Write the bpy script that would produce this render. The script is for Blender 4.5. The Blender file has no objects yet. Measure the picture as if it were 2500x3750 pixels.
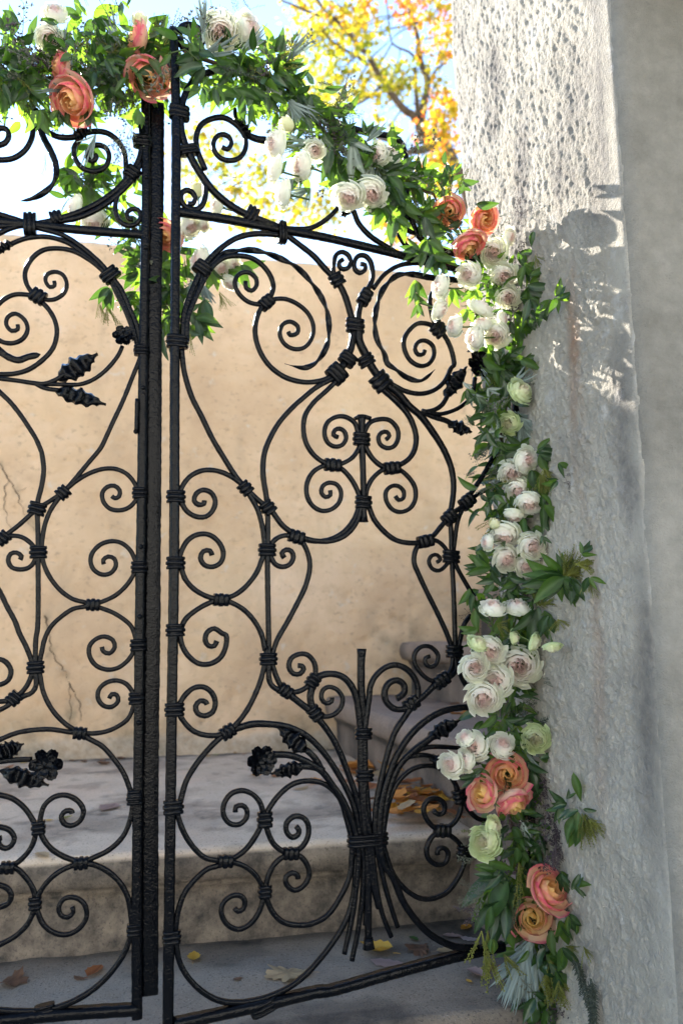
import bpy, math, random
import numpy as np
from mathutils import Vector, Matrix, Quaternion
random.seed(11); RNG = np.random.default_rng(7)
sc = bpy.context.scene
COL = sc.collection
rad = math.radians

# ------------------------------------------------------------------ camera, sky, sun, exposure
cam_d = bpy.data.cameras.new('camera'); cam = bpy.data.objects.new('camera', cam_d); COL.objects.link(cam)
cam_d.sensor_fit = 'VERTICAL'; cam_d.sensor_height = 23.5; cam_d.lens = 18.285
cam_d.clip_start = 0.05; cam_d.clip_end = 2000
pitch, roll = rad(9.04), rad(0.5)
fw = Vector((0, math.cos(pitch), math.sin(pitch))); r0 = Vector((1, 0, 0)); u0 = Vector((0, -math.sin(pitch), math.cos(pitch)))
rt = r0*math.cos(roll)-u0*math.sin(roll); up = u0*math.cos(roll)+r0*math.sin(roll)
CAM = Vector((0, 0, 0.625))
cam.matrix_world = Matrix(((rt.x, up.x, -fw.x, CAM.x), (rt.y, up.y, -fw.y, CAM.y), (rt.z, up.z, -fw.z, CAM.z), (0, 0, 0, 1)))
cam_d.dof.use_dof = True; cam_d.dof.focus_distance = 1.36; cam_d.dof.aperture_fstop = 2.7
sc.camera = cam

SUN = Vector((-0.592, 0.917, 0.602)).normalized()
world = bpy.data.worlds.new('World'); sc.world = world; world.use_nodes = True
wn = world.node_tree.nodes; wl = world.node_tree.links
sky = wn.new('ShaderNodeTexSky'); sky.sky_type = 'NISHITA'; sky.sun_disc = False
sky.sun_elevation = math.asin(SUN.z); sky.sun_rotation = math.atan2(SUN.x, SUN.y)
sky.air_density = 1.0; sky.dust_density = 0.0; sky.ozone_density = 1.0
bg = wn['Background']; bg.inputs['Strength'].default_value = 0.08
wl.new(sky.outputs[0], bg.inputs[0])
sl = bpy.data.lights.new('sun', 'SUN'); so = bpy.data.objects.new('sun', sl); COL.objects.link(so)
sl.energy = 3.2; sl.angle = rad(0.53); sl.color = (1.0, 0.93, 0.82)
so.rotation_euler = SUN.to_track_quat('Z', 'Y').to_euler(); so.location = (-6, 9, 8)
sc.view_settings.view_transform = 'Standard'; sc.view_settings.look = 'None'
sc.view_settings.exposure = 2.85; sc.view_settings.gamma = 1.0; sc.view_settings.use_curve_mapping = False

D = {
 'lock': [
  [-0.023914319659970405,1.0288821288266172,-0.023734618352922208,0.9725898663316779],
 ],
 'rivets': [
  [-0.02095619104851992,1.4373416195496347],
  [-0.017921840873787304,1.3047947660050052],
  [-0.014938757794860582,1.049679544220804],
  [-0.010128238410042002,0.7776634844877175],
  [-0.008641498903266487,0.6632415536686269],
  [-0.004917765670721982,0.49556836133301796],
  [-0.02476097402944509,0.9725381156413759],
 ],
 'ribbon': [0.3313651784562016, 1.4799905296248848, 0.7971750461933875],
 'O_R': [-0.2608, 1.25, 0.0],
 'O_L': [-0.322, 1.315, 0.0],
 'HINGE': [0.3437, 1.5116, 0.0],
 'bars': [
  ['R','stile',0.0075,0,[1,1],[[-0.0271,1.6775],[-0.0186,1.5249],[-0.0108,1.1286],[-0.0044,0.8347],[-0.0023,0.7023],[-0.0007,0.5173],[0.003,0.2037],[0.0045,0.0779],[0.0046,0.0738]]],
  ['R','top_rail',0.007,0,[1,1],[[-0.0109,1.3375],[0.073,1.3418],[0.1671,1.3433],[0.2479,1.3455],[0.3421,1.3434],[0.4303,1.3402],[0.5066,1.3381],[0.5601,1.335]]],
  ['R','bottom_rail',0.008,0,[1,1],[[0.0126,0.0764],[0.0848,0.0781],[0.1497,0.0793],[0.2359,0.0824],[0.2537,0.0808],[0.3575,0.0878],[0.4683,0.0946],[0.5266,0.0962],[0.5808,0.0976]]],
  ['R','stile',0.009,0,[1,1],[[0.6994,1.4015],[0.6522,0.9514],[0.6639,0.836],[0.6657,0.6637],[0.6655,0.4898],[0.6525,0.3679],[0.6446,0.1647],[0.6412,-0.0142]]],
  ['R','arch_bar',0.0055,0,[1,1],[[0.0105,1.5917],[0.0689,1.6291],[0.1389,1.6345],[0.2087,1.6232],[0.2744,1.5821],[0.3456,1.5761],[0.4128,1.5762],[0.4496,1.3873],[0.5806,1.3637],[0.6972,1.3617]]],
  ['R','scroll_bar',0.0062,0,[1,1],[[0.0145,1.5975],[0.0,1.566],[-0.0081,1.5397],[-0.0101,1.5095],[-0.0075,1.4806],[0.0081,1.4435],[0.0278,1.4132],[0.053,1.3855],[0.0895,1.3643],[0.1293,1.3538],[0.17,1.346]]],
  ['R','scroll_bar',0.0052,0,[1,0.8],[[0.0344,1.4265],[0.0215,1.4557],[0.0174,1.4813],[0.0246,1.5069],[0.0423,1.5246],[0.066,1.5338],[0.0874,1.5269],[0.1019,1.5125],[0.1065,1.4893],[0.0967,1.4657],[0.077,1.4542],[0.0588,1.4562],[0.0482,1.4714],[0.0512,1.4901],[0.0623,1.5005],[0.075,1.4993],[0.08,1.487],[0.0725,1.4746],[0.0632,1.4767]]],
  ['R','scroll_bar',0.0065,0,[0.5,1],[[0.0856,1.5569],[0.0873,1.539],[0.0961,1.5231],[0.1106,1.5117],[0.1281,1.5086],[0.1427,1.5103]]],
  ['R','scroll_bar',0.005,0,[1,0.9],[[0.0263,1.4187],[0.034,1.4001],[0.0353,1.3771],[0.0302,1.3585],[0.0196,1.3481],[0.0048,1.3478],[-0.0055,1.3578],[-0.0058,1.3706],[0.0014,1.3795],[0.0117,1.3789],[0.0178,1.3696],[0.014,1.3578],[0.0052,1.3553]]],
  ['R','scroll_bar',0.0046,0,[1,1],[[0.17,1.346],[0.1966,1.3494],[0.2266,1.3569],[0.2542,1.3767],[0.2761,1.4006],[0.2889,1.4221],[0.3019,1.4533]]],
  ['R','scroll_bar',0.005,0,[1,1],[[0.2952,1.4235],[0.3126,1.4117],[0.3235,1.3889],[0.3457,1.3685],[0.3748,1.3549],[0.401,1.3449]]],
  ['R','scroll_bar',0.005,0,[1,1],[[0.4062,1.3848],[0.4226,1.3627],[0.4493,1.3518],[0.479,1.3506]]],
  ['R','scroll_bar',0.0055,0,[1,1],[[0.3968,1.4391],[0.4145,1.4315],[0.4326,1.434],[0.4541,1.4387],[0.4685,1.4273],[0.4624,1.4072],[0.4437,1.3947],[0.4257,1.3981],[0.4201,1.4127],[0.4309,1.425],[0.4445,1.4251],[0.4458,1.4167]]],
  ['R','scroll_bar',0.006,0,[1,1],[[-0.0161,1.6749],[-0.0115,1.6879],[0.0014,1.6952],[0.0168,1.6934],[0.0249,1.6821],[0.0216,1.6609],[0.0066,1.6454],[-0.0086,1.6483],[-0.0151,1.6646]]],
  ['R','scroll_bar',0.005,0,[1,1],[[0.0025,1.0993],[0.0025,1.1306],[0.0035,1.1574],[0.0121,1.1906],[0.0243,1.2249],[0.038,1.2537],[0.0616,1.2843],[0.0908,1.3106],[0.1207,1.3245],[0.1513,1.3307],[0.1746,1.3321]]],
  ['R','twisted_bar',0.005,1,[1,0.85],[[0.0058,1.107],[0.0052,1.131],[0.0065,1.1555],[0.0168,1.189],[0.0302,1.2235],[0.044,1.2535],[0.069,1.2773],[0.1009,1.2912],[0.1362,1.2955],[0.1774,1.2878],[0.1957,1.282],[0.2141,1.2701],[0.2314,1.2529],[0.2487,1.2308],[0.2588,1.2088],[0.2633,1.1858],[0.2631,1.1596],[0.2584,1.1381],[0.2481,1.1186],[0.2335,1.1025],[0.2165,1.0939],[0.1984,1.0941],[0.18,1.0967]]],
  ['R','scroll_bar',0.0046,0,[1,1],[[0.0091,1.1123],[0.0087,1.1316],[0.0105,1.1561],[0.0215,1.1885],[0.0362,1.2245],[0.0501,1.2509],[0.0691,1.2704],[0.0936,1.2787],[0.1186,1.2791],[0.1389,1.2688],[0.153,1.252],[0.1582,1.2335],[0.1532,1.2146],[0.1369,1.1915],[0.1283,1.1698],[0.1261,1.1418],[0.135,1.1118],[0.1527,1.088],[0.1805,1.0716],[0.2139,1.067],[0.24,1.0715],[0.2612,1.0805],[0.2774,1.0902]]],
  ['R','scroll_bar',0.0044,0,[0.9,0.9],[[0.1078,1.2336],[0.1092,1.2218],[0.1192,1.219],[0.1278,1.2307],[0.1252,1.2443],[0.1114,1.2513],[0.0965,1.245],[0.0888,1.2289],[0.0944,1.2122],[0.1119,1.198],[0.1344,1.1966],[0.1457,1.2031],[0.1622,1.211],[0.1802,1.214],[0.2009,1.2092],[0.2219,1.195],[0.2325,1.1732],[0.2297,1.1495],[0.2153,1.1299],[0.1958,1.1246],[0.1783,1.1318],[0.1701,1.1484],[0.1752,1.1657],[0.1893,1.1738],[0.203,1.1674],[0.2023,1.1544],[0.1893,1.1492],[0.1855,1.1545]]],
  ['R','scroll_bar',0.006,0,[0.8,1.2],[[0.1772,1.3392],[0.2089,1.3217],[0.2356,1.3055],[0.2571,1.2855],[0.2707,1.2746],[0.2816,1.2645],[0.2951,1.2414],[0.3058,1.2084],[0.3116,1.1854],[0.3079,1.1504],[0.3022,1.1312],[0.2924,1.1116],[0.2774,1.0915]]],
  ['R','scroll_bar',0.0044,0,[1,1],[[0.2788,1.268],[0.2721,1.2802],[0.2728,1.2992],[0.2779,1.3158],[0.2904,1.3234],[0.3029,1.3179],[0.3055,1.3026],[0.2984,1.2926],[0.2867,1.2905],[0.2824,1.3005],[0.2908,1.3086]]],
  ['R','scroll_bar',0.0052,0,[1.1,0.8],[[0.32,1.1867],[0.3226,1.2165],[0.3343,1.2481],[0.3489,1.2778],[0.3507,1.2974],[0.3461,1.3172],[0.3354,1.3253],[0.3217,1.3216],[0.3139,1.307],[0.3157,1.2937],[0.3241,1.2892],[0.335,1.2967],[0.3357,1.3069],[0.3266,1.3072]]],
  ['R','scroll_bar',0.0044,0,[1,1],[[0.3518,1.2636],[0.3758,1.296],[0.4096,1.3204],[0.4537,1.3328],[0.5088,1.3375],[0.5496,1.3333]]],
  ['R','scroll_bar',0.0066,0,[1.2,0.75],[[0.32,1.1867],[0.3218,1.1577],[0.3326,1.1354],[0.349,1.1073],[0.3683,1.0873],[0.3992,1.0672],[0.4218,1.0459],[0.4447,1.0298],[0.4703,1.0005],[0.493,0.968],[0.5069,0.9347],[0.5103,0.9032],[0.5062,0.8715],[0.4993,0.8451]]],
  ['R','twisted_bar',0.005,1,[1,0.85],[[0.5488,1.3144],[0.4677,1.3068],[0.4383,1.307],[0.4043,1.2999],[0.3729,1.2673],[0.3587,1.2316],[0.3535,1.1956],[0.3576,1.1657],[0.3728,1.1383],[0.3775,1.123],[0.3945,1.1137],[0.4116,1.1033],[0.4289,1.098],[0.4465,1.0983],[0.4601,1.1068],[0.4777,1.124]]],
  ['R','scroll_bar',0.0046,0,[1,1],[[0.503,1.3231],[0.4802,1.2848],[0.4702,1.2578],[0.4727,1.2386],[0.4796,1.2159],[0.4914,1.2038],[0.5075,1.1825],[0.5169,1.1587],[0.5189,1.1368],[0.5138,1.1328],[0.4975,1.1032],[0.4728,1.082],[0.4429,1.0723],[0.4109,1.0744],[0.3825,1.0851]]],
  ['R','scroll_bar',0.0046,0,[1,0.9],[[0.4779,1.2101],[0.4659,1.213],[0.4449,1.2105],[0.4267,1.1954],[0.4144,1.1744],[0.4151,1.1542],[0.4269,1.1349],[0.4473,1.1274],[0.4654,1.1338],[0.4774,1.1527],[0.4752,1.1709],[0.4595,1.1788],[0.4439,1.1733],[0.4369,1.1586],[0.4432,1.1491],[0.4545,1.1515],[0.4578,1.1593]]],
  ['R','scroll_bar',0.0048,0,[1,1],[[0.2719,1.0818],[0.2373,1.0597],[0.2087,1.0337],[0.201,1.0266],[0.1707,0.9913],[0.1534,0.9604],[0.1438,0.9335],[0.1416,0.8998],[0.1466,0.867],[0.1517,0.8437],[0.1615,0.8313],[0.1763,0.8132],[0.1961,0.8],[0.2161,0.7926],[0.2439,0.789],[0.2723,0.7925],[0.2959,0.8056],[0.3134,0.8284],[0.3204,0.851],[0.3233,0.8631]]],
  ['R','scroll_bar',0.0046,0,[1,0.9],[[0.28,1.0803],[0.2557,1.0551],[0.232,1.0313],[0.2169,1.0072],[0.2138,0.9808],[0.2194,0.9566],[0.2343,0.937],[0.255,0.9251],[0.2681,0.9224],[0.2866,0.9281],[0.306,0.9405],[0.3192,0.9606],[0.3216,0.976],[0.3163,0.9882],[0.311,1.003],[0.2928,1.0126],[0.274,1.0101],[0.258,0.9982],[0.2527,0.9796],[0.2578,0.9638],[0.2709,0.9568],[0.2856,0.9606],[0.2937,0.9734],[0.2904,0.9857],[0.2818,0.9899],[0.2725,0.9865],[0.2698,0.9775],[0.2785,0.974]]],
  ['R','scroll_bar',0.0044,0,[1,0.9],[[0.2681,0.9249],[0.2497,0.9203],[0.2316,0.9086],[0.2205,0.8883],[0.2205,0.8665],[0.2301,0.8502],[0.2468,0.8419],[0.2649,0.8454],[0.2801,0.8592],[0.2835,0.8779],[0.2757,0.8896],[0.2613,0.8918],[0.2496,0.8854],[0.2469,0.873],[0.2546,0.8662],[0.2635,0.8704],[0.263,0.8785]]],
  ['R','scroll_bar',0.0046,0,[1,1],[[0.2694,0.9238],[0.2839,0.9195],[0.2997,0.9062],[0.3128,0.8872],[0.3206,0.8654],[0.3178,0.8528],[0.3081,0.8301],[0.2881,0.8072],[0.2645,0.7941],[0.2338,0.7888],[0.2136,0.7927],[0.1961,0.7983]]],
  ['R','centre_rod',0.0046,0,[1.2,1],[[0.3254,1.0173],[0.3243,0.9763],[0.3258,0.9257],[0.3265,0.8633],[0.3266,0.8298]]],
  ['R','finial',0.0034,0,[1,1],[[0.3122,1.0116],[0.3254,1.0173],[0.3419,1.0146]]],
  ['R','finial',0.008,0,[1,0.7],[[0.3244,1.0192],[0.3251,0.9968]]],
  ['R','finial',0.0072,0,[0.7,1],[[0.3265,0.8459],[0.3268,0.8262]]],
  ['R','scroll_bar',0.0046,0,[1.2,0.9],[[0.3597,1.0783],[0.396,1.0523],[0.4185,1.031],[0.429,1.0123],[0.4348,0.9892],[0.4313,0.9666],[0.4194,0.9481],[0.3991,0.9341],[0.3835,0.9272],[0.3654,0.9288],[0.3462,0.9413],[0.3328,0.9605],[0.3281,0.9753],[0.3319,0.9923],[0.3404,1.0065],[0.3586,1.0151],[0.3811,1.0158],[0.3963,1.0012],[0.3974,0.9831],[0.3885,0.968],[0.3744,0.9634],[0.3611,0.9694],[0.358,0.982],[0.3637,0.9908],[0.375,0.9934],[0.3799,0.9866],[0.3733,0.9795]]],
  ['R','scroll_bar',0.0044,0,[1,1],[[0.3835,0.929],[0.3624,0.921],[0.3443,0.905],[0.3345,0.8874],[0.3292,0.8647]]],
  ['R','scroll_bar',0.0044,0,[1,0.9],[[0.3835,0.9277],[0.3989,0.9251],[0.4156,0.9135],[0.4289,0.8951],[0.4289,0.872],[0.4171,0.8552],[0.3972,0.8478],[0.3805,0.8532],[0.3703,0.8684],[0.3706,0.8836],[0.3814,0.8937],[0.3954,0.8949],[0.4059,0.8859],[0.4048,0.8736],[0.3954,0.8694],[0.3888,0.8766]]],
  ['R','scroll_bar',0.0048,0,[1,1],[[0.33,0.8635],[0.3366,0.8527],[0.3458,0.8321],[0.3659,0.8107],[0.3877,0.7972],[0.4155,0.7928],[0.4411,0.7959],[0.4615,0.8061],[0.4825,0.8275],[0.4993,0.8451],[0.5131,0.8563],[0.53,0.8677],[0.5492,0.8939],[0.5703,0.9207],[0.5936,0.9549],[0.6143,0.9922]]],
  ['R','stem',0.0045,0,[1,1],[[0.4478,1.0368],[0.4686,1.0422],[0.4884,1.0554],[0.5028,1.0779]]],
  ['R','stem',0.0038,0,[1,1],[[0.4449,1.0391],[0.4803,1.0362],[0.5139,1.0473],[0.5358,1.0612],[0.5535,1.0797],[0.5628,1.1169]]],
  ['R','stem',0.005,0,[1,1],[[0.4449,1.0378],[0.4742,1.0302],[0.498,1.0259],[0.5129,1.0194]]],
  ['R','scroll_bar',0.004,0,[1,1],[[0.5394,0.8761],[0.5566,0.8865],[0.5755,0.897],[0.6038,0.9021]]],
  ['R','scroll_bar',0.004200000000000001,0,[1,1],[[0.5409,0.8762],[0.5298,0.8624],[0.5184,0.8396],[0.5114,0.8095],[0.5065,0.7734],[0.5107,0.7566],[0.5302,0.724],[0.5471,0.6988]]],
  ['R','scroll_bar',0.0046,0,[1,1],[[0.5013,0.8439],[0.5019,0.8091],[0.5017,0.7706],[0.5032,0.7134],[0.5035,0.6383],[0.5036,0.6013],[0.504,0.5723],[0.4964,0.5603],[0.4761,0.5507]]],
  ['R','scroll_bar',0.004200000000000001,0,[1,0.9],[[0.4483,0.7979],[0.4671,0.8],[0.4814,0.7934],[0.4927,0.7805],[0.4975,0.768],[0.4889,0.755],[0.474,0.745],[0.4598,0.7486],[0.4538,0.7615],[0.4604,0.7718],[0.4715,0.7732],[0.4776,0.7653],[0.4702,0.76]]],
  ['R','scroll_bar',0.0046,0,[1,0.9],[[0.4454,0.7978],[0.4338,0.7898],[0.4263,0.7757],[0.4245,0.7582],[0.4322,0.7394],[0.4483,0.7075],[0.4699,0.668],[0.4882,0.631],[0.4979,0.6038],[0.4989,0.592],[0.4929,0.5677],[0.4747,0.5512],[0.4521,0.5513],[0.4343,0.5631],[0.4202,0.5825],[0.422,0.5993],[0.4348,0.61],[0.4539,0.6092],[0.4681,0.5949],[0.4643,0.5809],[0.4528,0.5746],[0.4424,0.5809],[0.4426,0.59],[0.4506,0.5933]]],
  ['R','scroll_bar',0.0046,0,[1,1],[[0.0009,1.0967],[0.0061,1.0592],[0.0192,1.0182],[0.036,0.987],[0.054,0.9523],[0.0744,0.9205],[0.096,0.8894],[0.1129,0.8718],[0.1298,0.8565],[0.1505,0.8413]]],
  ['R','scroll_bar',0.0044,0,[1,1],[[0.0432,0.847],[0.0422,0.8415],[0.0343,0.8396],[0.0267,0.8455],[0.0294,0.8571],[0.0406,0.8642],[0.054,0.8605],[0.0611,0.8476],[0.0572,0.8318],[0.046,0.821],[0.0301,0.8202],[0.0154,0.8279],[0.0061,0.842],[0.003,0.8509],[0.0066,0.867],[0.0197,0.8854],[0.04,0.8964],[0.0631,0.8974],[0.0842,0.8909],[0.1057,0.8772],[0.1202,0.8582],[0.1323,0.8379],[0.1402,0.8127],[0.1443,0.7873],[0.1454,0.7711],[0.1402,0.7537],[0.1309,0.7317],[0.1122,0.7086],[0.0938,0.6953],[0.0733,0.6891]]],
  ['R','scroll_bar',0.0044,0,[1,1],[[0.0573,0.7585],[0.0538,0.766],[0.0429,0.7647],[0.0386,0.7539],[0.0452,0.7429],[0.0588,0.7404],[0.0719,0.7482],[0.0756,0.7641],[0.0672,0.7814],[0.0511,0.792],[0.033,0.7912],[0.0179,0.7817],[0.0073,0.7617],[0.0046,0.7451],[0.0085,0.7364],[0.0149,0.7201],[0.0285,0.705],[0.0483,0.6939],[0.0733,0.6875],[0.087,0.6848],[0.108,0.6745],[0.1268,0.6567],[0.1411,0.6326],[0.1479,0.6058],[0.1495,0.6142],[0.148,0.5942],[0.1416,0.5657],[0.1325,0.5419],[0.1189,0.5165],[0.1032,0.4968],[0.0876,0.4834],[0.0721,0.4787],[0.0523,0.4798],[0.0325,0.4871],[0.0176,0.5019],[0.01,0.5147],[0.0077,0.5232],[0.0122,0.5313],[0.0188,0.5415],[0.0316,0.5516],[0.0465,0.5529],[0.0599,0.5444],[0.0664,0.5292],[0.0626,0.5146],[0.0495,0.5088],[0.0385,0.5135],[0.0355,0.5241],[0.0421,0.5319],[0.0513,0.5298],[0.0532,0.5259]]],
  ['R','scroll_bar',0.0044,0,[1,1],[[0.0733,0.6891],[0.0552,0.6834],[0.0331,0.6712],[0.0169,0.657],[0.0101,0.6408],[0.0095,0.6291],[0.0123,0.6179],[0.0218,0.6018],[0.0392,0.5887],[0.0569,0.5879],[0.0742,0.5977],[0.0828,0.6172],[0.0821,0.6325],[0.0764,0.6347],[0.0631,0.6428],[0.052,0.637],[0.0489,0.6244],[0.0547,0.6157],[0.0636,0.6156],[0.0675,0.6232]]],
  ['R','scroll_bar',0.0046,0,[1,1],[[0.1505,0.8413],[0.1505,0.7968],[0.1503,0.7505],[0.1523,0.6594],[0.153,0.6298],[0.1536,0.5941],[0.155,0.5587],[0.1629,0.548],[0.1748,0.5432],[0.1831,0.542]]],
  ['R','scroll_bar',0.0045,0,[1,1],[[0.1801,0.7588],[0.1757,0.7664],[0.1828,0.7725],[0.1924,0.7705],[0.1961,0.7608],[0.19,0.7487],[0.177,0.7437],[0.1648,0.7475],[0.1575,0.7577],[0.1545,0.7703],[0.1581,0.782],[0.167,0.7912],[0.1813,0.7965],[0.1961,0.7953],[0.2111,0.7872],[0.2223,0.7668],[0.2255,0.7457],[0.2185,0.7151],[0.2036,0.6848],[0.1841,0.6504],[0.1678,0.6234],[0.1591,0.5994],[0.1567,0.5941],[0.1623,0.5784],[0.1671,0.565],[0.1819,0.542],[0.1987,0.5397],[0.2133,0.5437],[0.2292,0.5555],[0.235,0.57],[0.233,0.5859],[0.2207,0.5993],[0.206,0.6007],[0.1919,0.5935],[0.1886,0.5801],[0.1963,0.5692],[0.2079,0.5689],[0.2141,0.5762],[0.2109,0.5814],[0.2048,0.582]]],
  ['R','stalk',0.0056,0,[1,0.68],[[0.0831,0.483],[0.1033,0.4876],[0.1283,0.4924],[0.1561,0.491],[0.1892,0.4846],[0.218,0.4704],[0.2399,0.4516],[0.2594,0.4284],[0.2766,0.403],[0.2913,0.3777],[0.3035,0.3481],[0.3106,0.3147],[0.3128,0.2978],[0.3178,0.2697],[0.3162,0.213],[0.307,0.1582],[0.2961,0.1167]]],
  ['R','scroll_bar',0.0046,0,[1,0.9],[[0.0876,0.4827],[0.0744,0.4739],[0.057,0.4586],[0.0379,0.4367],[0.0234,0.4132],[0.0159,0.3875],[0.0106,0.3718],[0.0141,0.3575],[0.023,0.3367],[0.0361,0.3174],[0.0534,0.3008],[0.0729,0.2943],[0.0859,0.2922],[0.1012,0.2956],[0.1188,0.3059],[0.1321,0.3209],[0.1422,0.3375],[0.1466,0.3506],[0.1454,0.3578],[0.1408,0.3718],[0.1293,0.3853],[0.1112,0.393],[0.0934,0.3893],[0.0829,0.3757],[0.0821,0.3594],[0.0917,0.3462],[0.1073,0.3431],[0.1188,0.3519],[0.1187,0.3644],[0.1114,0.3708],[0.1018,0.3695],[0.1008,0.3618]]],
  ['R','stalk',0.0056,0,[1,0.68],[[0.1819,0.542],[0.1915,0.5344],[0.2084,0.5216],[0.2279,0.5064],[0.2474,0.4866],[0.2646,0.4635],[0.2794,0.4359],[0.2916,0.4063],[0.3038,0.3745],[0.3135,0.3407],[0.3181,0.3074],[0.3222,0.2969],[0.3235,0.2576],[0.3225,0.1941],[0.3195,0.1676]]],
  ['R','stalk',0.0056,0,[1,1],[[0.2364,0.5016],[0.2279,0.5164],[0.225,0.5321],[0.2292,0.5477],[0.2342,0.5588],[0.2454,0.5657],[0.2629,0.5675],[0.2831,0.562],[0.2983,0.5474],[0.3078,0.5269],[0.3118,0.5039],[0.3148,0.472],[0.3148,0.4002],[0.3174,0.3469],[0.3218,0.3027],[0.3249,0.2966],[0.3333,0.2336],[0.3446,0.1912]]],
  ['R','scroll_bar',0.0044,0,[1,0.9],[[0.234,0.5061],[0.25,0.4987],[0.2674,0.5018],[0.2796,0.5121],[0.2828,0.5278],[0.2728,0.5413],[0.2577,0.5463],[0.247,0.5403],[0.2452,0.5274],[0.2526,0.5199],[0.2633,0.5229],[0.2639,0.5292]]],
  ['R','stalk',0.0056,0,[1.15,1],[[0.3189,0.6076],[0.3176,0.5495],[0.3196,0.5036],[0.3216,0.4671],[0.3219,0.3997],[0.3262,0.3461],[0.3281,0.3021],[0.3268,0.2964],[0.3255,0.2118],[0.325,0.1444]]],
  ['R','finial',0.0072,0,[1.15,0.75],[[0.3192,0.608],[0.3184,0.5878]]],
  ['R','finial',0.0085,0,[0.8,1.1],[[0.325,0.1478],[0.3253,0.131]]],
  ['R','stalk',0.0056,0,[1,0.68],[[0.1599,0.4445],[0.1845,0.4425],[0.2036,0.4364],[0.2228,0.4268],[0.2446,0.4118],[0.2616,0.3909],[0.2787,0.3677],[0.2934,0.3381],[0.303,0.3089],[0.3049,0.2987],[0.3072,0.2709],[0.297,0.193],[0.2808,0.1311]]],
  ['R','stem',0.005,0,[1,1],[[0.2446,0.414],[0.2337,0.4322],[0.2168,0.4486]]],
  ['R','stem',0.005,0,[1,1],[[0.247,0.4138],[0.2276,0.4206],[0.2036,0.4238]]],
  ['R','scroll_bar',0.0045,0,[1,1],[[0.2012,0.3308],[0.2059,0.3245],[0.2043,0.3179],[0.1942,0.3151],[0.1853,0.324],[0.1848,0.3366],[0.196,0.3461],[0.2107,0.3444],[0.2209,0.3332],[0.2213,0.3141],[0.2106,0.2987],[0.1919,0.293],[0.1779,0.2965],[0.1641,0.3078],[0.1548,0.3249],[0.1506,0.3419],[0.1513,0.3427],[0.1528,0.3561],[0.1626,0.371],[0.1765,0.3847],[0.1953,0.396],[0.2179,0.3992],[0.2421,0.3952],[0.2604,0.3845],[0.2775,0.3656],[0.2884,0.3342],[0.2967,0.3052],[0.2982,0.2993],[0.2966,0.2721],[0.2937,0.2474],[0.2778,0.2178],[0.253,0.1909],[0.2269,0.1826],[0.2036,0.1838],[0.1806,0.191],[0.1646,0.2053],[0.1543,0.2245],[0.1497,0.2403],[0.1519,0.2512],[0.1556,0.263],[0.1642,0.2774],[0.178,0.2868],[0.1919,0.2898],[0.2071,0.2857],[0.22,0.27],[0.2231,0.2551],[0.2148,0.2415],[0.1989,0.2356],[0.1855,0.2451],[0.1843,0.2571],[0.1942,0.2622],[0.2031,0.2574],[0.2043,0.2521]]],
  ['R','scroll_bar',0.0046,0,[0.9,1],[[0.1017,0.2223],[0.1066,0.2171],[0.1153,0.2195],[0.1181,0.2292],[0.1107,0.2387],[0.0976,0.2404],[0.0851,0.2334],[0.0809,0.2201],[0.0894,0.2016],[0.1069,0.1913],[0.124,0.1949],[0.1372,0.2066],[0.1453,0.2236],[0.1467,0.2416],[0.1394,0.2588],[0.1258,0.2742],[0.108,0.2851],[0.086,0.2902],[0.0741,0.2861],[0.0597,0.2838],[0.0417,0.272],[0.0252,0.2544],[0.0157,0.2288],[0.013,0.2099],[0.0122,0.1947],[0.0145,0.181],[0.0192,0.1594],[0.032,0.1365],[0.0527,0.1141],[0.0782,0.0968],[0.106,0.0888],[0.1342,0.0868],[0.1585,0.0885],[0.1876,0.0954],[0.2151,0.1089],[0.2432,0.1307],[0.2696,0.1576],[0.2892,0.186],[0.3,0.2205],[0.3044,0.2643],[0.3073,0.2823],[0.3049,0.3032]]],
  ['R','stalk',0.0056,0,[1,0.68],[[0.3828,0.5233],[0.3877,0.5254],[0.3971,0.5326],[0.3968,0.5458],[0.384,0.5537],[0.3679,0.549],[0.3599,0.5357],[0.362,0.5198],[0.3771,0.5065],[0.3959,0.5052],[0.411,0.5123],[0.4222,0.5218],[0.4245,0.5359],[0.4189,0.5546],[0.4029,0.5721],[0.3814,0.5797],[0.3612,0.5754],[0.3416,0.56],[0.3329,0.5435],[0.3305,0.5252],[0.3265,0.5024],[0.3214,0.4662],[0.3217,0.4033],[0.3193,0.3569],[0.3303,0.2961],[0.3386,0.2284],[0.349,0.1815],[0.3645,0.1443]]],
  ['R','stalk',0.0056,0,[1,0.68],[[0.4732,0.5512],[0.4575,0.5433],[0.4319,0.5238],[0.4123,0.5116],[0.4011,0.4968],[0.3776,0.4678],[0.361,0.4276],[0.349,0.3878],[0.3396,0.3485],[0.3383,0.2952],[0.3459,0.2597],[0.3521,0.2313],[0.3636,0.1933],[0.3759,0.1579]]],
  ['R','stalk',0.0056,0,[1,1],[[0.5564,0.4949],[0.5332,0.5017],[0.5044,0.5031],[0.4701,0.4981],[0.4391,0.4853],[0.4084,0.4634],[0.3787,0.4283],[0.3594,0.387],[0.3483,0.3477],[0.3451,0.2945],[0.3513,0.2591],[0.3672,0.2376],[0.3869,0.1948],[0.4138,0.159],[0.4412,0.1344],[0.4833,0.1125],[0.5269,0.1044]]],
  ['R','stalk',0.0056,0,[1,1],[[0.4549,0.4591],[0.4408,0.4505],[0.4131,0.4354],[0.3844,0.412],[0.3679,0.3819],[0.3568,0.3448],[0.3506,0.294],[0.3535,0.2774]]],
  ['R','stem',0.004,0,[1,1],[[0.4021,0.4261],[0.4212,0.4353],[0.4432,0.4391],[0.4682,0.4381],[0.5047,0.4338]]],
  ['R','stem',0.004,0,[1,1],[[0.4021,0.425],[0.421,0.4272],[0.4428,0.4247],[0.4618,0.4142]]],
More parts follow.
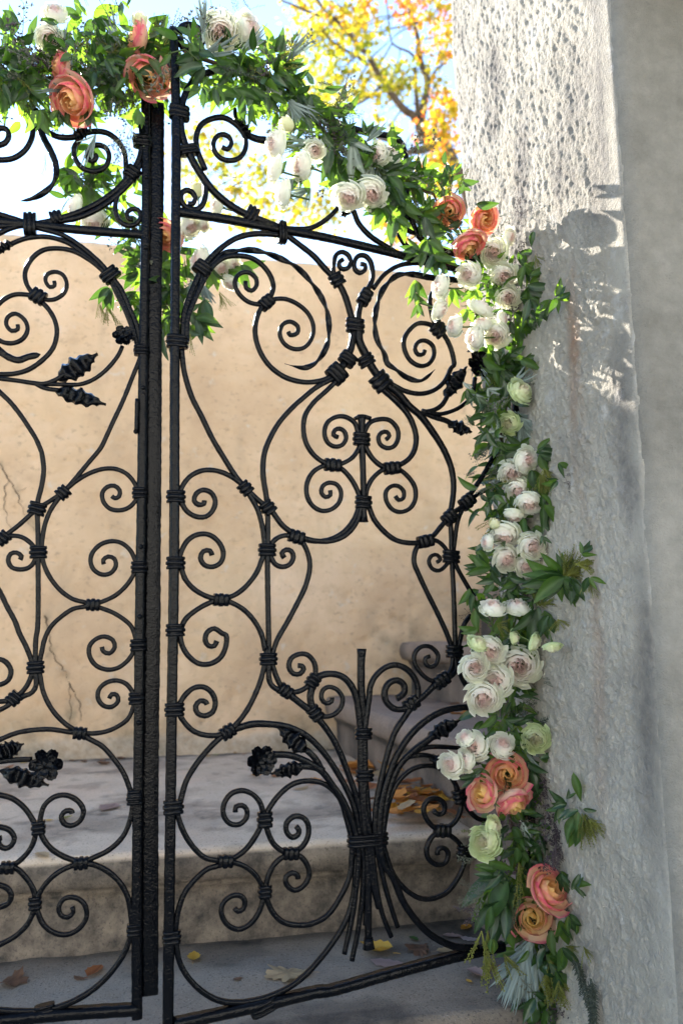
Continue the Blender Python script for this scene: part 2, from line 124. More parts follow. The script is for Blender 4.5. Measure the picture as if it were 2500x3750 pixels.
  ['R','scroll_bar',0.0045,0,[1,1],[[0.5208,0.3328],[0.5045,0.3528],[0.4968,0.372],[0.4793,0.3943],[0.4574,0.4052],[0.4292,0.4078],[0.402,0.3993],[0.3803,0.3805],[0.3666,0.3551],[0.3605,0.3333],[0.3547,0.2936],[0.361,0.2673],[0.3727,0.2381],[0.3929,0.2137],[0.4203,0.1956],[0.4429,0.1918],[0.4718,0.198],[0.4922,0.2145],[0.5047,0.2323],[0.5121,0.2556],[0.5009,0.2738],[0.4851,0.2875],[0.4664,0.2966],[0.4488,0.2912],[0.4362,0.2733],[0.4391,0.2564],[0.4554,0.2446],[0.4735,0.2478],[0.4775,0.2618],[0.4678,0.2705],[0.4573,0.2682],[0.4571,0.2604]]],
  ['R','scroll_bar',0.0045,0,[1,1],[[0.4515,0.3324],[0.46,0.3258],[0.4712,0.3282],[0.4731,0.341],[0.4617,0.351],[0.4454,0.3523],[0.4338,0.3426],[0.4334,0.3287],[0.4464,0.3094],[0.4665,0.2995],[0.4858,0.3057],[0.4996,0.3178],[0.5062,0.3344],[0.5031,0.3495],[0.4983,0.3647],[0.4968,0.372]]],
  ['R','scroll_bar',0.0045,0,[1,1],[[0.5038,0.3519],[0.5125,0.3425],[0.5233,0.3255],[0.5391,0.3117],[0.5628,0.3058],[0.5909,0.307]]],
  ['R','scroll_bar',0.0044,0,[1,1],[[0.5368,0.6658],[0.5228,0.6482],[0.5147,0.6259],[0.5094,0.6012],[0.5122,0.5599],[0.5286,0.5313],[0.5422,0.5077]]],
  ['L','stile',0.008,0,[1,1],[[-0.0268,1.5923],[-0.0237,1.5027],[-0.02,1.4057],[-0.0187,1.2666],[-0.0163,1.0949],[-0.0122,0.8814],[-0.0105,0.7584],[-0.0079,0.6082],[-0.0048,0.4738],[-0.0022,0.3216],[0.0007,0.1909],[0.0052,0.0642],[0.0054,0.058]]],
  ['L','cover_strip',0.013,0,[1,1],[[-0.0067,1.5954],[-0.0029,1.423],[-0.0019,1.2391],[0.002,1.0962],[0.0059,0.924],[0.0091,0.7587],[0.0113,0.6584],[0.0136,0.4921],[0.0158,0.3651],[0.0195,0.2325],[0.023,0.0857]]],
  ['L','top_rail',0.007,0,[1,1],[[-0.2742,1.3277],[-0.1992,1.3289],[-0.1325,1.3284],[-0.0273,1.3308],[-0.0179,1.3307]]],
  ['L','bottom_rail',0.0085,0,[1,1],[[-0.2029,0.0769],[-0.1081,0.076],[-0.0011,0.0715],[0.0055,0.0712]]],
  ['L','scroll_bar',0.005,0,[1,1],[[-0.2851,1.3441],[-0.2601,1.3408],[-0.2348,1.3351],[-0.2093,1.3295],[-0.1843,1.3364],[-0.1592,1.3469],[-0.1288,1.3627],[-0.0982,1.3841],[-0.07,1.4121],[-0.0469,1.4461],[-0.0348,1.4735],[-0.031,1.5016],[-0.0334,1.5352],[-0.0367,1.5533]]],
  ['L','scroll_bar',0.0046,0,[1,1],[[-0.2831,1.3102],[-0.2589,1.3192],[-0.2342,1.3243],[-0.2093,1.3277],[-0.1615,1.3408],[-0.1334,1.3499],[-0.0977,1.3729],[-0.067,1.4035],[-0.0413,1.4392],[-0.0314,1.4679]]],
  ['L','scroll_bar',0.0044,0,[1,0.9],[[-0.044,1.4389],[-0.0646,1.4107],[-0.0721,1.3814],[-0.0667,1.3553],[-0.0531,1.3451],[-0.038,1.3483],[-0.0288,1.3627],[-0.0335,1.3771],[-0.0447,1.3766],[-0.052,1.3689],[-0.0489,1.3574],[-0.0415,1.3574]]],
  ['L','scroll_bar',0.0048,0,[1,0.9],[[-0.0571,1.4281],[-0.0566,1.4524],[-0.0594,1.4793],[-0.0704,1.5037],[-0.0898,1.5183],[-0.1112,1.5192],[-0.1295,1.512],[-0.1394,1.4954],[-0.1455,1.4825],[-0.1434,1.4632],[-0.1308,1.4461],[-0.1109,1.4415],[-0.0932,1.4511],[-0.086,1.4726],[-0.0919,1.4894],[-0.1076,1.4933],[-0.12,1.4845],[-0.1233,1.4675],[-0.1143,1.4603],[-0.1072,1.4697],[-0.11,1.4738]]],
  ['L','scroll_bar',0.0048,0,[1,1],[[-0.1291,1.5333],[-0.1373,1.5078],[-0.1658,1.4983],[-0.1869,1.5036],[-0.2019,1.5195],[-0.2122,1.5451]]],
  ['L','twisted_bar',0.0048,1,[1,0.85],[[-0.2117,1.5331],[-0.1968,1.4932],[-0.1832,1.4682],[-0.1744,1.4456],[-0.1733,1.422],[-0.1821,1.4002],[-0.1993,1.3829],[-0.2141,1.3743],[-0.2278,1.3697]]],
  ['L','scroll_bar',0.0046,0,[1,1],[[-0.2865,1.4568],[-0.2807,1.443],[-0.2656,1.4421],[-0.2445,1.4479],[-0.2263,1.4652],[-0.216,1.4905],[-0.2146,1.5146]]],
  ['L','scroll_bar',0.0046,0,[1,1],[[-0.272,1.4662],[-0.2585,1.474],[-0.253,1.4881],[-0.2574,1.4994],[-0.2676,1.5008],[-0.2759,1.4907]]],
  ['L','scroll_bar',0.004200000000000001,0,[1,1],[[-0.2725,1.2973],[-0.2583,1.3074],[-0.239,1.3196],[-0.2192,1.3256],[-0.1836,1.3216],[-0.1526,1.3135],[-0.1208,1.2938],[-0.0912,1.2685],[-0.0776,1.252],[-0.0579,1.2274],[-0.0415,1.1921],[-0.0296,1.1646],[-0.0242,1.1423],[-0.0196,1.12]]],
  ['L','scroll_bar',0.004200000000000001,0,[1,1],[[-0.2612,1.2717],[-0.2494,1.2823],[-0.2351,1.2935],[-0.2132,1.3047],[-0.1831,1.3101],[-0.1522,1.3043],[-0.1258,1.2889],[-0.099,1.2677],[-0.0774,1.2477],[-0.0608,1.2191],[-0.0444,1.1833],[-0.0346,1.1556],[-0.0263,1.1223]]],
  ['L','scroll_bar',0.004200000000000001,0,[1,1],[[-0.0319,1.136],[-0.0393,1.1638],[-0.0493,1.1886],[-0.0647,1.2187],[-0.0773,1.2434],[-0.0936,1.2614],[-0.1149,1.2771],[-0.1386,1.2884],[-0.1618,1.2908],[-0.187,1.2853],[-0.205,1.2677],[-0.2145,1.2413],[-0.2101,1.2192],[-0.1994,1.2048],[-0.1876,1.1932],[-0.1758,1.1817],[-0.1636,1.1618],[-0.1588,1.1399],[-0.1638,1.1119],[-0.1801,1.0887],[-0.2015,1.0708],[-0.223,1.0626],[-0.2447,1.0603],[-0.264,1.0611]]],
  ['L','scroll_bar',0.004,0,[0.9,1],[[-0.1675,1.2309],[-0.1664,1.2234],[-0.1738,1.2198],[-0.1813,1.2298],[-0.1794,1.2419],[-0.1675,1.2482],[-0.1546,1.2444],[-0.1468,1.2281],[-0.1506,1.2113],[-0.1653,1.1986],[-0.1803,1.1967],[-0.1917,1.2007],[-0.2031,1.2025],[-0.2278,1.2016],[-0.2422,1.1938],[-0.2515,1.1841],[-0.2629,1.1699]]],
  ['L','scroll_bar',0.004,0,[0.9,1],[[-0.2214,1.1481],[-0.221,1.1404],[-0.2306,1.1369],[-0.2392,1.1471],[-0.2375,1.1605],[-0.2261,1.1676],[-0.2112,1.1578],[-0.2055,1.1417],[-0.2116,1.1252],[-0.2258,1.1159],[-0.2404,1.1156],[-0.2479,1.1185],[-0.2603,1.1235]]],
  ['L','twisted_bar',0.005,1,[1,0.85],[[-0.2622,1.1152],[-0.2469,1.1001],[-0.2317,1.0898],[-0.2169,1.086],[-0.2025,1.0925],[-0.1826,1.0986]]],
  ['L','stem',0.0036,0,[1,1],[[-0.2523,1.0518],[-0.2442,1.0513],[-0.2172,1.0496],[-0.1899,1.0469],[-0.1735,1.0469],[-0.1573,1.0543],[-0.1413,1.0675]]],
  ['L','stem',0.0034,0,[1,1],[[-0.1844,1.0457],[-0.1557,1.0476],[-0.1349,1.0479],[-0.1169,1.0501],[-0.099,1.0581],[-0.0825,1.0715],[-0.0675,1.0895],[-0.0567,1.1074],[-0.0514,1.1218]]],
  ['L','stem',0.0036,0,[1,1],[[-0.1899,1.0476],[-0.1732,1.0397],[-0.1511,1.0373]]],
  ['L','scroll_bar',0.004,0,[1,1],[[-0.0195,1.1144],[-0.023,1.1],[-0.0325,1.0714],[-0.0466,1.0289],[-0.0631,0.9869],[-0.0723,0.9626],[-0.0803,0.9433],[-0.0969,0.9197],[-0.1152,0.8943],[-0.1333,0.8701],[-0.1515,0.8543],[-0.1661,0.8438],[-0.1751,0.8375],[-0.1893,0.8231],[-0.2034,0.8085],[-0.2174,0.7963],[-0.2261,0.7877],[-0.2402,0.7806]]],
  ['L','scroll_bar',0.004200000000000001,0,[1,1],[[-0.2516,1.0392],[-0.243,1.0301],[-0.2261,1.014],[-0.2089,0.9928],[-0.1943,0.9715],[-0.1826,0.9529],[-0.1743,0.9345],[-0.173,0.9309],[-0.1685,0.9024],[-0.1704,0.8759],[-0.1749,0.8516],[-0.1761,0.8375]]],
  ['L','scroll_bar',0.004,0,[1,1],[[-0.0598,0.8617],[-0.0548,0.8585],[-0.0484,0.8616],[-0.0476,0.8719],[-0.0565,0.8795],[-0.0677,0.877],[-0.0751,0.8669],[-0.0731,0.8526],[-0.0629,0.8411],[-0.0473,0.8382],[-0.0318,0.8436],[-0.0219,0.8552],[-0.0192,0.8688],[-0.0232,0.8831],[-0.0355,0.8989],[-0.0535,0.9076],[-0.0731,0.9078],[-0.0923,0.9013],[-0.1112,0.8899],[-0.1296,0.8733],[-0.1422,0.8566],[-0.1545,0.8361],[-0.1623,0.8118],[-0.1652,0.7859],[-0.1652,0.7661],[-0.1612,0.7484],[-0.1509,0.727],[-0.1336,0.7056],[-0.1143,0.6919],[-0.0953,0.6867],[-0.0829,0.6832],[-0.0689,0.6877],[-0.0483,0.698],[-0.0315,0.7144],[-0.0205,0.7331],[-0.017,0.7462],[-0.0203,0.7583],[-0.0276,0.7723],[-0.0415,0.7838],[-0.0571,0.7867],[-0.0743,0.7812],[-0.0868,0.7673],[-0.0894,0.7533],[-0.0838,0.7395],[-0.0705,0.7316],[-0.0572,0.7342],[-0.0495,0.7458],[-0.0523,0.7578],[-0.062,0.7613],[-0.0695,0.7556],[-0.0683,0.7486]]],
  ['L','scroll_bar',0.004,0,[1,1],[[-0.0666,0.6157],[-0.0641,0.6083],[-0.0545,0.6049],[-0.0467,0.6145],[-0.0499,0.6258],[-0.063,0.6318],[-0.0761,0.628],[-0.0856,0.6169],[-0.085,0.6015],[-0.0745,0.5863],[-0.0574,0.5793],[-0.0405,0.5819],[-0.0257,0.5933],[-0.0175,0.6064],[-0.014,0.6181],[-0.0154,0.6318],[-0.0216,0.6475],[-0.0316,0.6574],[-0.0511,0.67],[-0.0723,0.6783],[-0.0829,0.6826],[-0.0951,0.6798],[-0.1136,0.6759],[-0.1317,0.6628],[-0.1458,0.6478],[-0.1541,0.629],[-0.1574,0.61],[-0.1598,0.5948],[-0.1607,0.5845],[-0.1583,0.5722],[-0.152,0.5457],[-0.138,0.5192],[-0.1189,0.4982],[-0.102,0.4868],[-0.0908,0.482],[-0.0723,0.4808],[-0.0539,0.4834],[-0.0373,0.4903],[-0.0227,0.5012],[-0.0153,0.5177],[-0.0127,0.533],[-0.0164,0.5426],[-0.0263,0.5559],[-0.0417,0.562],[-0.0585,0.5585],[-0.0689,0.5476],[-0.0694,0.5344],[-0.0609,0.5232],[-0.0478,0.5209],[-0.0383,0.5298],[-0.0409,0.539],[-0.0485,0.5405],[-0.0524,0.5339]]],
  ['L','scroll_bar',0.004200000000000001,0,[1,1],[[-0.1755,0.8375],[-0.1729,0.8056],[-0.1706,0.766],[-0.1655,0.6459],[-0.1672,0.6291],[-0.1658,0.5855],[-0.1647,0.5723],[-0.1634,0.5572],[-0.1683,0.5465],[-0.1823,0.5399],[-0.1962,0.5328],[-0.2065,0.5248],[-0.2254,0.5161]]],
  ['L','scroll_bar',0.004,0,[1,1],[[-0.1972,0.7539],[-0.1953,0.7598],[-0.203,0.7655],[-0.2117,0.7634],[-0.2148,0.7536],[-0.2091,0.742],[-0.1961,0.7386],[-0.1834,0.7417],[-0.1761,0.7502],[-0.1735,0.766],[-0.1793,0.7777],[-0.1855,0.7839],[-0.1969,0.7908],[-0.2117,0.7925],[-0.2243,0.7887]]],
  ['L','scroll_bar',0.004200000000000001,0,[1,1],[[-0.2369,0.7204],[-0.2252,0.7041],[-0.213,0.6802],[-0.1991,0.6553],[-0.1928,0.6389],[-0.1808,0.616],[-0.1729,0.5969],[-0.1698,0.5846],[-0.1716,0.5705],[-0.1777,0.5557],[-0.1861,0.5447],[-0.1956,0.5375],[-0.207,0.534],[-0.2264,0.5331]]],
  ['L','scroll_bar',0.004200000000000001,0,[1,1],[[-0.23,0.5977],[-0.2193,0.598],[-0.2102,0.5937],[-0.202,0.5804],[-0.2051,0.5656],[-0.2172,0.5589],[-0.2279,0.5604]]],
  ['L','scroll_bar',0.004200000000000001,0,[1,1],[[-0.0945,0.4821],[-0.1129,0.4846],[-0.1385,0.4891],[-0.1637,0.489],[-0.1884,0.4853],[-0.2126,0.4759],[-0.2228,0.4704]]],
  ['L','scroll_bar',0.0043,0,[1,1],[[-0.0982,0.4835],[-0.0813,0.4731],[-0.0605,0.4608],[-0.0412,0.4395],[-0.0255,0.4166],[-0.0154,0.392],[-0.0114,0.3826],[-0.0115,0.3665],[-0.0142,0.3466],[-0.0242,0.3229],[-0.0441,0.3044],[-0.0657,0.2949],[-0.0852,0.2887],[-0.0984,0.2932],[-0.1138,0.3003],[-0.1305,0.3121],[-0.1431,0.329],[-0.1481,0.3433],[-0.1476,0.3563],[-0.1427,0.3752],[-0.1286,0.3874],[-0.1112,0.3889],[-0.0933,0.3792],[-0.0845,0.3638],[-0.0898,0.3491],[-0.1027,0.3433],[-0.1133,0.3479],[-0.1171,0.359],[-0.1102,0.3658],[-0.1025,0.3647],[-0.1013,0.3614]]],
  ['L','stem',0.004,0,[1,1],[[-0.2213,0.4423],[-0.2109,0.4435],[-0.1881,0.4455],[-0.1633,0.4454]]],
  ['L','scroll_bar',0.0043,0,[1,1],[[-0.2209,0.397],[-0.2081,0.3942],[-0.1909,0.3886],[-0.1732,0.3751],[-0.1599,0.357],[-0.1535,0.3437],[-0.1539,0.3308],[-0.1595,0.3139],[-0.1755,0.2958],[-0.1908,0.2883],[-0.2147,0.2858]]],
  ['L','scroll_bar',0.004200000000000001,0,[1,1],[[-0.2141,0.3493],[-0.2035,0.347],[-0.1923,0.3427],[-0.1836,0.33],[-0.1873,0.3195],[-0.1955,0.3158],[-0.2041,0.3206],[-0.2067,0.3297],[-0.2016,0.3315]]],
  ['L','scroll_bar',0.0043,0,[1,0.9],[[-0.0851,0.2871],[-0.1002,0.2843],[-0.1213,0.2746],[-0.1372,0.2592],[-0.1451,0.2449],[-0.1482,0.2357],[-0.1448,0.2218],[-0.135,0.2026],[-0.1175,0.1896],[-0.1003,0.1867],[-0.0835,0.1941],[-0.0738,0.2098],[-0.0784,0.2288],[-0.0918,0.2384],[-0.1068,0.2384],[-0.1145,0.2278],[-0.1118,0.2154],[-0.1013,0.2109],[-0.0935,0.2177],[-0.0955,0.2259]]],
  ['L','scroll_bar',0.0045,0,[1,1],[[-0.0851,0.288],[-0.0653,0.2841],[-0.0429,0.2717],[-0.0246,0.2531],[-0.0132,0.2307],[-0.0079,0.2023],[-0.0058,0.1851],[-0.0087,0.1736],[-0.0168,0.1521],[-0.0376,0.1246],[-0.0627,0.1042],[-0.0919,0.0907],[-0.1231,0.0841],[-0.1543,0.0848],[-0.1915,0.0903],[-0.2038,0.093]]],
  ['L','scroll_bar',0.0043,0,[1,1],[[-0.2148,0.2879],[-0.192,0.2895],[-0.1792,0.2865],[-0.1655,0.2739],[-0.1546,0.2583],[-0.1497,0.2442],[-0.1493,0.2284],[-0.1511,0.2223],[-0.1583,0.2062],[-0.1742,0.1909],[-0.1964,0.1805],[-0.2086,0.1774]]],
  ['L','scroll_bar',0.0043,0,[1,1],[[-0.2094,0.2654],[-0.201,0.2638],[-0.1903,0.2588],[-0.1839,0.2479],[-0.1871,0.2372],[-0.1993,0.2323],[-0.2075,0.2309]]],
 ],
 'cols': [
  ['R',[0.3262,0.2983],-1.586,0.0351,0.0097],
  ['R',[-0.0062,1.1089],-1.547,0.0173,0.0108],
  ['R',[-0.0023,0.8505],-1.547,0.0146,0.0101],
  ['R',[-0.0002,0.7449],-1.547,0.0144,0.0099],
  ['R',[0.0018,0.6404],-1.547,0.0143,0.0096],
  ['R',[0.0035,0.5202],-1.547,0.0145,0.01],
  ['R',[0.0052,0.3773],-1.546,0.0147,0.01],
  ['R',[0.0073,0.195],-1.546,0.0128,0.0092],
  ['R',[-0.0125,1.5206],-1.547,0.0172,0.0118],
  ['R',[0.0052,1.4545],-1.198,0.018,0.0081],
  ['R',[0.1178,1.3602],-0.363,0.0159,0.0106],
  ['R',[0.0329,1.2434],1.003,0.0153,0.0106],
  ['R',[0.1733,1.3384],0.063,0.0204,0.0073],
  ['R',[0.1457,1.2018],0.795,0.0113,0.0124],
  ['R',[0.2794,1.2681],-0.952,0.0134,0.0119],
  ['R',[0.3348,1.2441],1.091,0.0118,0.0148],
  ['R',[0.3144,1.1858],-1.583,0.0174,0.0128],
  ['R',[0.2988,1.1203],1.023,0.0158,0.0108],
  ['R',[0.2774,1.0902],0.823,0.0185,0.0141],
  ['R',[0.3352,1.1226],-0.995,0.0162,0.0105],
  ['R',[0.3641,1.0868],-0.832,0.0192,0.0157],
  ['R',[0.2681,0.9237],-0.003,0.0112,0.0144],
  ['R',[0.3835,0.9272],0.156,0.0114,0.0148],
  ['R',[0.3243,0.975],-1.585,0.0156,0.0115],
  ['R',[0.3265,0.8613],-1.585,0.0149,0.0112],
  ['R',[0.5001,0.8439],0.781,0.0129,0.0133],
  ['R',[0.4483,0.7974],0.223,0.0115,0.0145],
  ['R',[0.5394,0.8756],0.686,0.0129,0.0145],
  ['R',[0.5012,0.7711],-1.606,0.0165,0.0115],
  ['R',[0.1117,0.8722],-0.791,0.0109,0.011],
  ['R',[0.1505,0.8418],-0.827,0.0123,0.0116],
  ['R',[0.2011,0.7948],-0.259,0.0111,0.0128],
  ['R',[0.1502,0.7708],-1.565,0.0145,0.0104],
  ['R',[0.0733,0.688],-0.023,0.01,0.0119],
  ['R',[0.1532,0.5937],-1.565,0.0142,0.01],
  ['R',[0.1819,0.5425],-0.597,0.0103,0.0109],
  ['R',[0.23,0.556],0.904,0.0112,0.0103],
  ['R',[0.234,0.505],-0.88,0.0112,0.0113],
  ['R',[0.0872,0.4827],0.497,0.0106,0.0112],
  ['R',[0.3209,0.4676],-1.585,0.0144,0.0095],
  ['R',[0.3219,0.4001],-1.585,0.0148,0.0094],
  ['R',[0.149,0.346],-1.564,0.0119,0.0115],
  ['R',[0.0859,0.2912],-0.111,0.0093,0.0114],
  ['R',[0.1919,0.2909],-0.107,0.0094,0.0117],
  ['R',[0.1497,0.2403],-1.564,0.0104,0.0091],
  ['R',[0.1486,0.0766],-1.284,0.0213,0.0087],
  ['R',[0.4124,0.5128],0.508,0.012,0.013],
  ['R',[0.4732,0.5507],0.509,0.0123,0.0141],
  ['R',[0.5021,0.6006],-1.607,0.0162,0.0111],
  ['R',[0.467,0.2985],-0.097,0.0108,0.0141],
  ['R',[0.5039,0.3531],-1.297,0.0132,0.0114],
  ['R',[0.5093,0.2583],-1.609,0.0134,0.0109],
  ['R',[0.4884,1.2061],-0.666,0.016,0.0134],
  ['L',[-0.0299,1.5095],-1.541,0.0165,0.0107],
  ['L',[-0.2106,1.3293],0.055,0.0201,0.0101],
  ['L',[-0.1694,1.3468],0.348,0.0114,0.01],
  ['L',[-0.0456,1.4462],0.993,0.0135,0.0106],
  ['L',[-0.0762,1.2507],-0.769,0.017,0.0101],
  ['L',[-0.1917,1.2007],-0.494,0.0125,0.0114],
  ['L',[-0.0196,1.1177],-1.541,0.0131,0.0085],
  ['L',[-0.1369,0.8653],0.769,0.0109,0.0097],
  ['L',[-0.1755,0.8375],1.324,0.0136,0.0103],
  ['L',[-0.1702,0.7664],-1.523,0.0133,0.0099],
  ['L',[-0.0152,0.8685],-1.541,0.0123,0.0093],
  ['L',[-0.0126,0.7442],-1.541,0.0129,0.0097],
  ['L',[-0.0829,0.6826],-0.035,0.0098,0.0104],
  ['L',[-0.2252,0.7887],0.734,0.0107,0.0102],
  ['L',[-0.0102,0.6176],-1.54,0.0127,0.0098],
  ['L',[-0.1656,0.5845],-1.522,0.0131,0.0098],
  ['L',[-0.1947,0.5378],0.765,0.011,0.0091],
  ['L',[-0.0104,0.5329],-1.54,0.0122,0.0096],
  ['L',[-0.0945,0.4815],-0.122,0.0096,0.0102],
  ['L',[-0.008,0.3824],-1.54,0.0116,0.0096],
  ['L',[-0.008,0.3786],-1.54,0.0125,0.009],
  ['L',[-0.1498,0.3434],-1.488,0.0103,0.0098],
  ['L',[-0.1908,0.2879],-0.068,0.0089,0.0101],
  ['L',[-0.0851,0.2871],0.019,0.0092,0.0104],
  ['L',[-0.1492,0.2351],-1.522,0.0096,0.0095],
  ['L',[-0.0029,0.1848],-1.54,0.0111,0.0086],
  ['L',[-0.1283,0.0826],-1.436,0.0145,0.0087],
 ],
 'blades': [
  ['R',[0.0931,1.5345],[0.1136,1.5064],0.016],
  ['R',[0.3078,1.4138],[0.287,1.3936],0.0141],
  ['R',[0.4981,1.0733],[0.5449,1.1369],0.0294],
  ['R',[0.5039,1.0225],[0.5507,1.0082],0.0245],
  ['R',[0.2204,0.444],[0.1691,0.485],0.0261],
  ['R',[0.2155,0.4225],[0.1577,0.4148],0.0221],
  ['R',[0.4437,0.4538],[0.505,0.4815],0.0254],
  ['R',[0.4456,0.4245],[0.4836,0.3963],0.0213],
  ['L',[-0.1475,1.5003],[-0.1245,1.5188],0.0201],
  ['L',[-0.2363,1.2928],[-0.2638,1.2728],0.0144],
  ['L',[-0.1546,1.056],[-0.0916,1.1055],0.0335],
  ['L',[-0.1594,1.0391],[-0.0749,1.0177],0.0265],
  ['L',[-0.2101,0.4302],[-0.1373,0.4052],0.0255],
  ['L',[-0.2183,0.4522],[-0.1769,0.4688],0.0257],
 ],
 'iroses': [
  ['R',[0.5702,1.143],0.0274,0],
  ['R',[0.1391,0.4373],0.0244,0],
  ['R',[0.5245,0.4267],0.0246,0],
  ['L',[-0.0505,1.1375],0.0181,0],
  ['L',[-0.1415,0.4372],0.0253,0],
 ],
 'roses': [
  ['left','white',[-0.4869,1.2251,1.7024],0.019,[0.318,-0.924,0.212]],
  ['left','white',[-0.4942,1.2224,1.6487],0.0215,[0.382,-0.548,-0.744]],
  ['left','orange',[-0.4754,1.2257,1.5957],0.0268,[-0.782,-0.619,-0.075]],
  ['left','orange',[-0.4525,1.2297,1.5349],0.0387,[-0.327,-0.638,-0.697]],
  ['left','orange',[-0.3538,1.2549,1.6713],0.0304,[-0.858,-0.514,-0.016]],
  ['left','cream',[-0.35,1.2565,1.7115],0.0172,[0.096,-0.49,0.867]],
  ['left','orange',[-0.3319,1.2585,1.6004],0.0352,[0.017,-0.623,-0.782]],
  ['left','cream',[-0.3159,1.3403,1.7386],0.0236,[0.129,-0.684,0.719]],
  ['behind','white',[-0.4812,1.3408,1.4065],0.0213,[-0.819,-0.569,0.073]],
  ['behind','white',[-0.4486,1.358,1.3822],0.0244,[-0.017,-0.257,-0.966]],
  ['arch','white',[-0.1983,1.2234,1.6557],0.0318,[0.064,-0.622,-0.78]],
  ['arch','white',[-0.1524,1.2442,1.6819],0.0261,[0.817,-0.552,-0.169]],
  ['arch','cream',[-0.2139,1.2171,1.6807],0.0161,[-0.305,-0.688,0.659]],
  ['arch','cream',[-0.0919,1.2674,1.5124],0.017,[-0.924,-0.356,0.139]],
  ['arch','white',[-0.1114,1.2579,1.4688],0.0238,[-0.823,-0.537,-0.185]],
  ['arch','white',[-0.1124,1.2565,1.4224],0.021,[-0.918,-0.365,0.153]],
  ['arch','white',[-0.0992,1.2615,1.3787],0.0228,[-0.942,-0.335,-0.006]],
  ['arch','white',[-0.0408,1.2894,1.4756],0.0177,[0.282,-0.8,-0.53]],
  ['arch','white',[-0.0678,1.2767,1.4392],0.0232,[-0.77,-0.599,-0.22]],
  ['arch','white',[0.0696,1.3391,1.5011],0.0195,[-0.455,-0.747,-0.485]],
  ['arch','white',[0.0979,1.3519,1.5123],0.0197,[0.501,-0.654,0.567]],
  ['arch','white',[0.0168,1.3136,1.4012],0.0257,[-0.182,-0.539,-0.822]],
  ['arch','white',[0.0582,1.3324,1.418],0.0269,[-0.031,-0.528,-0.849]],
  ['behind','white',[-0.2247,1.3482,1.4084],0.0172,[-0.84,-0.54,0.058]],
  ['behind','cream',[-0.2544,1.335,1.4348],0.0156,[0.107,-0.678,0.728]],
  ['behind','orange',[-0.3105,1.3358,1.3429],0.0296,[-0.263,-0.714,-0.649]],
  ['behind','white',[-0.2638,1.3238,1.3519],0.0194,[0.514,-0.627,-0.586]],
  ['behind','white',[-0.2418,1.3329,1.3581],0.0113,[0.374,-0.493,-0.786]],
  ['behind','white',[-0.2514,1.3304,1.2928],0.0236,[-0.708,-0.706,-0.023]],
  ['behind','white',[-0.2128,1.3468,1.2833],0.0201,[0.588,-0.56,-0.583]],
  ['behind','white',[-0.1891,1.3564,1.2972],0.0131,[0.516,-0.544,-0.662]],
  ['behind','white',[-0.1983,1.3534,1.2584],0.0151,[-0.349,-0.31,-0.884]],
  ['pier','orange',[0.2093,1.4002,1.4211],0.0285,[-0.235,-0.733,-0.638]],
  ['pier','orange',[0.2809,1.4324,1.4228],0.0302,[0.382,-0.805,-0.453]],
  ['pier','orange',[0.2466,1.4161,1.3599],0.0331,[0.324,-0.296,-0.899]],
  ['pier','white',[0.2957,1.4381,1.358],0.0263,[-0.274,-0.796,-0.539]],
  ['pier','white',[0.3324,1.4463,1.3936],0.0176,[0.71,-0.618,-0.336]],
  ['pier','white',[0.2415,1.4128,1.2993],0.0236,[-0.578,-0.702,-0.416]],
  ['pier','white',[0.3186,1.4478,1.3125],0.0247,[-0.059,-0.792,-0.607]],
  ['pier','white',[0.1821,1.3856,1.2649],0.0226,[-0.918,-0.397,-0.013]],
  ['pier','white',[0.1861,1.3867,1.2193],0.0205,[0.846,-0.263,-0.463]],
  ['pier','white',[0.324,1.4497,1.2706],0.022,[-0.109,-0.84,-0.531]],
  ['pier','white',[0.2676,1.4238,1.2428],0.0237,[0.466,-0.485,0.74]],
  ['pier','white',[0.2084,1.3964,1.1935],0.0193,[-0.885,-0.465,-0.03]],
  ['pier','white',[0.2647,1.4221,1.209],0.0196,[-0.25,-0.647,0.72]],
  ['pier','white',[0.2465,1.4134,1.1755],0.0207,[-0.887,-0.432,-0.161]],
  ['pier','white',[0.2937,1.435,1.1863],0.025,[-0.274,-0.749,-0.604]],
  ['pier','white',[0.3114,1.4434,1.2229],0.0159,[0.842,-0.495,-0.214]],
  ['pier','green',[0.3359,1.4211,1.0784],0.0253,[0.523,-0.783,0.338]],
  ['pier','green',[0.3117,1.4413,1.0177],0.0203,[-0.502,-0.835,-0.225]],
  ['pier','white',[0.337,1.4131,0.9421],0.0222,[0.437,-0.876,-0.202]],
  ['pier','white',[0.3158,1.4423,0.9238],0.0244,[-0.253,-0.825,-0.505]],
  ['pier','white',[0.3256,1.4466,0.8919],0.0219,[-0.418,-0.724,-0.549]],
  ['pier','white',[0.3374,1.4095,0.8607],0.0225,[-0.181,-0.631,-0.754]],
  ['pier','white',[0.3161,1.4419,0.8431],0.0191,[-0.162,-0.183,-0.97]],
  ['pier','cream',[0.2751,1.4231,0.8291],0.0121,[0.451,-0.391,0.803]],
  ['pier','white',[0.2947,1.4319,0.8048],0.0265,[-0.27,-0.644,-0.716]],
  ['pier','white',[0.2572,1.4147,0.7929],0.0137,[-0.889,-0.456,-0.047]],
  ['pier','white',[0.338,1.4058,0.7836],0.0235,[0.019,-0.978,-0.207]],
  ['pier','white',[0.297,1.4328,0.7643],0.0231,[-0.023,-0.915,-0.403]],
  ['pier','white',[0.3319,1.4342,0.7516],0.0213,[-0.135,-0.932,-0.336]],
  ['pier','white',[0.2659,1.4184,0.6801],0.0222,[0.019,-0.496,0.868]],
  ['pier','white',[0.3139,1.4403,0.6818],0.0225,[0.009,-0.495,0.869]],
  ['pier','green',[0.2355,1.4044,0.6184],0.0174,[0.349,-0.597,0.723]],
  ['pier','green',[0.3371,1.4093,0.6151],0.0158,[0.796,-0.502,-0.339]],
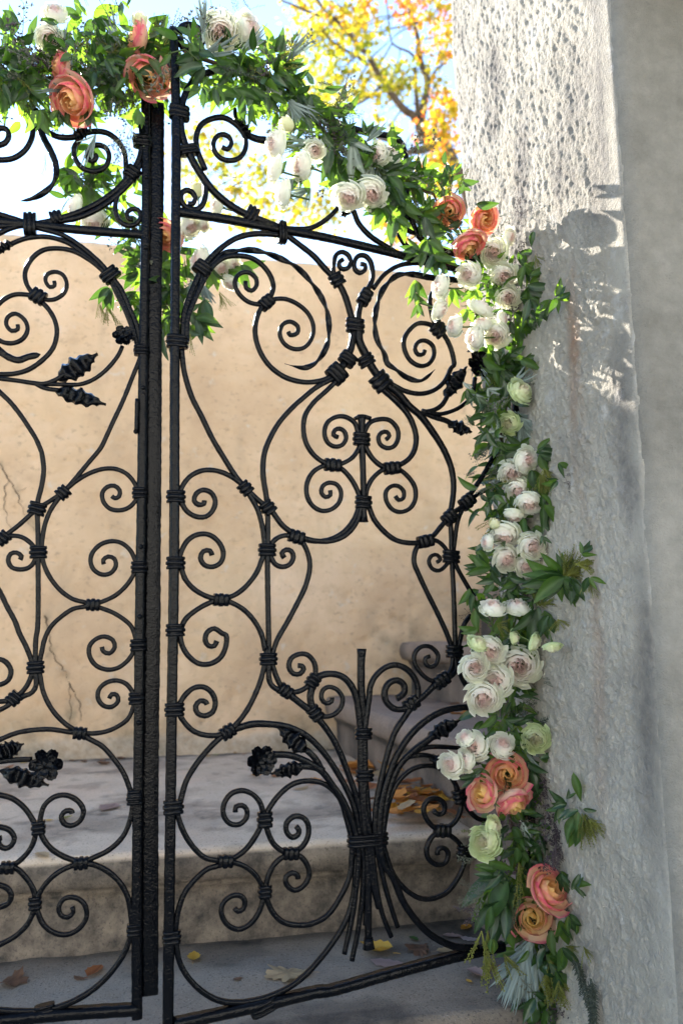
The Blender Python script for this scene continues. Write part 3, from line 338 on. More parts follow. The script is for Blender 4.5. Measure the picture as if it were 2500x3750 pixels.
  ['pier','green',[0.35,1.3484,0.6061],0.0151,[0.074,-0.199,-0.977]],
  ['pier','green',[0.3084,1.4378,0.625],0.0137,[0.842,-0.539,-0.008]],
  ['pier','white',[0.2573,1.4144,0.6001],0.0256,[0.0,-0.953,-0.302]],
  ['pier','white',[0.2273,1.4007,0.5734],0.0236,[0.016,-0.999,0.035]],
  ['pier','white',[0.3128,1.4398,0.5732],0.0358,[-0.217,-0.97,-0.105]],
  ['pier','white',[0.2658,1.4184,0.5497],0.0272,[-0.374,-0.926,0.051]],
  ['pier','white',[0.2422,1.4076,0.5199],0.0288,[-0.221,-0.957,-0.19]],
  ['pier','white',[0.2052,1.391,0.4591],0.0146,[-0.412,-0.645,0.643]],
  ['pier','white',[0.2199,1.3978,0.4422],0.0236,[-0.464,-0.878,0.118]],
  ['pier','white',[0.2014,1.3894,0.4207],0.0183,[-0.539,-0.798,0.271]],
  ['pier','white',[0.1775,1.3786,0.4158],0.0204,[-0.443,-0.886,0.137]],
  ['pier','white',[0.2745,1.4227,0.4431],0.0217,[0.129,-0.822,0.554]],
  ['pier','green',[0.333,1.4295,0.45],0.0242,[-0.234,-0.97,-0.058]],
  ['pier','orange',[0.2815,1.4262,0.3915],0.0365,[-0.164,-0.985,-0.051]],
  ['pier','sunset',[0.2336,1.4045,0.3638],0.0294,[-0.731,-0.592,0.339]],
  ['pier','sunset',[0.2913,1.431,0.3435],0.0323,[0.366,-0.553,-0.749]],
  ['pier','green',[0.2319,1.4044,0.2867],0.0261,[-0.534,-0.821,0.201]],
  ['pier','green',[0.2545,1.4145,0.3087],0.0177,[0.72,-0.678,0.145]],
  ['pier','sunset',[0.3172,1.4446,0.1547],0.0373,[-0.223,-0.97,0.101]],
  ['pier','orange',[0.3398,1.4019,0.2133],0.0363,[0.312,-0.807,0.502]],
 ],
 'sprays': [
  ['left','leaf',[-0.5633,1.2255,1.6339],[-0.009,0.157,-0.988],[0.334,-0.728,-0.599],7,0.0458,90],
  ['left','leaf',[-0.5393,1.2306,1.6017],[-0.35,0.147,-0.925],[0.325,-0.741,-0.588],7,0.0485,80],
  ['left','leaf',[-0.5663,1.2239,1.5582],[0.165,0.155,-0.974],[0.345,-0.746,-0.569],6,0.048,60],
  ['left','leaf',[-0.5273,1.2328,1.5616],[0.165,0.155,-0.974],[0.322,-0.754,-0.573],6,0.043,70],
  ['left','leaf',[-0.4306,1.2567,1.7108],[0.76,0.102,-0.641],[0.251,-0.732,-0.633],6,0.0472,80],
  ['left','leaf',[-0.4513,1.252,1.7132],[-0.937,-0.055,0.346],[0.263,-0.728,-0.633],4,0.036,60],
  ['left','leaf',[-0.4164,1.2596,1.6821],[0.334,0.148,-0.931],[0.245,-0.743,-0.623],7,0.0472,70],
  ['left','leaf',[-0.3972,1.2637,1.6542],[0.492,0.137,-0.86],[0.237,-0.753,-0.614],6,0.0444,80],
  ['left','leaf',[-0.5104,1.2362,1.5225],[0.334,0.148,-0.931],[0.317,-0.768,-0.557],5,0.0402,60],
  ['left','leaf',[-0.4335,1.2539,1.5345],[0.492,0.137,-0.86],[0.269,-0.78,-0.565],5,0.0353,60],
  ['left','leaf',[-0.3803,1.2672,1.6198],[0.165,0.155,-0.974],[0.23,-0.766,-0.601],6,0.0415,80],
  ['left','leaf',[-0.3996,1.2623,1.5826],[-0.009,0.157,-0.988],[0.245,-0.772,-0.586],6,0.0357,90],
  ['left','leaf',[-0.5486,1.2294,1.6824],[-0.937,-0.055,0.346],[0.32,-0.718,-0.618],4,0.038,60],
  ['left','leaf',[-0.4755,1.2461,1.6805],[-0.182,0.154,-0.971],[0.28,-0.733,-0.621],5,0.0385,80],
  ['left','leaf',[-0.5723,1.2238,1.6627],[0.009,-0.157,0.988],[0.336,-0.718,-0.609],3,0.0405,40],
  ['left','leaf',[-0.3517,1.2728,1.5474],[-0.182,0.154,-0.971],[0.218,-0.79,-0.573],5,0.0331,60],
  ['left','leaf',[-0.4784,1.2435,1.5275],[-0.009,0.157,-0.988],[0.297,-0.773,-0.561],4,0.035,60],
  ['left','seed',[-0.4373,1.2541,1.6254],[0.165,0.155,-0.974],[0.263,-0.754,-0.602],5,0.0412,60],
  ['left','seed',[-0.42,1.2575,1.5792],[0.492,0.137,-0.86],[0.257,-0.77,-0.584],6,0.0411,70],
  ['left','seed',[-0.3992,1.2622,1.5704],[0.76,0.102,-0.641],[0.245,-0.776,-0.581],4,0.0412,60],
  ['left','twig',[-0.418,1.2597,1.7227],[0.649,-0.119,0.751],[0.243,-0.731,-0.637],3,0.0446,40],
  ['left','twig',[-0.3988,1.2639,1.6979],[0.87,-0.077,0.486],[0.234,-0.741,-0.629],3,0.0334,50],
  ['left','bud',[-0.5453,1.2289,1.5766],[0.25,0.152,-0.956],[0.331,-0.746,-0.578],3,0.0697,20],
  ['left','seed',[-0.3805,1.2654,1.4824],[-0.182,0.154,-0.971],[0.242,-0.803,-0.544],5,0.0381,60],
  ['left','seed',[-0.3662,1.2691,1.5147],[-0.096,0.156,-0.983],[0.23,-0.797,-0.559],4,0.0493,40],
  ['left','twig',[-0.4965,1.2384,1.442],[-0.009,0.157,-0.988],[0.317,-0.792,-0.522],2,0.0319,30],
  ['left','twig',[-0.4422,1.2544,1.7402],[0.182,-0.154,0.971],[0.255,-0.723,-0.643],2,0.0334,30],
  ['behind','leaf',[-0.4614,1.3518,1.5319],[-0.182,0.154,-0.971],[0.273,-0.799,-0.536],5,0.0436,90],
  ['behind','leaf',[-0.5,1.3438,1.4829],[0.862,0.08,-0.501],[0.299,-0.804,-0.513],7,0.0431,100],
  ['behind','leaf',[-0.4616,1.3534,1.4542],[0.937,0.055,-0.346],[0.279,-0.819,-0.502],7,0.0491,100],
  ['behind','leaf',[-0.4835,1.3479,1.4697],[-0.943,0.052,-0.33],[0.291,-0.811,-0.508],4,0.0374,60],
  ['behind','leaf',[-0.3808,1.3715,1.4898],[-0.009,0.157,-0.988],[0.229,-0.823,-0.519],5,0.041,70],
  ['behind','leaf',[-0.4412,1.3573,1.4941],[0.492,0.137,-0.86],[0.264,-0.812,-0.52],5,0.0378,80],
  ['behind','leaf',[-0.3793,1.3754,1.323],[-0.87,0.077,-0.486],[0.239,-0.866,-0.439],6,0.0318,90],
  ['behind','leaf',[-0.3704,1.3781,1.2935],[-0.986,0.026,-0.163],[0.235,-0.875,-0.424],6,0.0346,80],
  ['behind','leaf',[-0.418,1.3677,1.2586],[-0.35,0.147,-0.925],[0.267,-0.874,-0.405],6,0.0399,50],
  ['behind','leaf',[-0.3749,1.3778,1.2567],[-0.35,0.147,-0.925],[0.24,-0.882,-0.405],5,0.0431,70],
  ['behind','leaf',[-0.3688,1.3798,1.2272],[0.492,0.137,-0.86],[0.238,-0.89,-0.389],5,0.0401,60],
  ['behind','leaf',[-0.3212,1.3893,1.3046],[-0.009,0.157,-0.988],[0.203,-0.88,-0.43],5,0.0407,60],
  ['behind','leaf',[-0.3148,1.3916,1.2625],[-0.182,0.154,-0.971],[0.201,-0.891,-0.408],6,0.0435,70],
  ['behind','leaf',[-0.322,1.391,1.2073],[0.165,0.155,-0.974],[0.209,-0.902,-0.378],5,0.0432,60],
  ['behind','leaf',[-0.2557,1.3308,1.1874],[0.492,0.137,-0.86],[0.174,-0.907,-0.383],4,0.0469,40],
  ['behind','leaf',[-0.2506,1.3329,1.1883],[0.937,0.055,-0.346],[0.171,-0.908,-0.384],3,0.047,30],
  ['behind','leaf',[-0.2661,1.3262,1.1972],[-0.35,0.147,-0.925],[0.181,-0.903,-0.39],4,0.0385,60],
  ['behind','leaf',[-0.2356,1.3386,1.2199],[-0.009,0.157,-0.988],[0.159,-0.902,-0.401],3,0.039,40],
  ['behind','leaf',[-0.2021,1.3513,1.285],[0.76,0.102,-0.641],[0.133,-0.891,-0.435],4,0.0368,70],
  ['behind','leaf',[-0.1807,1.36,1.2981],[0.862,0.08,-0.501],[0.118,-0.89,-0.44],3,0.0428,50],
  ['behind','leaf',[-0.2285,1.3403,1.2799],[0.492,0.137,-0.86],[0.151,-0.888,-0.434],4,0.0337,60],
  ['behind','bud',[-0.4329,1.3554,1.2232],[-0.096,0.156,-0.983],[0.28,-0.878,-0.388],2,0.031,20],
  ['behind','bud',[-0.4196,1.3586,1.2185],[-0.096,0.156,-0.983],[0.272,-0.882,-0.385],2,0.0452,15],
  ['behind','bud',[-0.2611,1.3192,1.1539],[-0.096,0.156,-0.983],[0.181,-0.913,-0.366],2,0.0409,20],
  ['behind','bud',[-0.3136,1.3841,1.1653],[-0.096,0.156,-0.983],[0.207,-0.911,-0.356],2,0.0371,20],
  ['behind','bud',[-0.2134,1.3379,1.2341],[0.334,0.148,-0.931],[0.144,-0.901,-0.41],3,0.0307,40],
  ['behind','grey',[-0.2474,1.3232,1.2541],[-0.35,0.147,-0.925],[0.167,-0.891,-0.423],5,0.0387,40],
  ['behind','grey',[-0.2395,1.3267,1.2439],[-0.182,0.154,-0.971],[0.161,-0.894,-0.417],5,0.0332,50],
  ['arch','leaf',[-0.2282,1.2291,1.6155],[-0.986,0.026,-0.163],[0.143,-0.771,-0.621],3,0.0539,40],
  ['arch','leaf',[-0.2488,1.2206,1.6478],[0.492,0.137,-0.86],[0.154,-0.757,-0.635],2,0.0484,30],
  ['arch','leaf',[-0.2303,1.2279,1.5937],[-1.0,-0.001,0.009],[0.146,-0.777,-0.613],4,0.051,50],
  ['arch','leaf',[-0.193,1.2448,1.6369],[0.25,0.152,-0.956],[0.119,-0.77,-0.626],4,0.0464,50],
  ['arch','leaf',[-0.1848,1.2479,1.6029],[-0.943,0.052,-0.33],[0.116,-0.782,-0.613],4,0.0409,50],
  ['arch','leaf',[-0.1142,1.2797,1.6676],[0.508,-0.135,0.851],[0.069,-0.773,-0.63],2,0.0477,20],
  ['arch','leaf',[-0.1143,1.2798,1.6739],[-0.937,-0.055,0.346],[0.069,-0.772,-0.632],3,0.0422,60],
  ['arch','leaf',[-0.1087,1.2819,1.6537],[0.943,-0.052,0.33],[0.066,-0.778,-0.625],3,0.0309,50],
  ['arch','leaf',[-0.0978,1.2866,1.6416],[0.492,0.137,-0.86],[0.06,-0.783,-0.619],4,0.0338,60],
  ['arch','leaf',[-0.1408,1.2676,1.6333],[-0.508,0.135,-0.851],[0.087,-0.78,-0.62],6,0.0388,90],
  ['arch','leaf',[-0.1619,1.2584,1.6385],[-0.182,0.154,-0.971],[0.1,-0.775,-0.624],5,0.0386,70],
  ['arch','leaf',[-0.2096,1.2365,1.5613],[0.165,0.155,-0.974],[0.134,-0.79,-0.598],5,0.0404,70],
  ['arch','leaf',[-0.1793,1.25,1.5712],[0.334,0.148,-0.931],[0.114,-0.792,-0.6],6,0.0408,80],
  ['arch','leaf',[-0.1508,1.2625,1.5804],[-0.009,0.157,-0.988],[0.095,-0.794,-0.601],6,0.0412,70],
  ['arch','leaf',[-0.1244,1.2741,1.5766],[0.165,0.155,-0.974],[0.078,-0.799,-0.597],6,0.036,80],
  ['arch','leaf',[-0.1505,1.2622,1.5438],[0.334,0.148,-0.931],[0.096,-0.805,-0.586],4,0.0328,60],
  ['arch','leaf',[-0.232,1.2267,1.5541],[-0.35,0.147,-0.925],[0.149,-0.788,-0.597],4,0.0347,70],
  ['arch','leaf',[-0.0868,1.2912,1.6295],[0.334,0.148,-0.931],[0.053,-0.788,-0.613],4,0.0366,60],
  ['arch','leaf',[-0.0703,1.2981,1.6003],[0.492,0.137,-0.86],[0.043,-0.799,-0.6],4,0.0395,50],
  ['arch','leaf',[-0.0509,1.3066,1.6002],[0.165,0.155,-0.974],[0.031,-0.801,-0.598],4,0.0426,30],
  ['arch','leaf',[-0.0593,1.3024,1.5535],[0.937,0.055,-0.346],[0.037,-0.814,-0.58],4,0.0338,60],
  ['arch','leaf',[-0.0313,1.3149,1.5747],[0.862,0.08,-0.501],[0.019,-0.811,-0.585],4,0.0399,40],
  ['arch','leaf',[-0.0148,1.3214,1.5073],[-0.182,0.154,-0.971],[0.009,-0.832,-0.555],2,0.0653,20],
  ['arch','leaf',[0.0021,1.3286,1.4902],[0.165,0.155,-0.974],[-0.001,-0.838,-0.546],3,0.0627,30],
  ['arch','leaf',[-0.0429,1.3084,1.4592],[-0.986,0.026,-0.163],[0.028,-0.843,-0.537],3,0.0476,40],
  ['arch','leaf',[-0.0675,1.2972,1.4342],[-0.35,0.147,-0.925],[0.044,-0.848,-0.529],4,0.0305,60],
  ['arch','leaf',[-0.0032,1.3269,1.5453],[0.492,0.137,-0.86],[0.002,-0.822,-0.57],4,0.0458,40],
  ['arch','leaf',[0.052,1.3513,1.5489],[0.35,-0.147,0.925],[-0.032,-0.825,-0.564],3,0.032,50],
  ['arch','leaf',[0.0908,1.3685,1.5538],[0.983,0.029,-0.18],[-0.055,-0.826,-0.561],3,0.0353,40],
  ['arch','leaf',[0.0111,1.3332,1.54],[0.009,-0.157,0.988],[-0.007,-0.824,-0.566],2,0.0259,40],
  ['arch','leaf',[0.1078,1.3753,1.494],[0.983,0.029,-0.18],[-0.066,-0.844,-0.533],6,0.0412,70],
  ['arch','leaf',[0.0894,1.367,1.4762],[0.492,0.137,-0.86],[-0.055,-0.848,-0.528],7,0.0467,80],
  ['arch','leaf',[0.0949,1.3691,1.4521],[-0.009,0.157,-0.988],[-0.059,-0.854,-0.516],7,0.0437,70],
  ['arch','leaf',[0.1132,1.3773,1.4633],[0.334,0.148,-0.931],[-0.07,-0.852,-0.519],6,0.044,60],
  ['arch','leaf',[0.0765,1.3607,1.4222],[-0.182,0.154,-0.971],[-0.048,-0.862,-0.505],5,0.0376,60],
  ['arch','leaf',[0.0624,1.3548,1.4563],[0.492,0.137,-0.86],[-0.039,-0.852,-0.523],5,0.0404,70],
  ['arch','leaf',[0.0837,1.3647,1.4938],[1.0,0.001,-0.009],[-0.052,-0.842,-0.536],5,0.0409,60],
  ['arch','silver',[0.0224,1.3379,1.518],[0.165,0.155,-0.974],[-0.014,-0.832,-0.555],2,0.0748,14],
  ['arch','silver',[0.0396,1.3453,1.5039],[-0.096,0.156,-0.983],[-0.025,-0.837,-0.547],2,0.0808,14],
  ['arch','silver',[0.0629,1.3554,1.4913],[-0.182,0.154,-0.971],[-0.039,-0.842,-0.538],3,0.058,22],
  ['arch','silver',[0.0196,1.3368,1.5267],[0.76,0.102,-0.641],[-0.012,-0.829,-0.559],3,0.0489,30],
  ['arch','silver',[-0.0976,1.2859,1.5852],[-0.983,-0.029,0.18],[0.061,-0.8,-0.597],4,0.0391,20],
  ['arch','silver',[-0.1032,1.2842,1.6398],[0.334,0.148,-0.931],[0.063,-0.783,-0.619],1,0.0365,10],
  ['arch','grey',[-0.0867,1.2906,1.5762],[0.636,0.121,-0.762],[0.054,-0.804,-0.592],5,0.0532,20],
  ['arch','grey',[-0.0703,1.2978,1.5751],[0.76,0.102,-0.641],[0.044,-0.806,-0.59],4,0.0479,25],
  ['arch','grey',[-0.0783,1.2924,1.4223],[-0.772,0.1,-0.628],[0.051,-0.85,-0.524],4,0.0331,40],
  ['arch','grey',[-0.0512,1.3042,1.4142],[-0.772,0.1,-0.628],[0.034,-0.855,-0.517],3,0.0417,30],
  ['arch','grey',[0.0719,1.3595,1.4969],[0.76,0.102,-0.641],[-0.044,-0.841,-0.539],5,0.0437,40],
  ['arch','purple',[-0.1191,1.2766,1.5907],[-0.87,0.077,-0.486],[0.074,-0.795,-0.602],6,0.0417,70],
  ['arch','purple',[-0.0648,1.3005,1.5957],[0.636,0.121,-0.762],[0.04,-0.801,-0.598],6,0.0424,50],
  ['arch','purple',[-0.0426,1.3097,1.5523],[0.636,0.121,-0.762],[0.027,-0.816,-0.578],6,0.0425,50],
  ['arch','purple',[-0.0202,1.3194,1.5402],[0.334,0.148,-0.931],[0.013,-0.822,-0.57],6,0.0427,40],
  ['arch','purple',[-0.0148,1.3214,1.5073],[-0.35,0.147,-0.925],[0.009,-0.832,-0.555],5,0.0341,50],
  ['arch','seed',[-0.1296,1.2716,1.5626],[-0.182,0.154,-0.971],[0.082,-0.802,-0.591],4,0.0386,40],
  ['arch','twig',[-0.0369,1.3127,1.592],[0.937,0.055,-0.346],[0.023,-0.805,-0.593],3,0.0655,15],
  ['arch','twig',[-0.0029,1.3274,1.5772],[0.983,0.029,-0.18],[0.002,-0.813,-0.583],3,0.0488,20],
  ['arch','twig',[-0.1524,1.2639,1.7363],[0.35,-0.147,0.925],[0.09,-0.748,-0.658],4,0.0252,70],
  ['arch','seed',[-0.176,1.2533,1.721],[-0.165,-0.155,0.974],[0.105,-0.749,-0.655],2,0.0194,40],
  ['arch','twig',[-0.1745,1.2498,1.4028],[-0.983,-0.029,0.18],[0.118,-0.843,-0.525],3,0.0427,25],
  ['arch','twig',[-0.1491,1.261,1.4065],[-0.986,0.026,-0.163],[0.1,-0.846,-0.524],3,0.0404,30],
  ['arch','twig',[-0.2199,1.2341,1.7108],[0.009,-0.157,0.988],[0.133,-0.744,-0.655],2,0.0137,30],
  ['arch','leaf',[0.2066,1.419,1.5006],[0.772,-0.1,0.628],[-0.123,-0.845,-0.521],2,0.035,30],
  ['arch','leaf',[0.2211,1.4256,1.514],[0.009,-0.157,0.988],[-0.13,-0.841,-0.525],3,0.0264,50],
  ['arch','leaf',[0.23,1.4294,1.502],[1.0,0.001,-0.009],[-0.136,-0.844,-0.518],2,0.0352,30],
  ['arch','leaf',[0.2155,1.4229,1.4886],[-0.492,-0.137,0.86],[-0.128,-0.848,-0.515],3,0.0263,50],
  ['arch','leaf',[0.1474,1.3928,1.4989],[0.937,0.055,-0.346],[-0.089,-0.844,-0.529],4,0.043,60],
  ['arch','leaf',[0.1237,1.3817,1.4369],[-0.009,0.157,-0.988],[-0.077,-0.86,-0.505],5,0.0466,70],
  ['arch','leaf',[0.1584,1.3968,1.4085],[0.76,0.102,-0.641],[-0.098,-0.868,-0.487],6,0.047,70],
  ['arch','leaf',[0.1661,1.3997,1.3643],[0.492,0.137,-0.86],[-0.104,-0.879,-0.464],6,0.0426,80],
  ['arch','leaf',[0.1787,1.405,1.3351],[0.636,0.121,-0.762],[-0.113,-0.887,-0.448],5,0.0469,70],
  ['arch','leaf',[0.1478,1.3914,1.3419],[-1.0,-0.001,0.009],[-0.094,-0.885,-0.456],4,0.038,50],
  ['arch','leaf',[0.0843,1.3641,1.4178],[-0.182,0.154,-0.971],[-0.053,-0.863,-0.502],5,0.0502,60],
  ['arch','leaf',[0.1418,1.388,1.2777],[-0.009,0.157,-0.988],[-0.092,-0.901,-0.424],4,0.0335,40],
  ['arch','leaf',[0.1054,1.3731,1.3957],[0.165,0.155,-0.974],[-0.067,-0.87,-0.488],4,0.0462,50],
  ['pier','leaf',[0.1607,1.397,1.3368],[-0.87,0.077,-0.486],[-0.102,-0.886,-0.452],3,0.0287,60],
  ['pier','leaf',[0.1937,1.4116,1.3327],[-0.35,0.147,-0.925],[-0.122,-0.887,-0.445],4,0.0316,60],
  ['pier','leaf',[0.2376,1.4315,1.3766],[0.492,0.137,-0.86],[-0.145,-0.876,-0.46],4,0.0321,60],
  ['pier','leaf',[0.3576,1.3744,1.3675],[-0.182,0.154,-0.971],[-0.223,-0.858,-0.463],1,0.0309,10],
  ['pier','leaf',[0.3443,1.4342,1.3541],[0.862,0.08,-0.501],[-0.209,-0.872,-0.443],4,0.0375,50],
  ['pier','leaf',[0.3488,1.4132,1.3208],[0.492,0.137,-0.86],[-0.216,-0.876,-0.431],5,0.0421,60],
  ['pier','leaf',[0.3532,1.3929,1.2887],[0.943,-0.052,0.33],[-0.223,-0.88,-0.419],3,0.0336,40],
  ['pier','leaf',[0.2114,1.419,1.2773],[0.492,0.137,-0.86],[-0.134,-0.9,-0.414],4,0.0342,60],
  ['pier','leaf',[0.2599,1.4406,1.284],[-0.508,0.135,-0.851],[-0.162,-0.897,-0.411],3,0.0347,60],
  ['pier','leaf',[0.2383,1.4306,1.2405],[-0.182,0.154,-0.971],[-0.151,-0.908,-0.391],3,0.0317,60],
  ['pier','leaf',[0.2863,1.4523,1.2892],[0.76,0.102,-0.641],[-0.176,-0.895,-0.409],4,0.035,60],
  ['pier','leaf',[0.3514,1.4003,1.2702],[0.937,0.055,-0.346],[-0.222,-0.886,-0.408],5,0.0441,60],
  ['pier','leaf',[0.3447,1.4303,1.2617],[1.0,0.001,-0.009],[-0.215,-0.892,-0.397],5,0.045,50],
  ['pier','leaf',[0.3521,1.3967,1.2466],[0.492,0.137,-0.86],[-0.224,-0.89,-0.396],4,0.0439,60],
  ['pier','leaf',[0.3601,1.3603,1.2196],[0.492,0.137,-0.86],[-0.236,-0.89,-0.389],4,0.0377,50],
  ['pier','leaf',[0.3724,1.3043,1.2076],[0.508,-0.135,0.851],[-0.252,-0.884,-0.395],2,0.0265,30],
  ['pier','leaf',[0.3733,1.2999,1.2018],[0.968,-0.039,0.247],[-0.254,-0.884,-0.392],2,0.0312,30],
  ['pier','leaf',[0.3733,1.2999,1.2018],[-0.182,0.154,-0.971],[-0.254,-0.884,-0.392],2,0.0336,20],
  ['pier','leaf',[0.3679,1.3244,1.209],[-0.35,0.147,-0.925],[-0.246,-0.887,-0.391],2,0.0294,30],
  ['pier','leaf',[0.3388,1.4566,1.2394],[0.76,0.102,-0.641],[-0.21,-0.901,-0.38],5,0.0483,60],
  ['pier','leaf',[0.3309,1.4718,1.2317],[-0.35,0.147,-0.925],[-0.204,-0.905,-0.373],5,0.0406,50],
  ['pier','leaf',[0.3395,1.4531,1.2098],[0.492,0.137,-0.86],[-0.212,-0.907,-0.365],5,0.0454,60],
  ['pier','leaf',[0.3503,1.4046,1.2228],[0.492,0.137,-0.86],[-0.224,-0.897,-0.382],4,0.0337,60],
  ['pier','leaf',[0.3435,1.4349,1.2107],[0.937,0.055,-0.346],[-0.216,-0.904,-0.369],5,0.0449,40],
  ['pier','leaf',[0.1396,1.3868,1.2523],[-0.009,0.157,-0.988],[-0.091,-0.907,-0.41],4,0.0257,50],
  ['pier','leaf',[0.1445,1.3888,1.2341],[-0.009,0.157,-0.988],[-0.095,-0.912,-0.4],3,0.0282,40],
  ['pier','leaf',[0.2926,1.4542,1.1659],[-0.35,0.147,-0.925],[-0.185,-0.921,-0.343],5,0.0346,90],
  ['pier','leaf',[0.2687,1.4434,1.1456],[0.492,0.137,-0.86],[-0.173,-0.927,-0.334],3,0.0422,60],
  ['pier','leaf',[0.3216,1.467,1.1593],[0.492,0.137,-0.86],[-0.202,-0.92,-0.335],6,0.0402,90],
  ['pier','leaf',[0.3028,1.4585,1.1341],[-0.009,0.157,-0.988],[-0.192,-0.927,-0.323],6,0.0399,80],
  ['pier','leaf',[0.3329,1.472,1.1498],[0.862,0.08,-0.501],[-0.208,-0.921,-0.328],5,0.0376,60],
  ['pier','leaf',[0.3444,1.4296,1.1399],[1.0,0.001,-0.009],[-0.221,-0.918,-0.33],4,0.0313,60],
  ['pier','leaf',[0.2911,1.4533,1.1318],[0.492,0.137,-0.86],[-0.186,-0.928,-0.324],5,0.0397,90],
  ['pier','leaf',[0.302,1.458,1.1168],[0.165,0.155,-0.974],[-0.193,-0.93,-0.314],5,0.0345,80],
  ['pier','leaf',[0.3259,1.4687,1.1257],[0.937,0.055,-0.346],[-0.206,-0.926,-0.316],4,0.0321,60],
  ['pier','leaf',[0.2324,1.4267,1.0798],[0.492,0.137,-0.86],[-0.153,-0.941,-0.3],4,0.0233,60],
  ['pier','leaf',[0.2516,1.4352,1.0716],[0.492,0.137,-0.86],[-0.165,-0.942,-0.293],5,0.026,80],
  ['pier','leaf',[0.2872,1.4509,1.0409],[-0.508,0.135,-0.851],[-0.187,-0.944,-0.271],4,0.0314,60],
  ['pier','leaf',[0.2741,1.4448,1.0016],[-0.182,0.154,-0.971],[-0.181,-0.952,-0.248],4,0.0312,60],
  ['pier','leaf',[0.338,1.4564,0.9772],[-0.983,-0.029,0.18],[-0.22,-0.948,-0.229],3,0.0444,40],
  ['pier','leaf',[0.2963,1.4546,0.9879],[-0.009,0.157,-0.988],[-0.194,-0.952,-0.237],4,0.0287,60],
  ['pier','leaf',[0.3511,1.3964,0.9522],[0.772,-0.1,0.628],[-0.238,-0.946,-0.222],2,0.0375,20],
  ['pier','leaf',[0.3523,1.3909,0.9535],[0.995,0.015,-0.095],[-0.239,-0.945,-0.223],3,0.0498,25],
  ['pier','leaf',[0.3544,1.3811,0.9435],[0.862,0.08,-0.501],[-0.243,-0.945,-0.218],3,0.047,30],
  ['pier','leaf',[0.3671,1.3228,0.9153],[0.862,0.08,-0.501],[-0.262,-0.943,-0.207],3,0.0284,40],
  ['pier','leaf',[0.3456,1.4211,0.9243],[0.165,0.155,-0.974],[-0.231,-0.952,-0.201],3,0.0431,30],
  ['pier','leaf',[0.3512,1.3954,0.9061],[0.334,0.148,-0.931],[-0.24,-0.952,-0.192],3,0.0473,30],
  ['pier','leaf',[0.3664,1.3256,0.8869],[-0.943,0.052,-0.33],[-0.262,-0.947,-0.187],3,0.0236,50],
  ['pier','leaf',[0.3528,1.3878,0.8744],[0.492,0.137,-0.86],[-0.243,-0.955,-0.172],3,0.0345,40],
  ['pier','leaf',[0.3546,1.3794,0.853],[0.492,0.137,-0.86],[-0.246,-0.956,-0.158],2,0.0465,30],
  ['pier','leaf',[0.3534,1.3848,0.8514],[0.078,0.157,-0.985],[-0.244,-0.957,-0.156],2,0.0442,20],
  ['pier','leaf',[0.3468,1.4146,0.821],[0.165,0.155,-0.974],[-0.236,-0.963,-0.133],3,0.025,60],
  ['pier','leaf',[0.3522,1.3899,0.8001],[0.492,0.137,-0.86],[-0.244,-0.962,-0.121],3,0.0196,60],
  ['pier','leaf',[0.3081,1.4594,0.872],[-0.182,0.154,-0.971],[-0.204,-0.965,-0.163],4,0.0259,60],
  ['pier','leaf',[0.2687,1.4417,0.8719],[-0.182,0.154,-0.971],[-0.181,-0.969,-0.166],3,0.0281,60],
  ['pier','leaf',[0.2805,1.447,0.8858],[-0.009,0.157,-0.988],[-0.187,-0.967,-0.174],4,0.0283,60],
  ['pier','leaf',[0.2402,1.4286,0.7757],[1.0,0.001,-0.009],[-0.165,-0.981,-0.103],3,0.0326,60],
  ['pier','leaf',[0.2635,1.439,0.7463],[-0.937,-0.055,0.346],[-0.18,-0.98,-0.083],4,0.0428,45],
  ['pier','leaf',[0.2663,1.4402,0.7474],[-0.701,-0.112,0.704],[-0.181,-0.98,-0.083],2,0.0479,25],
  ['pier','leaf',[0.2662,1.4402,0.7449],[-0.983,-0.029,0.18],[-0.181,-0.98,-0.082],3,0.0428,40],
  ['pier','leaf',[0.2716,1.4426,0.7425],[0.165,0.155,-0.974],[-0.184,-0.98,-0.08],4,0.0328,50],
  ['pier','leaf',[0.2737,1.4435,0.7274],[-0.943,0.052,-0.33],[-0.186,-0.98,-0.07],4,0.0328,60],
  ['pier','leaf',[0.227,1.4226,0.7114],[-0.508,0.135,-0.851],[-0.157,-0.986,-0.06],2,0.0322,30],
  ['pier','leaf',[0.232,1.4248,0.7016],[-0.009,0.157,-0.988],[-0.16,-0.986,-0.053],2,0.0372,30],
  ['pier','leaf',[0.2391,1.4279,0.677],[0.492,0.137,-0.86],[-0.165,-0.986,-0.036],3,0.0397,40],
  ['pier','leaf',[0.3677,1.3186,0.7221],[-1.0,-0.001,0.009],[-0.268,-0.961,-0.071],4,0.0622,40],
  ['pier','leaf',[0.3677,1.3186,0.7221],[-0.87,0.077,-0.486],[-0.268,-0.961,-0.071],3,0.0507,30],
  ['pier','leaf',[0.3677,1.3186,0.7221],[0.492,0.137,-0.86],[-0.268,-0.961,-0.071],4,0.0507,50],
  ['pier','leaf',[0.3695,1.3099,0.7169],[0.76,0.102,-0.641],[-0.271,-0.96,-0.067],3,0.0549,30],
  ['pier','leaf',[0.3666,1.3233,0.7225],[-0.636,-0.121,0.762],[-0.266,-0.961,-0.071],3,0.0462,40],
  ['pier','leaf',[0.3716,1.3005,0.7185],[0.334,0.148,-0.931],[-0.274,-0.959,-0.069],3,0.0591,30],
  ['pier','leaf',[0.3481,1.4084,0.7218],[-0.87,0.077,-0.486],[-0.239,-0.969,-0.067],4,0.0393,60],
  ['pier','leaf',[0.3183,1.4635,0.7259],[-0.943,0.052,-0.33],[-0.212,-0.975,-0.067],5,0.0409,70],
  ['pier','leaf',[0.3017,1.4561,0.7332],[0.492,0.137,-0.86],[-0.202,-0.977,-0.073],4,0.0382,70],
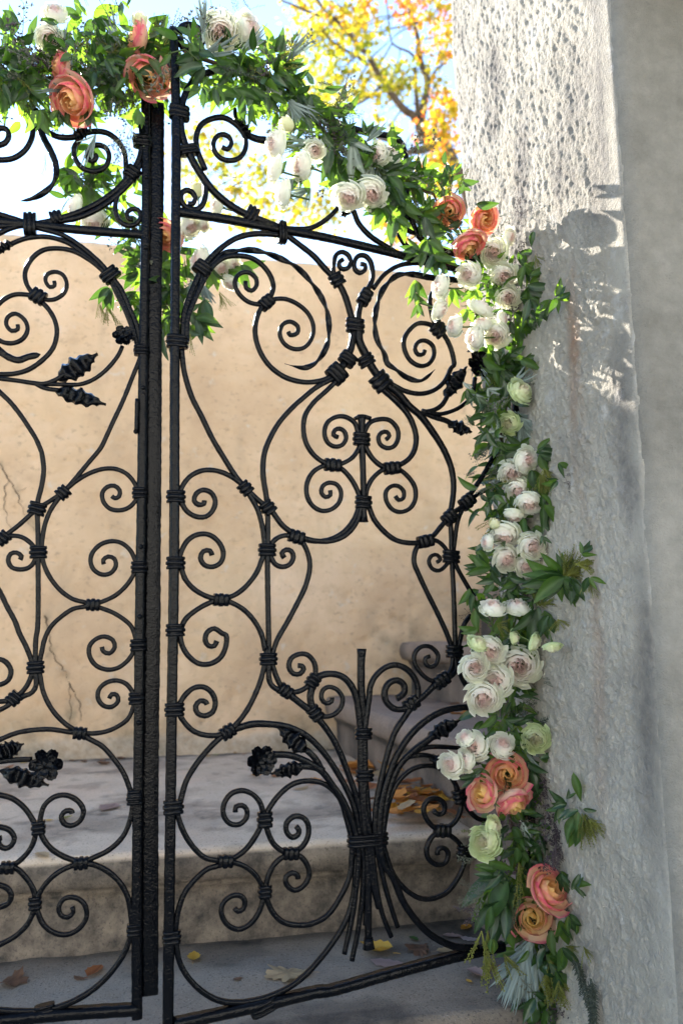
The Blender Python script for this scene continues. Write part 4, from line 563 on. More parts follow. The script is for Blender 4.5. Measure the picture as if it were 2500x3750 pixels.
  ['pier','leaf',[0.3647,1.3322,0.7278],[0.508,-0.135,0.851],[-0.263,-0.962,-0.074],2,0.0419,30],
  ['pier','leaf',[0.3458,1.4186,0.6733],[-0.096,0.156,-0.983],[-0.237,-0.971,-0.033],3,0.064,20],
  ['pier','leaf',[0.3492,1.4028,0.6727],[0.25,0.152,-0.956],[-0.241,-0.97,-0.033],3,0.0585,20],
  ['pier','leaf',[0.3434,1.4296,0.6713],[-0.772,0.1,-0.628],[-0.233,-0.972,-0.031],2,0.0521,20],
  ['pier','leaf',[0.3413,1.439,0.6865],[-0.508,0.135,-0.851],[-0.231,-0.972,-0.042],3,0.0425,30],
  ['pier','leaf',[0.2377,1.4273,0.6402],[-1.0,-0.001,0.009],[-0.164,-0.986,-0.011],2,0.037,15],
  ['pier','leaf',[0.2929,1.4521,0.6625],[-0.182,0.154,-0.971],[-0.198,-0.98,-0.025],4,0.0428,40],
  ['pier','leaf',[0.2967,1.4537,0.6226],[0.165,0.155,-0.974],[-0.2,-0.98,0.002],4,0.0301,60],
  ['pier','leaf',[0.2693,1.4414,0.6229],[0.492,0.137,-0.86],[-0.184,-0.983,0.001],4,0.0299,60],
  ['pier','leaf',[0.3546,1.3785,0.6599],[0.165,0.155,-0.974],[-0.249,-0.968,-0.025],3,0.0359,40],
  ['pier','leaf',[0.3006,1.4555,0.7078],[0.165,0.155,-0.974],[-0.202,-0.978,-0.056],4,0.033,60],
  ['pier','leaf',[0.3802,1.2612,0.7553],[0.772,-0.1,0.628],[-0.287,-0.953,-0.098],4,0.0244,60],
  ['pier','leaf',[0.3847,1.24,0.716],[0.492,0.137,-0.86],[-0.296,-0.953,-0.07],3,0.026,60],
  ['pier','leaf',[0.2691,1.4415,0.4906],[-0.87,0.077,-0.486],[-0.183,-0.979,0.091],3,0.0319,60],
  ['pier','leaf',[0.2849,1.4486,0.4827],[0.492,0.137,-0.86],[-0.192,-0.977,0.096],5,0.0296,80],
  ['pier','leaf',[0.2893,1.4506,0.4585],[0.492,0.137,-0.86],[-0.194,-0.975,0.112],4,0.0369,40],
  ['pier','leaf',[0.2961,1.4538,0.4295],[0.334,0.148,-0.931],[-0.198,-0.971,0.131],4,0.0344,60],
  ['pier','leaf',[0.2257,1.4224,0.3926],[-0.986,0.026,-0.163],[-0.155,-0.975,0.159],3,0.0335,40],
  ['pier','leaf',[0.239,1.4283,0.4008],[-0.508,0.135,-0.851],[-0.163,-0.975,0.153],4,0.0289,70],
  ['pier','leaf',[0.3413,1.44,0.4169],[1.0,0.001,-0.009],[-0.228,-0.964,0.139],3,0.0267,40],
  ['pier','leaf',[0.3306,1.4693,0.408],[0.492,0.137,-0.86],[-0.217,-0.966,0.143],4,0.0322,60],
  ['pier','leaf',[0.3322,1.4701,0.384],[0.165,0.155,-0.974],[-0.218,-0.963,0.158],4,0.0396,50],
  ['pier','leaf',[0.3253,1.4671,0.3561],[0.334,0.148,-0.931],[-0.213,-0.961,0.176],4,0.0443,40],
  ['pier','leaf',[0.3654,1.3298,0.4086],[0.165,0.155,-0.974],[-0.262,-0.953,0.155],1,0.0537,5],
  ['pier','leaf',[0.3603,1.3536,0.3569],[-0.983,-0.029,0.18],[-0.253,-0.949,0.188],3,0.0317,40],
  ['pier','leaf',[0.3582,1.3632,0.3529],[-0.87,0.077,-0.486],[-0.25,-0.95,0.19],4,0.0251,60],
  ['pier','leaf',[0.368,1.3184,0.3532],[-0.772,0.1,-0.628],[-0.264,-0.945,0.195],4,0.0352,40],
  ['pier','leaf',[0.3659,1.3283,0.3427],[-0.182,0.154,-0.971],[-0.26,-0.944,0.201],3,0.051,20],
  ['pier','leaf',[0.3728,1.2964,0.3597],[1.0,0.001,-0.009],[-0.271,-0.943,0.193],1,0.0238,10],
  ['pier','leaf',[0.3605,1.3526,0.3658],[0.508,-0.135,0.851],[-0.253,-0.95,0.182],2,0.0204,40],
  ['pier','leaf',[0.3082,1.4598,0.2831],[0.492,0.137,-0.86],[-0.201,-0.954,0.223],4,0.034,60],
  ['pier','leaf',[0.3019,1.4571,0.2654],[-0.35,0.147,-0.925],[-0.197,-0.952,0.235],5,0.0363,70],
  ['pier','leaf',[0.2587,1.438,0.2434],[-0.772,0.1,-0.628],[-0.171,-0.952,0.253],5,0.0309,60],
  ['pier','leaf',[0.2434,1.4311,0.2476],[0.76,0.102,-0.641],[-0.162,-0.954,0.252],3,0.0379,30],
  ['pier','leaf',[0.3224,1.4664,0.2422],[0.334,0.148,-0.931],[-0.208,-0.946,0.247],5,0.0364,60],
  ['pier','leaf',[0.3373,1.4591,0.2877],[0.165,0.155,-0.974],[-0.22,-0.95,0.22],4,0.034,50],
  ['pier','leaf',[0.3538,1.3848,0.2436],[0.492,0.137,-0.86],[-0.239,-0.936,0.258],3,0.0274,50],
  ['pier','leaf',[0.3615,1.35,0.23],[0.713,-0.11,0.692],[-0.249,-0.93,0.272],3,0.0267,30],
  ['pier','leaf',[0.2819,1.4485,0.2128],[-0.772,0.1,-0.628],[-0.184,-0.945,0.269],4,0.0913,25],
  ['pier','leaf',[0.2846,1.4497,0.2074],[-0.508,0.135,-0.851],[-0.185,-0.944,0.272],4,0.0806,25],
  ['pier','leaf',[0.2932,1.4536,0.2011],[-0.182,0.154,-0.971],[-0.19,-0.943,0.275],3,0.0754,25],
  ['pier','leaf',[0.2689,1.4429,0.1844],[-0.182,0.154,-0.971],[-0.175,-0.942,0.288],5,0.0693,30],
  ['pier','leaf',[0.2772,1.4466,0.1731],[-0.009,0.157,-0.988],[-0.18,-0.939,0.293],4,0.0641,25],
  ['pier','leaf',[0.2482,1.4337,0.1774],[-0.35,0.147,-0.925],[-0.163,-0.942,0.294],3,0.0529,30],
  ['pier','leaf',[0.2594,1.4383,0.2361],[-0.937,-0.055,0.346],[-0.171,-0.951,0.257],4,0.0348,60],
  ['pier','leaf',[0.3056,1.4591,0.2096],[0.492,0.137,-0.86],[-0.197,-0.943,0.268],4,0.0406,60],
  ['pier','leaf',[0.2647,1.4407,0.2227],[-0.87,0.077,-0.486],[-0.174,-0.948,0.265],4,0.0428,50],
  ['pier','leaf',[0.353,1.3886,0.2365],[0.492,0.137,-0.86],[-0.238,-0.935,0.262],3,0.0412,50],
  ['pier','leaf',[0.3618,1.3489,0.2262],[0.508,-0.135,0.851],[-0.249,-0.929,0.275],2,0.0275,20],
  ['pier','leaf',[0.3641,1.3381,0.234],[0.76,0.102,-0.641],[-0.253,-0.929,0.271],2,0.0198,30],
  ['pier','leaf',[0.3438,1.432,0.1376],[0.492,0.137,-0.86],[-0.222,-0.923,0.314],3,0.0447,40],
  ['pier','leaf',[0.3515,1.3968,0.1638],[0.334,0.148,-0.931],[-0.232,-0.924,0.305],3,0.0437,40],
  ['pier','leaf',[0.3587,1.3637,0.1841],[0.492,0.137,-0.86],[-0.243,-0.923,0.298],4,0.0327,40],
  ['pier','leaf',[0.3404,1.4479,0.0951],[0.937,0.055,-0.346],[-0.216,-0.917,0.336],4,0.0477,40],
  ['pier','leaf',[0.3427,1.4377,0.0866],[0.492,0.137,-0.86],[-0.218,-0.914,0.342],4,0.0473,40],
  ['pier','leaf',[0.3473,1.4169,0.0799],[0.334,0.148,-0.931],[-0.223,-0.91,0.35],3,0.0439,40],
  ['pier','leaf',[0.3259,1.4696,0.0129],[0.165,0.155,-0.974],[-0.201,-0.904,0.377],4,0.0453,60],
  ['pier','leaf',[0.3387,1.4573,0.0106],[0.636,0.121,-0.762],[-0.209,-0.901,0.38],4,0.0475,60],
  ['pier','leaf',[0.3243,1.4682,0.1004],[-0.096,0.156,-0.983],[-0.204,-0.922,0.329],4,0.0404,40],
  ['pier','leaf',[0.2462,1.4331,0.1257],[-0.182,0.154,-0.971],[-0.16,-0.932,0.325],3,0.0289,40],
  ['pier','leaf',[0.353,1.3905,0.1277],[0.165,0.155,-0.974],[-0.232,-0.916,0.328],3,0.0433,50],
  ['pier','purple',[0.3459,1.4283,1.4199],[0.943,-0.052,0.33],[-0.207,-0.855,-0.476],6,0.0349,70],
  ['pier','purple',[0.3501,1.4086,1.3719],[0.165,0.155,-0.974],[-0.214,-0.863,-0.458],6,0.029,60],
  ['pier','seed',[0.3561,1.378,1.206],[0.165,0.155,-0.974],[-0.232,-0.896,-0.378],3,0.0254,40],
  ['pier','bud',[0.3588,1.368,1.3147],[0.492,0.137,-0.86],[-0.228,-0.869,-0.438],3,0.0306,40],
  ['pier','grass',[0.3533,1.3948,1.3954],[0.649,-0.119,0.751],[-0.216,-0.855,-0.472],1,0.0419,10],
  ['pier','grass',[0.317,1.4674,1.4479],[0.943,-0.052,0.33],[-0.185,-0.857,-0.481],2,0.0304,20],
  ['pier','purple',[0.3343,1.4729,1.1782],[0.165,0.155,-0.974],[-0.208,-0.916,-0.344],4,0.027,60],
  ['pier','bud',[0.3466,1.4193,1.1253],[0.492,0.137,-0.86],[-0.224,-0.919,-0.324],4,0.0233,60],
  ['pier','seed',[0.2898,1.4524,1.1013],[-0.182,0.154,-0.971],[-0.186,-0.934,-0.306],6,0.0343,70],
  ['pier','seed',[0.2657,1.4415,1.0707],[-0.35,0.147,-0.925],[-0.173,-0.941,-0.291],6,0.0366,60],
  ['pier','seed',[0.2502,1.4343,1.0364],[-0.182,0.154,-0.971],[-0.165,-0.948,-0.272],5,0.0259,60],
  ['pier','seed',[0.2732,1.4443,0.9802],[-0.182,0.154,-0.971],[-0.181,-0.955,-0.235],6,0.0389,60],
  ['pier','seed',[0.2891,1.4512,0.9551],[-0.009,0.157,-0.988],[-0.191,-0.957,-0.218],6,0.0415,50],
  ['pier','seed',[0.3093,1.46,0.8985],[0.492,0.137,-0.86],[-0.204,-0.962,-0.18],4,0.026,60],
  ['pier','seed',[0.3248,1.4668,0.8626],[0.334,0.148,-0.931],[-0.214,-0.964,-0.156],4,0.026,60],
  ['pier','purple',[0.2488,1.4331,0.9277],[-1.0,-0.001,0.009],[-0.167,-0.965,-0.204],3,0.0205,40],
  ['pier','grey',[0.3338,1.4717,1.0464],[0.492,0.137,-0.86],[-0.213,-0.939,-0.269],8,0.0691,25],
  ['pier','grey',[0.3392,1.4515,1.0297],[0.76,0.102,-0.641],[-0.22,-0.94,-0.262],5,0.0471,30],
  ['pier','grey',[0.3365,1.4636,1.0277],[0.165,0.155,-0.974],[-0.216,-0.941,-0.259],6,0.058,20],
  ['pier','bud',[0.3561,1.3732,0.9165],[0.492,0.137,-0.86],[-0.246,-0.948,-0.201],8,0.0343,45],
  ['pier','bud',[0.3536,1.3845,0.9089],[0.165,0.155,-0.974],[-0.243,-0.95,-0.195],6,0.042,30],
  ['pier','purple',[0.3707,1.3063,0.8878],[0.937,0.055,-0.346],[-0.268,-0.944,-0.19],5,0.0256,40],
  ['pier','silver',[0.2855,1.4499,1.0029],[0.492,0.137,-0.86],[-0.187,-0.951,-0.248],3,0.0287,60],
  ['pier','silver',[0.2407,1.4304,1.0782],[0.492,0.137,-0.86],[-0.158,-0.941,-0.298],3,0.0285,80],
  ['pier','silver',[0.2778,1.447,1.0886],[0.862,0.08,-0.501],[-0.18,-0.937,-0.3],3,0.0236,60],
  ['pier','silver',[0.2273,1.4245,1.0926],[0.937,0.055,-0.346],[-0.15,-0.939,-0.308],2,0.0233,30],
  ['pier','silver',[0.2685,1.4423,1.001],[0.937,0.055,-0.346],[-0.177,-0.952,-0.248],3,0.0233,60],
  ['pier','bud',[0.3678,1.3181,0.7267],[0.772,-0.1,0.628],[-0.268,-0.961,-0.074],9,0.053,45],
  ['pier','bud',[0.3698,1.3089,0.7259],[0.968,-0.039,0.247],[-0.271,-0.96,-0.074],8,0.0595,30],
  ['pier','bud',[0.3769,1.276,0.7389],[1.0,0.001,-0.009],[-0.282,-0.956,-0.085],6,0.0581,20],
  ['pier','bud',[0.3459,1.4179,0.6806],[0.87,-0.077,0.486],[-0.237,-0.971,-0.038],8,0.0493,50],
  ['pier','bud',[0.3461,1.4174,0.6855],[-0.334,-0.148,0.931],[-0.237,-0.971,-0.041],4,0.032,20],
  ['pier','bud',[0.3505,1.3969,0.6797],[0.943,-0.052,0.33],[-0.243,-0.969,-0.038],5,0.0437,20],
  ['pier','bud',[0.3609,1.3495,0.6544],[0.165,0.155,-0.974],[-0.258,-0.966,-0.021],5,0.0257,50],
  ['pier','bud',[0.2758,1.4444,0.6475],[0.937,0.055,-0.346],[-0.188,-0.982,-0.015],3,0.0325,60],
  ['pier','seed',[0.338,1.454,0.5388],[0.937,0.055,-0.346],[-0.226,-0.972,0.058],9,0.0497,50],
  ['pier','seed',[0.3476,1.4105,0.5483],[0.983,0.029,-0.18],[-0.239,-0.97,0.053],7,0.0531,30],
  ['pier','seed',[0.3195,1.464,0.5188],[0.862,0.08,-0.501],[-0.213,-0.975,0.071],8,0.0425,60],
  ['pier','seed',[0.2799,1.4464,0.4915],[0.492,0.137,-0.86],[-0.189,-0.978,0.09],6,0.0345,70],
  ['pier','rosemary',[0.3413,1.4394,0.4726],[0.91,-0.065,0.41],[-0.23,-0.968,0.102],5,0.0587,12],
  ['pier','bud',[0.3838,1.2444,0.7142],[0.334,0.148,-0.931],[-0.294,-0.953,-0.068],4,0.0283,30],
  ['pier','purple',[0.3419,1.4373,0.3939],[0.492,0.137,-0.86],[-0.229,-0.961,0.155],6,0.0532,30],
  ['pier','purple',[0.3434,1.4308,0.358],[0.415,0.143,-0.899],[-0.23,-0.957,0.179],7,0.0623,25],
  ['pier','purple',[0.3491,1.4052,0.3178],[0.334,0.148,-0.931],[-0.236,-0.949,0.208],8,0.0562,25],
  ['pier','purple',[0.3516,1.3941,0.287],[0.165,0.155,-0.974],[-0.238,-0.944,0.229],8,0.0393,40],
  ['pier','purple',[0.283,1.4484,0.3182],[-0.508,0.135,-0.851],[-0.188,-0.961,0.204],7,0.0363,70],
  ['pier','seed',[0.266,1.4409,0.2924],[0.165,0.155,-0.974],[-0.177,-0.959,0.221],5,0.0312,70],
  ['pier','seed',[0.334,1.4715,0.257],[-0.35,0.147,-0.925],[-0.215,-0.947,0.237],6,0.0366,60],
  ['pier','seed',[0.2209,1.4209,0.2615],[-0.983,-0.029,0.18],[-0.149,-0.958,0.245],4,0.0306,50],
  ['pier','seed',[0.2372,1.4285,0.2193],[-0.87,0.077,-0.486],[-0.158,-0.95,0.27],5,0.0259,50],
  ['pier','silver',[0.3253,1.4674,0.3022],[0.492,0.137,-0.86],[-0.212,-0.955,0.21],4,0.0416,25],
  ['pier','silver',[0.3145,1.4626,0.3033],[0.165,0.155,-0.974],[-0.206,-0.956,0.21],3,0.0463,15],
  ['pier','silver',[0.335,1.4687,0.3985],[0.492,0.137,-0.86],[-0.22,-0.964,0.149],2,0.0223,60],
  ['pier','bud',[0.3717,1.3017,0.3503],[0.25,0.152,-0.956],[-0.269,-0.942,0.199],8,0.0478,20],
  ['pier','bud',[0.3762,1.2812,0.3485],[0.76,0.102,-0.641],[-0.276,-0.94,0.203],5,0.0363,25],
  ['pier','twig',[0.3373,1.4582,0.3953],[0.334,0.148,-0.931],[-0.223,-0.963,0.152],5,0.0638,10],
  ['pier','twig',[0.3453,1.4225,0.3413],[0.25,0.152,-0.956],[-0.232,-0.954,0.19],2,0.0618,10],
  ['pier','rosemary',[0.3493,1.4064,0.1728],[1.0,0.001,-0.009],[-0.23,-0.926,0.298],5,0.0622,10],
  ['pier','rosemary',[0.3537,1.3865,0.1624],[0.983,0.029,-0.18],[-0.235,-0.922,0.308],4,0.0434,12],
  ['pier','grey',[0.3158,1.4643,0.1093],[-0.35,0.147,-0.925],[-0.199,-0.924,0.326],14,0.0967,12],
  ['pier','grey',[0.3059,1.4601,0.0909],[-0.267,0.151,-0.952],[-0.193,-0.921,0.337],12,0.0801,14],
  ['pier','grey',[0.318,1.4654,0.0939],[-0.096,0.156,-0.983],[-0.2,-0.921,0.334],10,0.0805,12],
  ['pier','bud',[0.2351,1.4281,0.1349],[-0.267,0.151,-0.952],[-0.154,-0.935,0.321],2,0.0997,6],
  ['pier','bud',[0.2422,1.4316,0.0994],[0.078,0.157,-0.985],[-0.157,-0.927,0.34],2,0.0498,8],
  ['pier','bud',[0.2652,1.4418,0.0979],[0.492,0.137,-0.86],[-0.17,-0.926,0.338],3,0.0396,20],
  ['pier','bud',[0.3427,1.4377,0.0866],[0.334,0.148,-0.931],[-0.218,-0.914,0.342],8,0.0788,25],
  ['pier','bud',[0.3399,1.4507,0.0694],[0.636,0.121,-0.762],[-0.214,-0.912,0.349],8,0.0688,30],
  ['pier','bud',[0.3495,1.4075,0.0692],[0.492,0.137,-0.86],[-0.225,-0.906,0.358],6,0.0461,40],
  ['pier','bud',[0.3553,1.3798,0.1315],[0.983,0.029,-0.18],[-0.236,-0.915,0.327],4,0.0303,30],
  ['pier','bud',[0.3676,1.3238,0.1513],[0.334,0.148,-0.931],[-0.253,-0.911,0.326],3,0.0291,15],
  ['pier','rosemary',[0.3617,1.3509,0.1233],[0.25,0.152,-0.956],[-0.243,-0.909,0.338],6,0.0642,16],
  ['pier','rosemary',[0.3696,1.3153,0.1053],[0.078,0.157,-0.985],[-0.253,-0.9,0.356],6,0.0718,8],
  ['pier','silver',[0.3263,1.4697,0.0203],[0.165,0.155,-0.974],[-0.201,-0.906,0.373],3,0.0534,30],
  ['pier','seed',[0.229,1.425,0.2],[-0.87,0.077,-0.486],[-0.152,-0.947,0.282],6,0.0369,60],
  ['pier','purple',[0.2226,1.4222,0.1811],[-0.508,0.135,-0.851],[-0.148,-0.944,0.295],5,0.0341,60],
 ],
 'paths': {
  'left': [[[-0.5916,1.2203,1.606],[-0.5513,1.2293,1.5859],[-0.4946,1.2423,1.5924],[-0.4372,1.2556,1.6114],[-0.3857,1.2675,1.614],[-0.3499,1.276,1.642],[-0.3242,1.2823,1.6686]],0.062,230],
  'arch': [[[-0.2559,1.2187,1.6164],[-0.2056,1.2406,1.6064],[-0.1408,1.2691,1.619],[-0.0978,1.2877,1.5989],[-0.0649,1.3018,1.5718],[-0.0175,1.322,1.5233],[0.0395,1.3468,1.4922],[0.0986,1.3727,1.4796],[0.1732,1.4054,1.4503],[0.2132,1.4227,1.4132]],0.046,210],
  'pier': [[[0.2149,1.423,1.3723],[0.2888,1.4556,1.3423],[0.3224,1.4701,1.297],[0.3071,1.4627,1.2225],[0.304,1.4608,1.1516],[0.3122,1.464,1.0773],[0.2974,1.4569,1.0046],[0.306,1.4604,0.941],[0.3144,1.4639,0.8754],[0.3056,1.4598,0.8095],[0.3074,1.4604,0.7258],[0.2983,1.4562,0.65],[0.3004,1.4572,0.5756],[0.2963,1.4555,0.4843],[0.2826,1.4495,0.4207],[0.2898,1.4531,0.3427],[0.3027,1.4591,0.2718],[0.3124,1.4638,0.216],[0.32,1.4678,0.1257],[0.3375,1.4657,0.0514],[0.3386,1.4619,-0.0157]],0.037,280],
  'behind': [[[-0.4808,1.3576,1.4663],[-0.4251,1.3718,1.4177],[-0.3551,1.3894,1.3673],[-0.3264,1.397,1.324],[-0.3251,1.3987,1.2627],[-0.2802,1.3307,1.1731]],0.04,120],
 },
 'limbs': [
  [0,[[1.871,9.0,4.93],[1.675,9.0,5.606],[1.488,9.0,6.21],[1.368,9.0,6.473],[1.277,9.0,6.667],[1.099,9.0,6.634]],0.1107,0.0627],
  [0,[[1.098,9.0,6.598],[0.915,8.8,6.416],[0.708,8.6,6.219],[0.45,8.4,5.993]],0.0553,0.0241],
  [0,[[1.099,9.0,6.634],[1.06,9.03,6.885],[1.052,9.06,7.085],[1.093,9.09,7.323],[1.135,9.12,7.564],[1.079,9.15,7.846],[1.036,9.18,8.019],[1.045,9.21,8.269],[1.002,9.24,8.484],[0.958,9.27,8.701],[0.951,9.3,9.038]],0.059,0.0213],
  [0,[[1.052,9.0,6.687],[0.981,8.9,6.83],[0.894,8.8,6.901],[0.776,8.7,6.917],[0.631,8.6,7.034],[0.504,8.5,7.166],[0.38,8.4,7.345],[0.226,8.3,7.469],[0.105,8.2,7.573],[-0.089,8.1,7.658],[-0.278,8.0,7.872]],0.0553,0.0144],
  [0,[[0.348,8.4,7.26],[0.223,8.25,7.26],[0.101,8.1,7.206],[-0.031,7.95,7.183],[-0.158,7.8,7.205]],0.022,0.0077],
  [0,[[1.003,9.0,7.007],[0.983,9.0,7.186],[0.973,9.0,7.474],[0.97,9.0,7.692]],0.0369,0.0221],
  [0,[[1.159,9.1,7.585],[1.226,9.15,7.733],[1.336,9.2,7.883],[1.482,9.25,8.052],[1.683,9.3,8.28]],0.0209,0.0076],
  [0,[[1.02,9.2,7.96],[0.915,9.133,8.02],[0.793,9.067,8.022],[0.69,9.0,8.042],[0.655,8.933,8.153],[0.638,8.867,8.316],[0.606,8.8,8.551]],0.0166,0.0072],
  [0,[[0.645,8.9,8.143],[0.532,8.8,8.032],[0.398,8.7,7.949],[0.236,8.6,7.876]],0.0102,0.0056],
  [0,[[0.67,8.9,8.161],[0.843,9.0,8.281],[1.021,9.1,8.421],[1.238,9.2,8.6]],0.0102,0.006],
  [0,[[0.508,8.6,7.139],[0.376,8.467,6.903],[0.218,8.333,6.706],[0.095,8.2,6.545]],0.0169,0.0094],
  [0,[[-0.015,8.2,7.71],[-0.252,8.067,7.647],[-0.423,7.933,7.615],[-0.618,7.8,7.597]],0.0188,0.0102],
  [0,[[0.603,8.8,6.565],[0.313,8.6,6.525],[-0.116,8.4,6.533],[-0.364,8.2,6.533]],0.0245,0.0161],
 ],
 'fallen': [
  [[-0.3,1.698,0.0],0.047,'yellow','folded yellow leaf at the foot of the landing riser near the gate stile','oval'],
  [[-0.109,1.621,0.0],0.084,'tan','large pale tan lobed leaf lying flat on the front step above the bottom rail','lobed'],
  [[0.063,1.725,0.0],0.072,'yellow','bright yellow leaf under the ball tip of the iron sheaf','oval'],
  [[0.15,1.733,0.0],0.066,'brown','broad brown curled leaf between the iron sheaf and the bottom right rail end','lobed'],
  [[0.081,1.669,0.0],0.069,'pink','long pinkish grey leaf half hidden behind the bottom rail,with a thin stalk','oval'],
  [[0.203,1.724,0.0],0.045,'tan','pale tan leaf just above the bottom rail near the hinge','oval'],
  [[0.226,1.802,0.0],0.041,'pink','dull pink leaf standing against the riser left of the flowers','oval'],
  [[0.26,1.789,0.0],0.043,'pale','pale lilac grey leaf under the lowest green leaves of the garland','oval'],
  [[0.244,1.607,0.0],0.047,'pink','mauve grey leaf below the bottom rail on the front step','oval'],
  [[0.227,1.582,0.0],0.016,'yellow','tiny orange leaf below the mauve leaf on the front step','oval'],
  [[0.298,1.633,0.0],0.042,'gold','golden leaf beside the drooping green buds at the garland foot','oval'],
  [[0.268,1.634,0.0],0.042,'brown','dark brown leaf behind the hanging green buds at the rail end','oval'],
  [[0.261,1.849,0.0],0.039,'gold','rusty gold leaf tucked under the garland on the front step','oval'],
  [[-0.619,1.596,0.0],0.063,'brown','brown and green lobed leaf at the far left of the front step','lobed'],
  [[-0.477,1.636,0.0],0.054,'rust','rusty leaf behind the big lower ring of the left gate leaf','oval'],
  [[-0.497,1.61,0.0],0.028,'brown','small brown leaf left of the rusty leaf on the front step','oval'],
  [[-0.2,1.598,0.0],0.021,'brown','tiny brown twig-like leaf inside the lowest ring of the right gate leaf','oval'],
  [[0.144,1.791,0.0],0.028,'green','small green leaf on the front step right of the sheaf tips','oval'],
  [[-0.604,1.683,0.2],0.047,'tan','tan leaf with a dark middle on the landing edge at left','oval'],
  [[-0.706,1.998,0.2],0.021,'yellow','small yellow leaf beside the left collar on the landing','oval'],
  [[-0.673,2.014,0.2],0.036,'olive','small olive leaf inside the left scroll on the landing','oval'],
  [[-0.6,2.138,0.2],0.091,'pink','long dry pinkish leaf lying on the landing left of the double stile','oval'],
  [[-0.811,3.021,0.2],0.049,'rust','rust leaf standing against the wall foot left of the stile','oval'],
  [[-0.832,2.865,0.2],0.055,'brown','curled brown leaf at the wall foot beside the iron rose','oval'],
  [[-0.919,2.925,0.2],0.043,'brown','dry brown leaf at the wall foot between rose and stile','oval'],
  [[-1.224,3.015,0.2],0.045,'gold','golden leaf at the wall foot behind the left iron rose','oval'],
  [[-1.146,2.816,0.2],0.054,'rust','orange brown leaf behind the left iron rose stem','oval'],
  [[-0.565,3.111,0.2],0.032,'gold','golden leaf at the wall foot right of the near stile','oval'],
  [[-0.506,3.046,0.2],0.041,'yellow','lemon yellow leaf at the wall foot right of the near stile','oval'],
  [[-0.612,3.06,0.2],0.026,'rust',None,'oval'],
  [[-0.476,3.08,0.2],0.026,'olive',None,'oval'],
  [[-0.409,3.127,0.2],0.037,'gold',None,'oval'],
  [[-0.374,3.099,0.2],0.026,'rust',None,'oval'],
  [[-0.274,2.603,0.2],0.039,'gold','flat orange leaf left of the drift on the landing below the iron rose','oval'],
  [[-0.212,2.6,0.2],0.057,'rust','orange brown leaf under the iron bud of the right gate leaf','oval'],
  [[-0.161,2.65,0.2],0.031,'rust',None,'oval'],
  [[-0.085,2.46,0.2],0.062,'orange','large orange leaf at the left end of the leaf drift','oval'],
  [[-0.123,2.385,0.2],0.056,'tan','pale dry leaf left of the large orange leaf','oval'],
  [[-0.069,3.274,0.2],0.066,'rust','brown leaf in the corner of wall and stairs','oval'],
  [[-0.011,3.355,0.2],0.034,'pink',None,'oval'],
  [[0.312,2.14,0.2],0.034,'tan','pale torn leaf at the right end of the landing edge','oval'],
  [[0.136,2.042,0.2],0.033,'gold','small golden leaf on the landing edge right of the sheaf','oval'],
  [[0.138,3.382,0.4],0.046,'gold','golden leaf on the lowest stair against the wall','oval'],
  [[0.273,3.479,0.4],0.036,'rust',None,'oval'],
  [[0.196,3.602,0.4],0.037,'brown',None,'oval'],
  [[0.345,3.119,0.4],0.064,'rust','orange leaf on the lowest stair behind the right scroll','oval'],
  [[0.387,3.292,0.4],0.039,'olive','olive leaf on the lowest stair at the riser','oval'],
  [[0.476,3.14,0.4],0.043,'brown',None,'oval'],
  [[0.349,2.45,0.4],0.083,'orange','broad orange leaf hanging over the edge of the lowest stair','oval'],
  [[0.382,2.771,0.4],0.061,'brown','dark flat leaf on the lowest stair behind the pale roses','oval'],
  [[8.616,72.092,0.61],0.747,'rust',None,'oval'],
  [[-4.556,-29.406,0.61],-0.355,'orange',None,'oval'],
  [[-0.974,3.049,0.2],0.027,'gold',None,'oval'],
  [[-1.144,3.028,0.2],0.031,'brown',None,'oval'],
  [[-0.293,3.088,0.2],0.023,'tan',None,'oval'],
  [[-0.808,2.993,0.2],0.037,'brown',None,'oval'],
  [[-0.967,2.947,0.2],0.036,'brown',None,'oval'],
  [[-0.3,3.162,0.2],0.026,'rust',None,'oval'],
  [[-0.21,3.078,0.2],0.039,'brown',None,'oval'],
  [[-1.121,2.958,0.2],0.033,'tan',None,'oval'],
  [[-0.954,3.034,0.2],0.024,'tan',None,'oval'],
  [[-0.252,3.196,0.2],0.026,'rust',None,'oval'],
  [[-0.192,3.096,0.2],0.03,'yellow',None,'oval'],
  [[-0.751,3.066,0.2],0.029,'gold',None,'oval'],
  [[-0.87,2.978,0.2],0.018,'rust',None,'oval'],
  [[-0.685,2.989,0.2],0.03,'rust',None,'oval'],
  [[-0.694,3.07,0.2],0.042,'gold',None,'oval'],
  [[-1.129,2.919,0.2],0.032,'yellow',None,'oval'],
  [[-0.919,3.027,0.2],0.035,'brown',None,'oval'],
  [[-0.503,3.124,0.2],0.026,'rust',None,'oval'],
  [[-0.412,3.13,0.2],0.033,'gold',None,'oval'],
  [[-1.068,2.928,0.2],0.024,'rust',None,'oval'],
  [[-1.165,2.939,0.2],0.038,'brown',None,'oval'],
  [[-0.369,3.05,0.2],0.018,'brown',None,'oval'],
  [[0.175,1.999,0.234],0.083,'rust',None,'oval'],
  [[0.233,2.179,0.213],0.066,'orange',None,'lobed'],
  [[0.091,2.505,0.219],0.047,'rust',None,'lobed'],
  [[0.297,2.404,0.221],0.063,'rust',None,'lobed'],
  [[0.256,1.99,0.214],0.04,'rust',None,'oval'],
  [[0.284,2.377,0.211],0.047,'tan',None,'oval'],
  [[0.269,2.765,0.21],0.091,'gold',None,'oval'],
  [[0.259,1.974,0.215],0.058,'rust',None,'oval'],
  [[0.142,1.902,0.245],0.077,'tan',None,'oval'],
  [[0.237,1.991,0.215],0.048,'gold',None,'lobed'],
  [[0.226,2.105,0.206],0.091,'rust',None,'oval'],
  [[0.232,1.822,0.245],0.065,'rust',None,'lobed'],
  [[0.139,1.982,0.247],0.067,'orange',None,'lobed'],
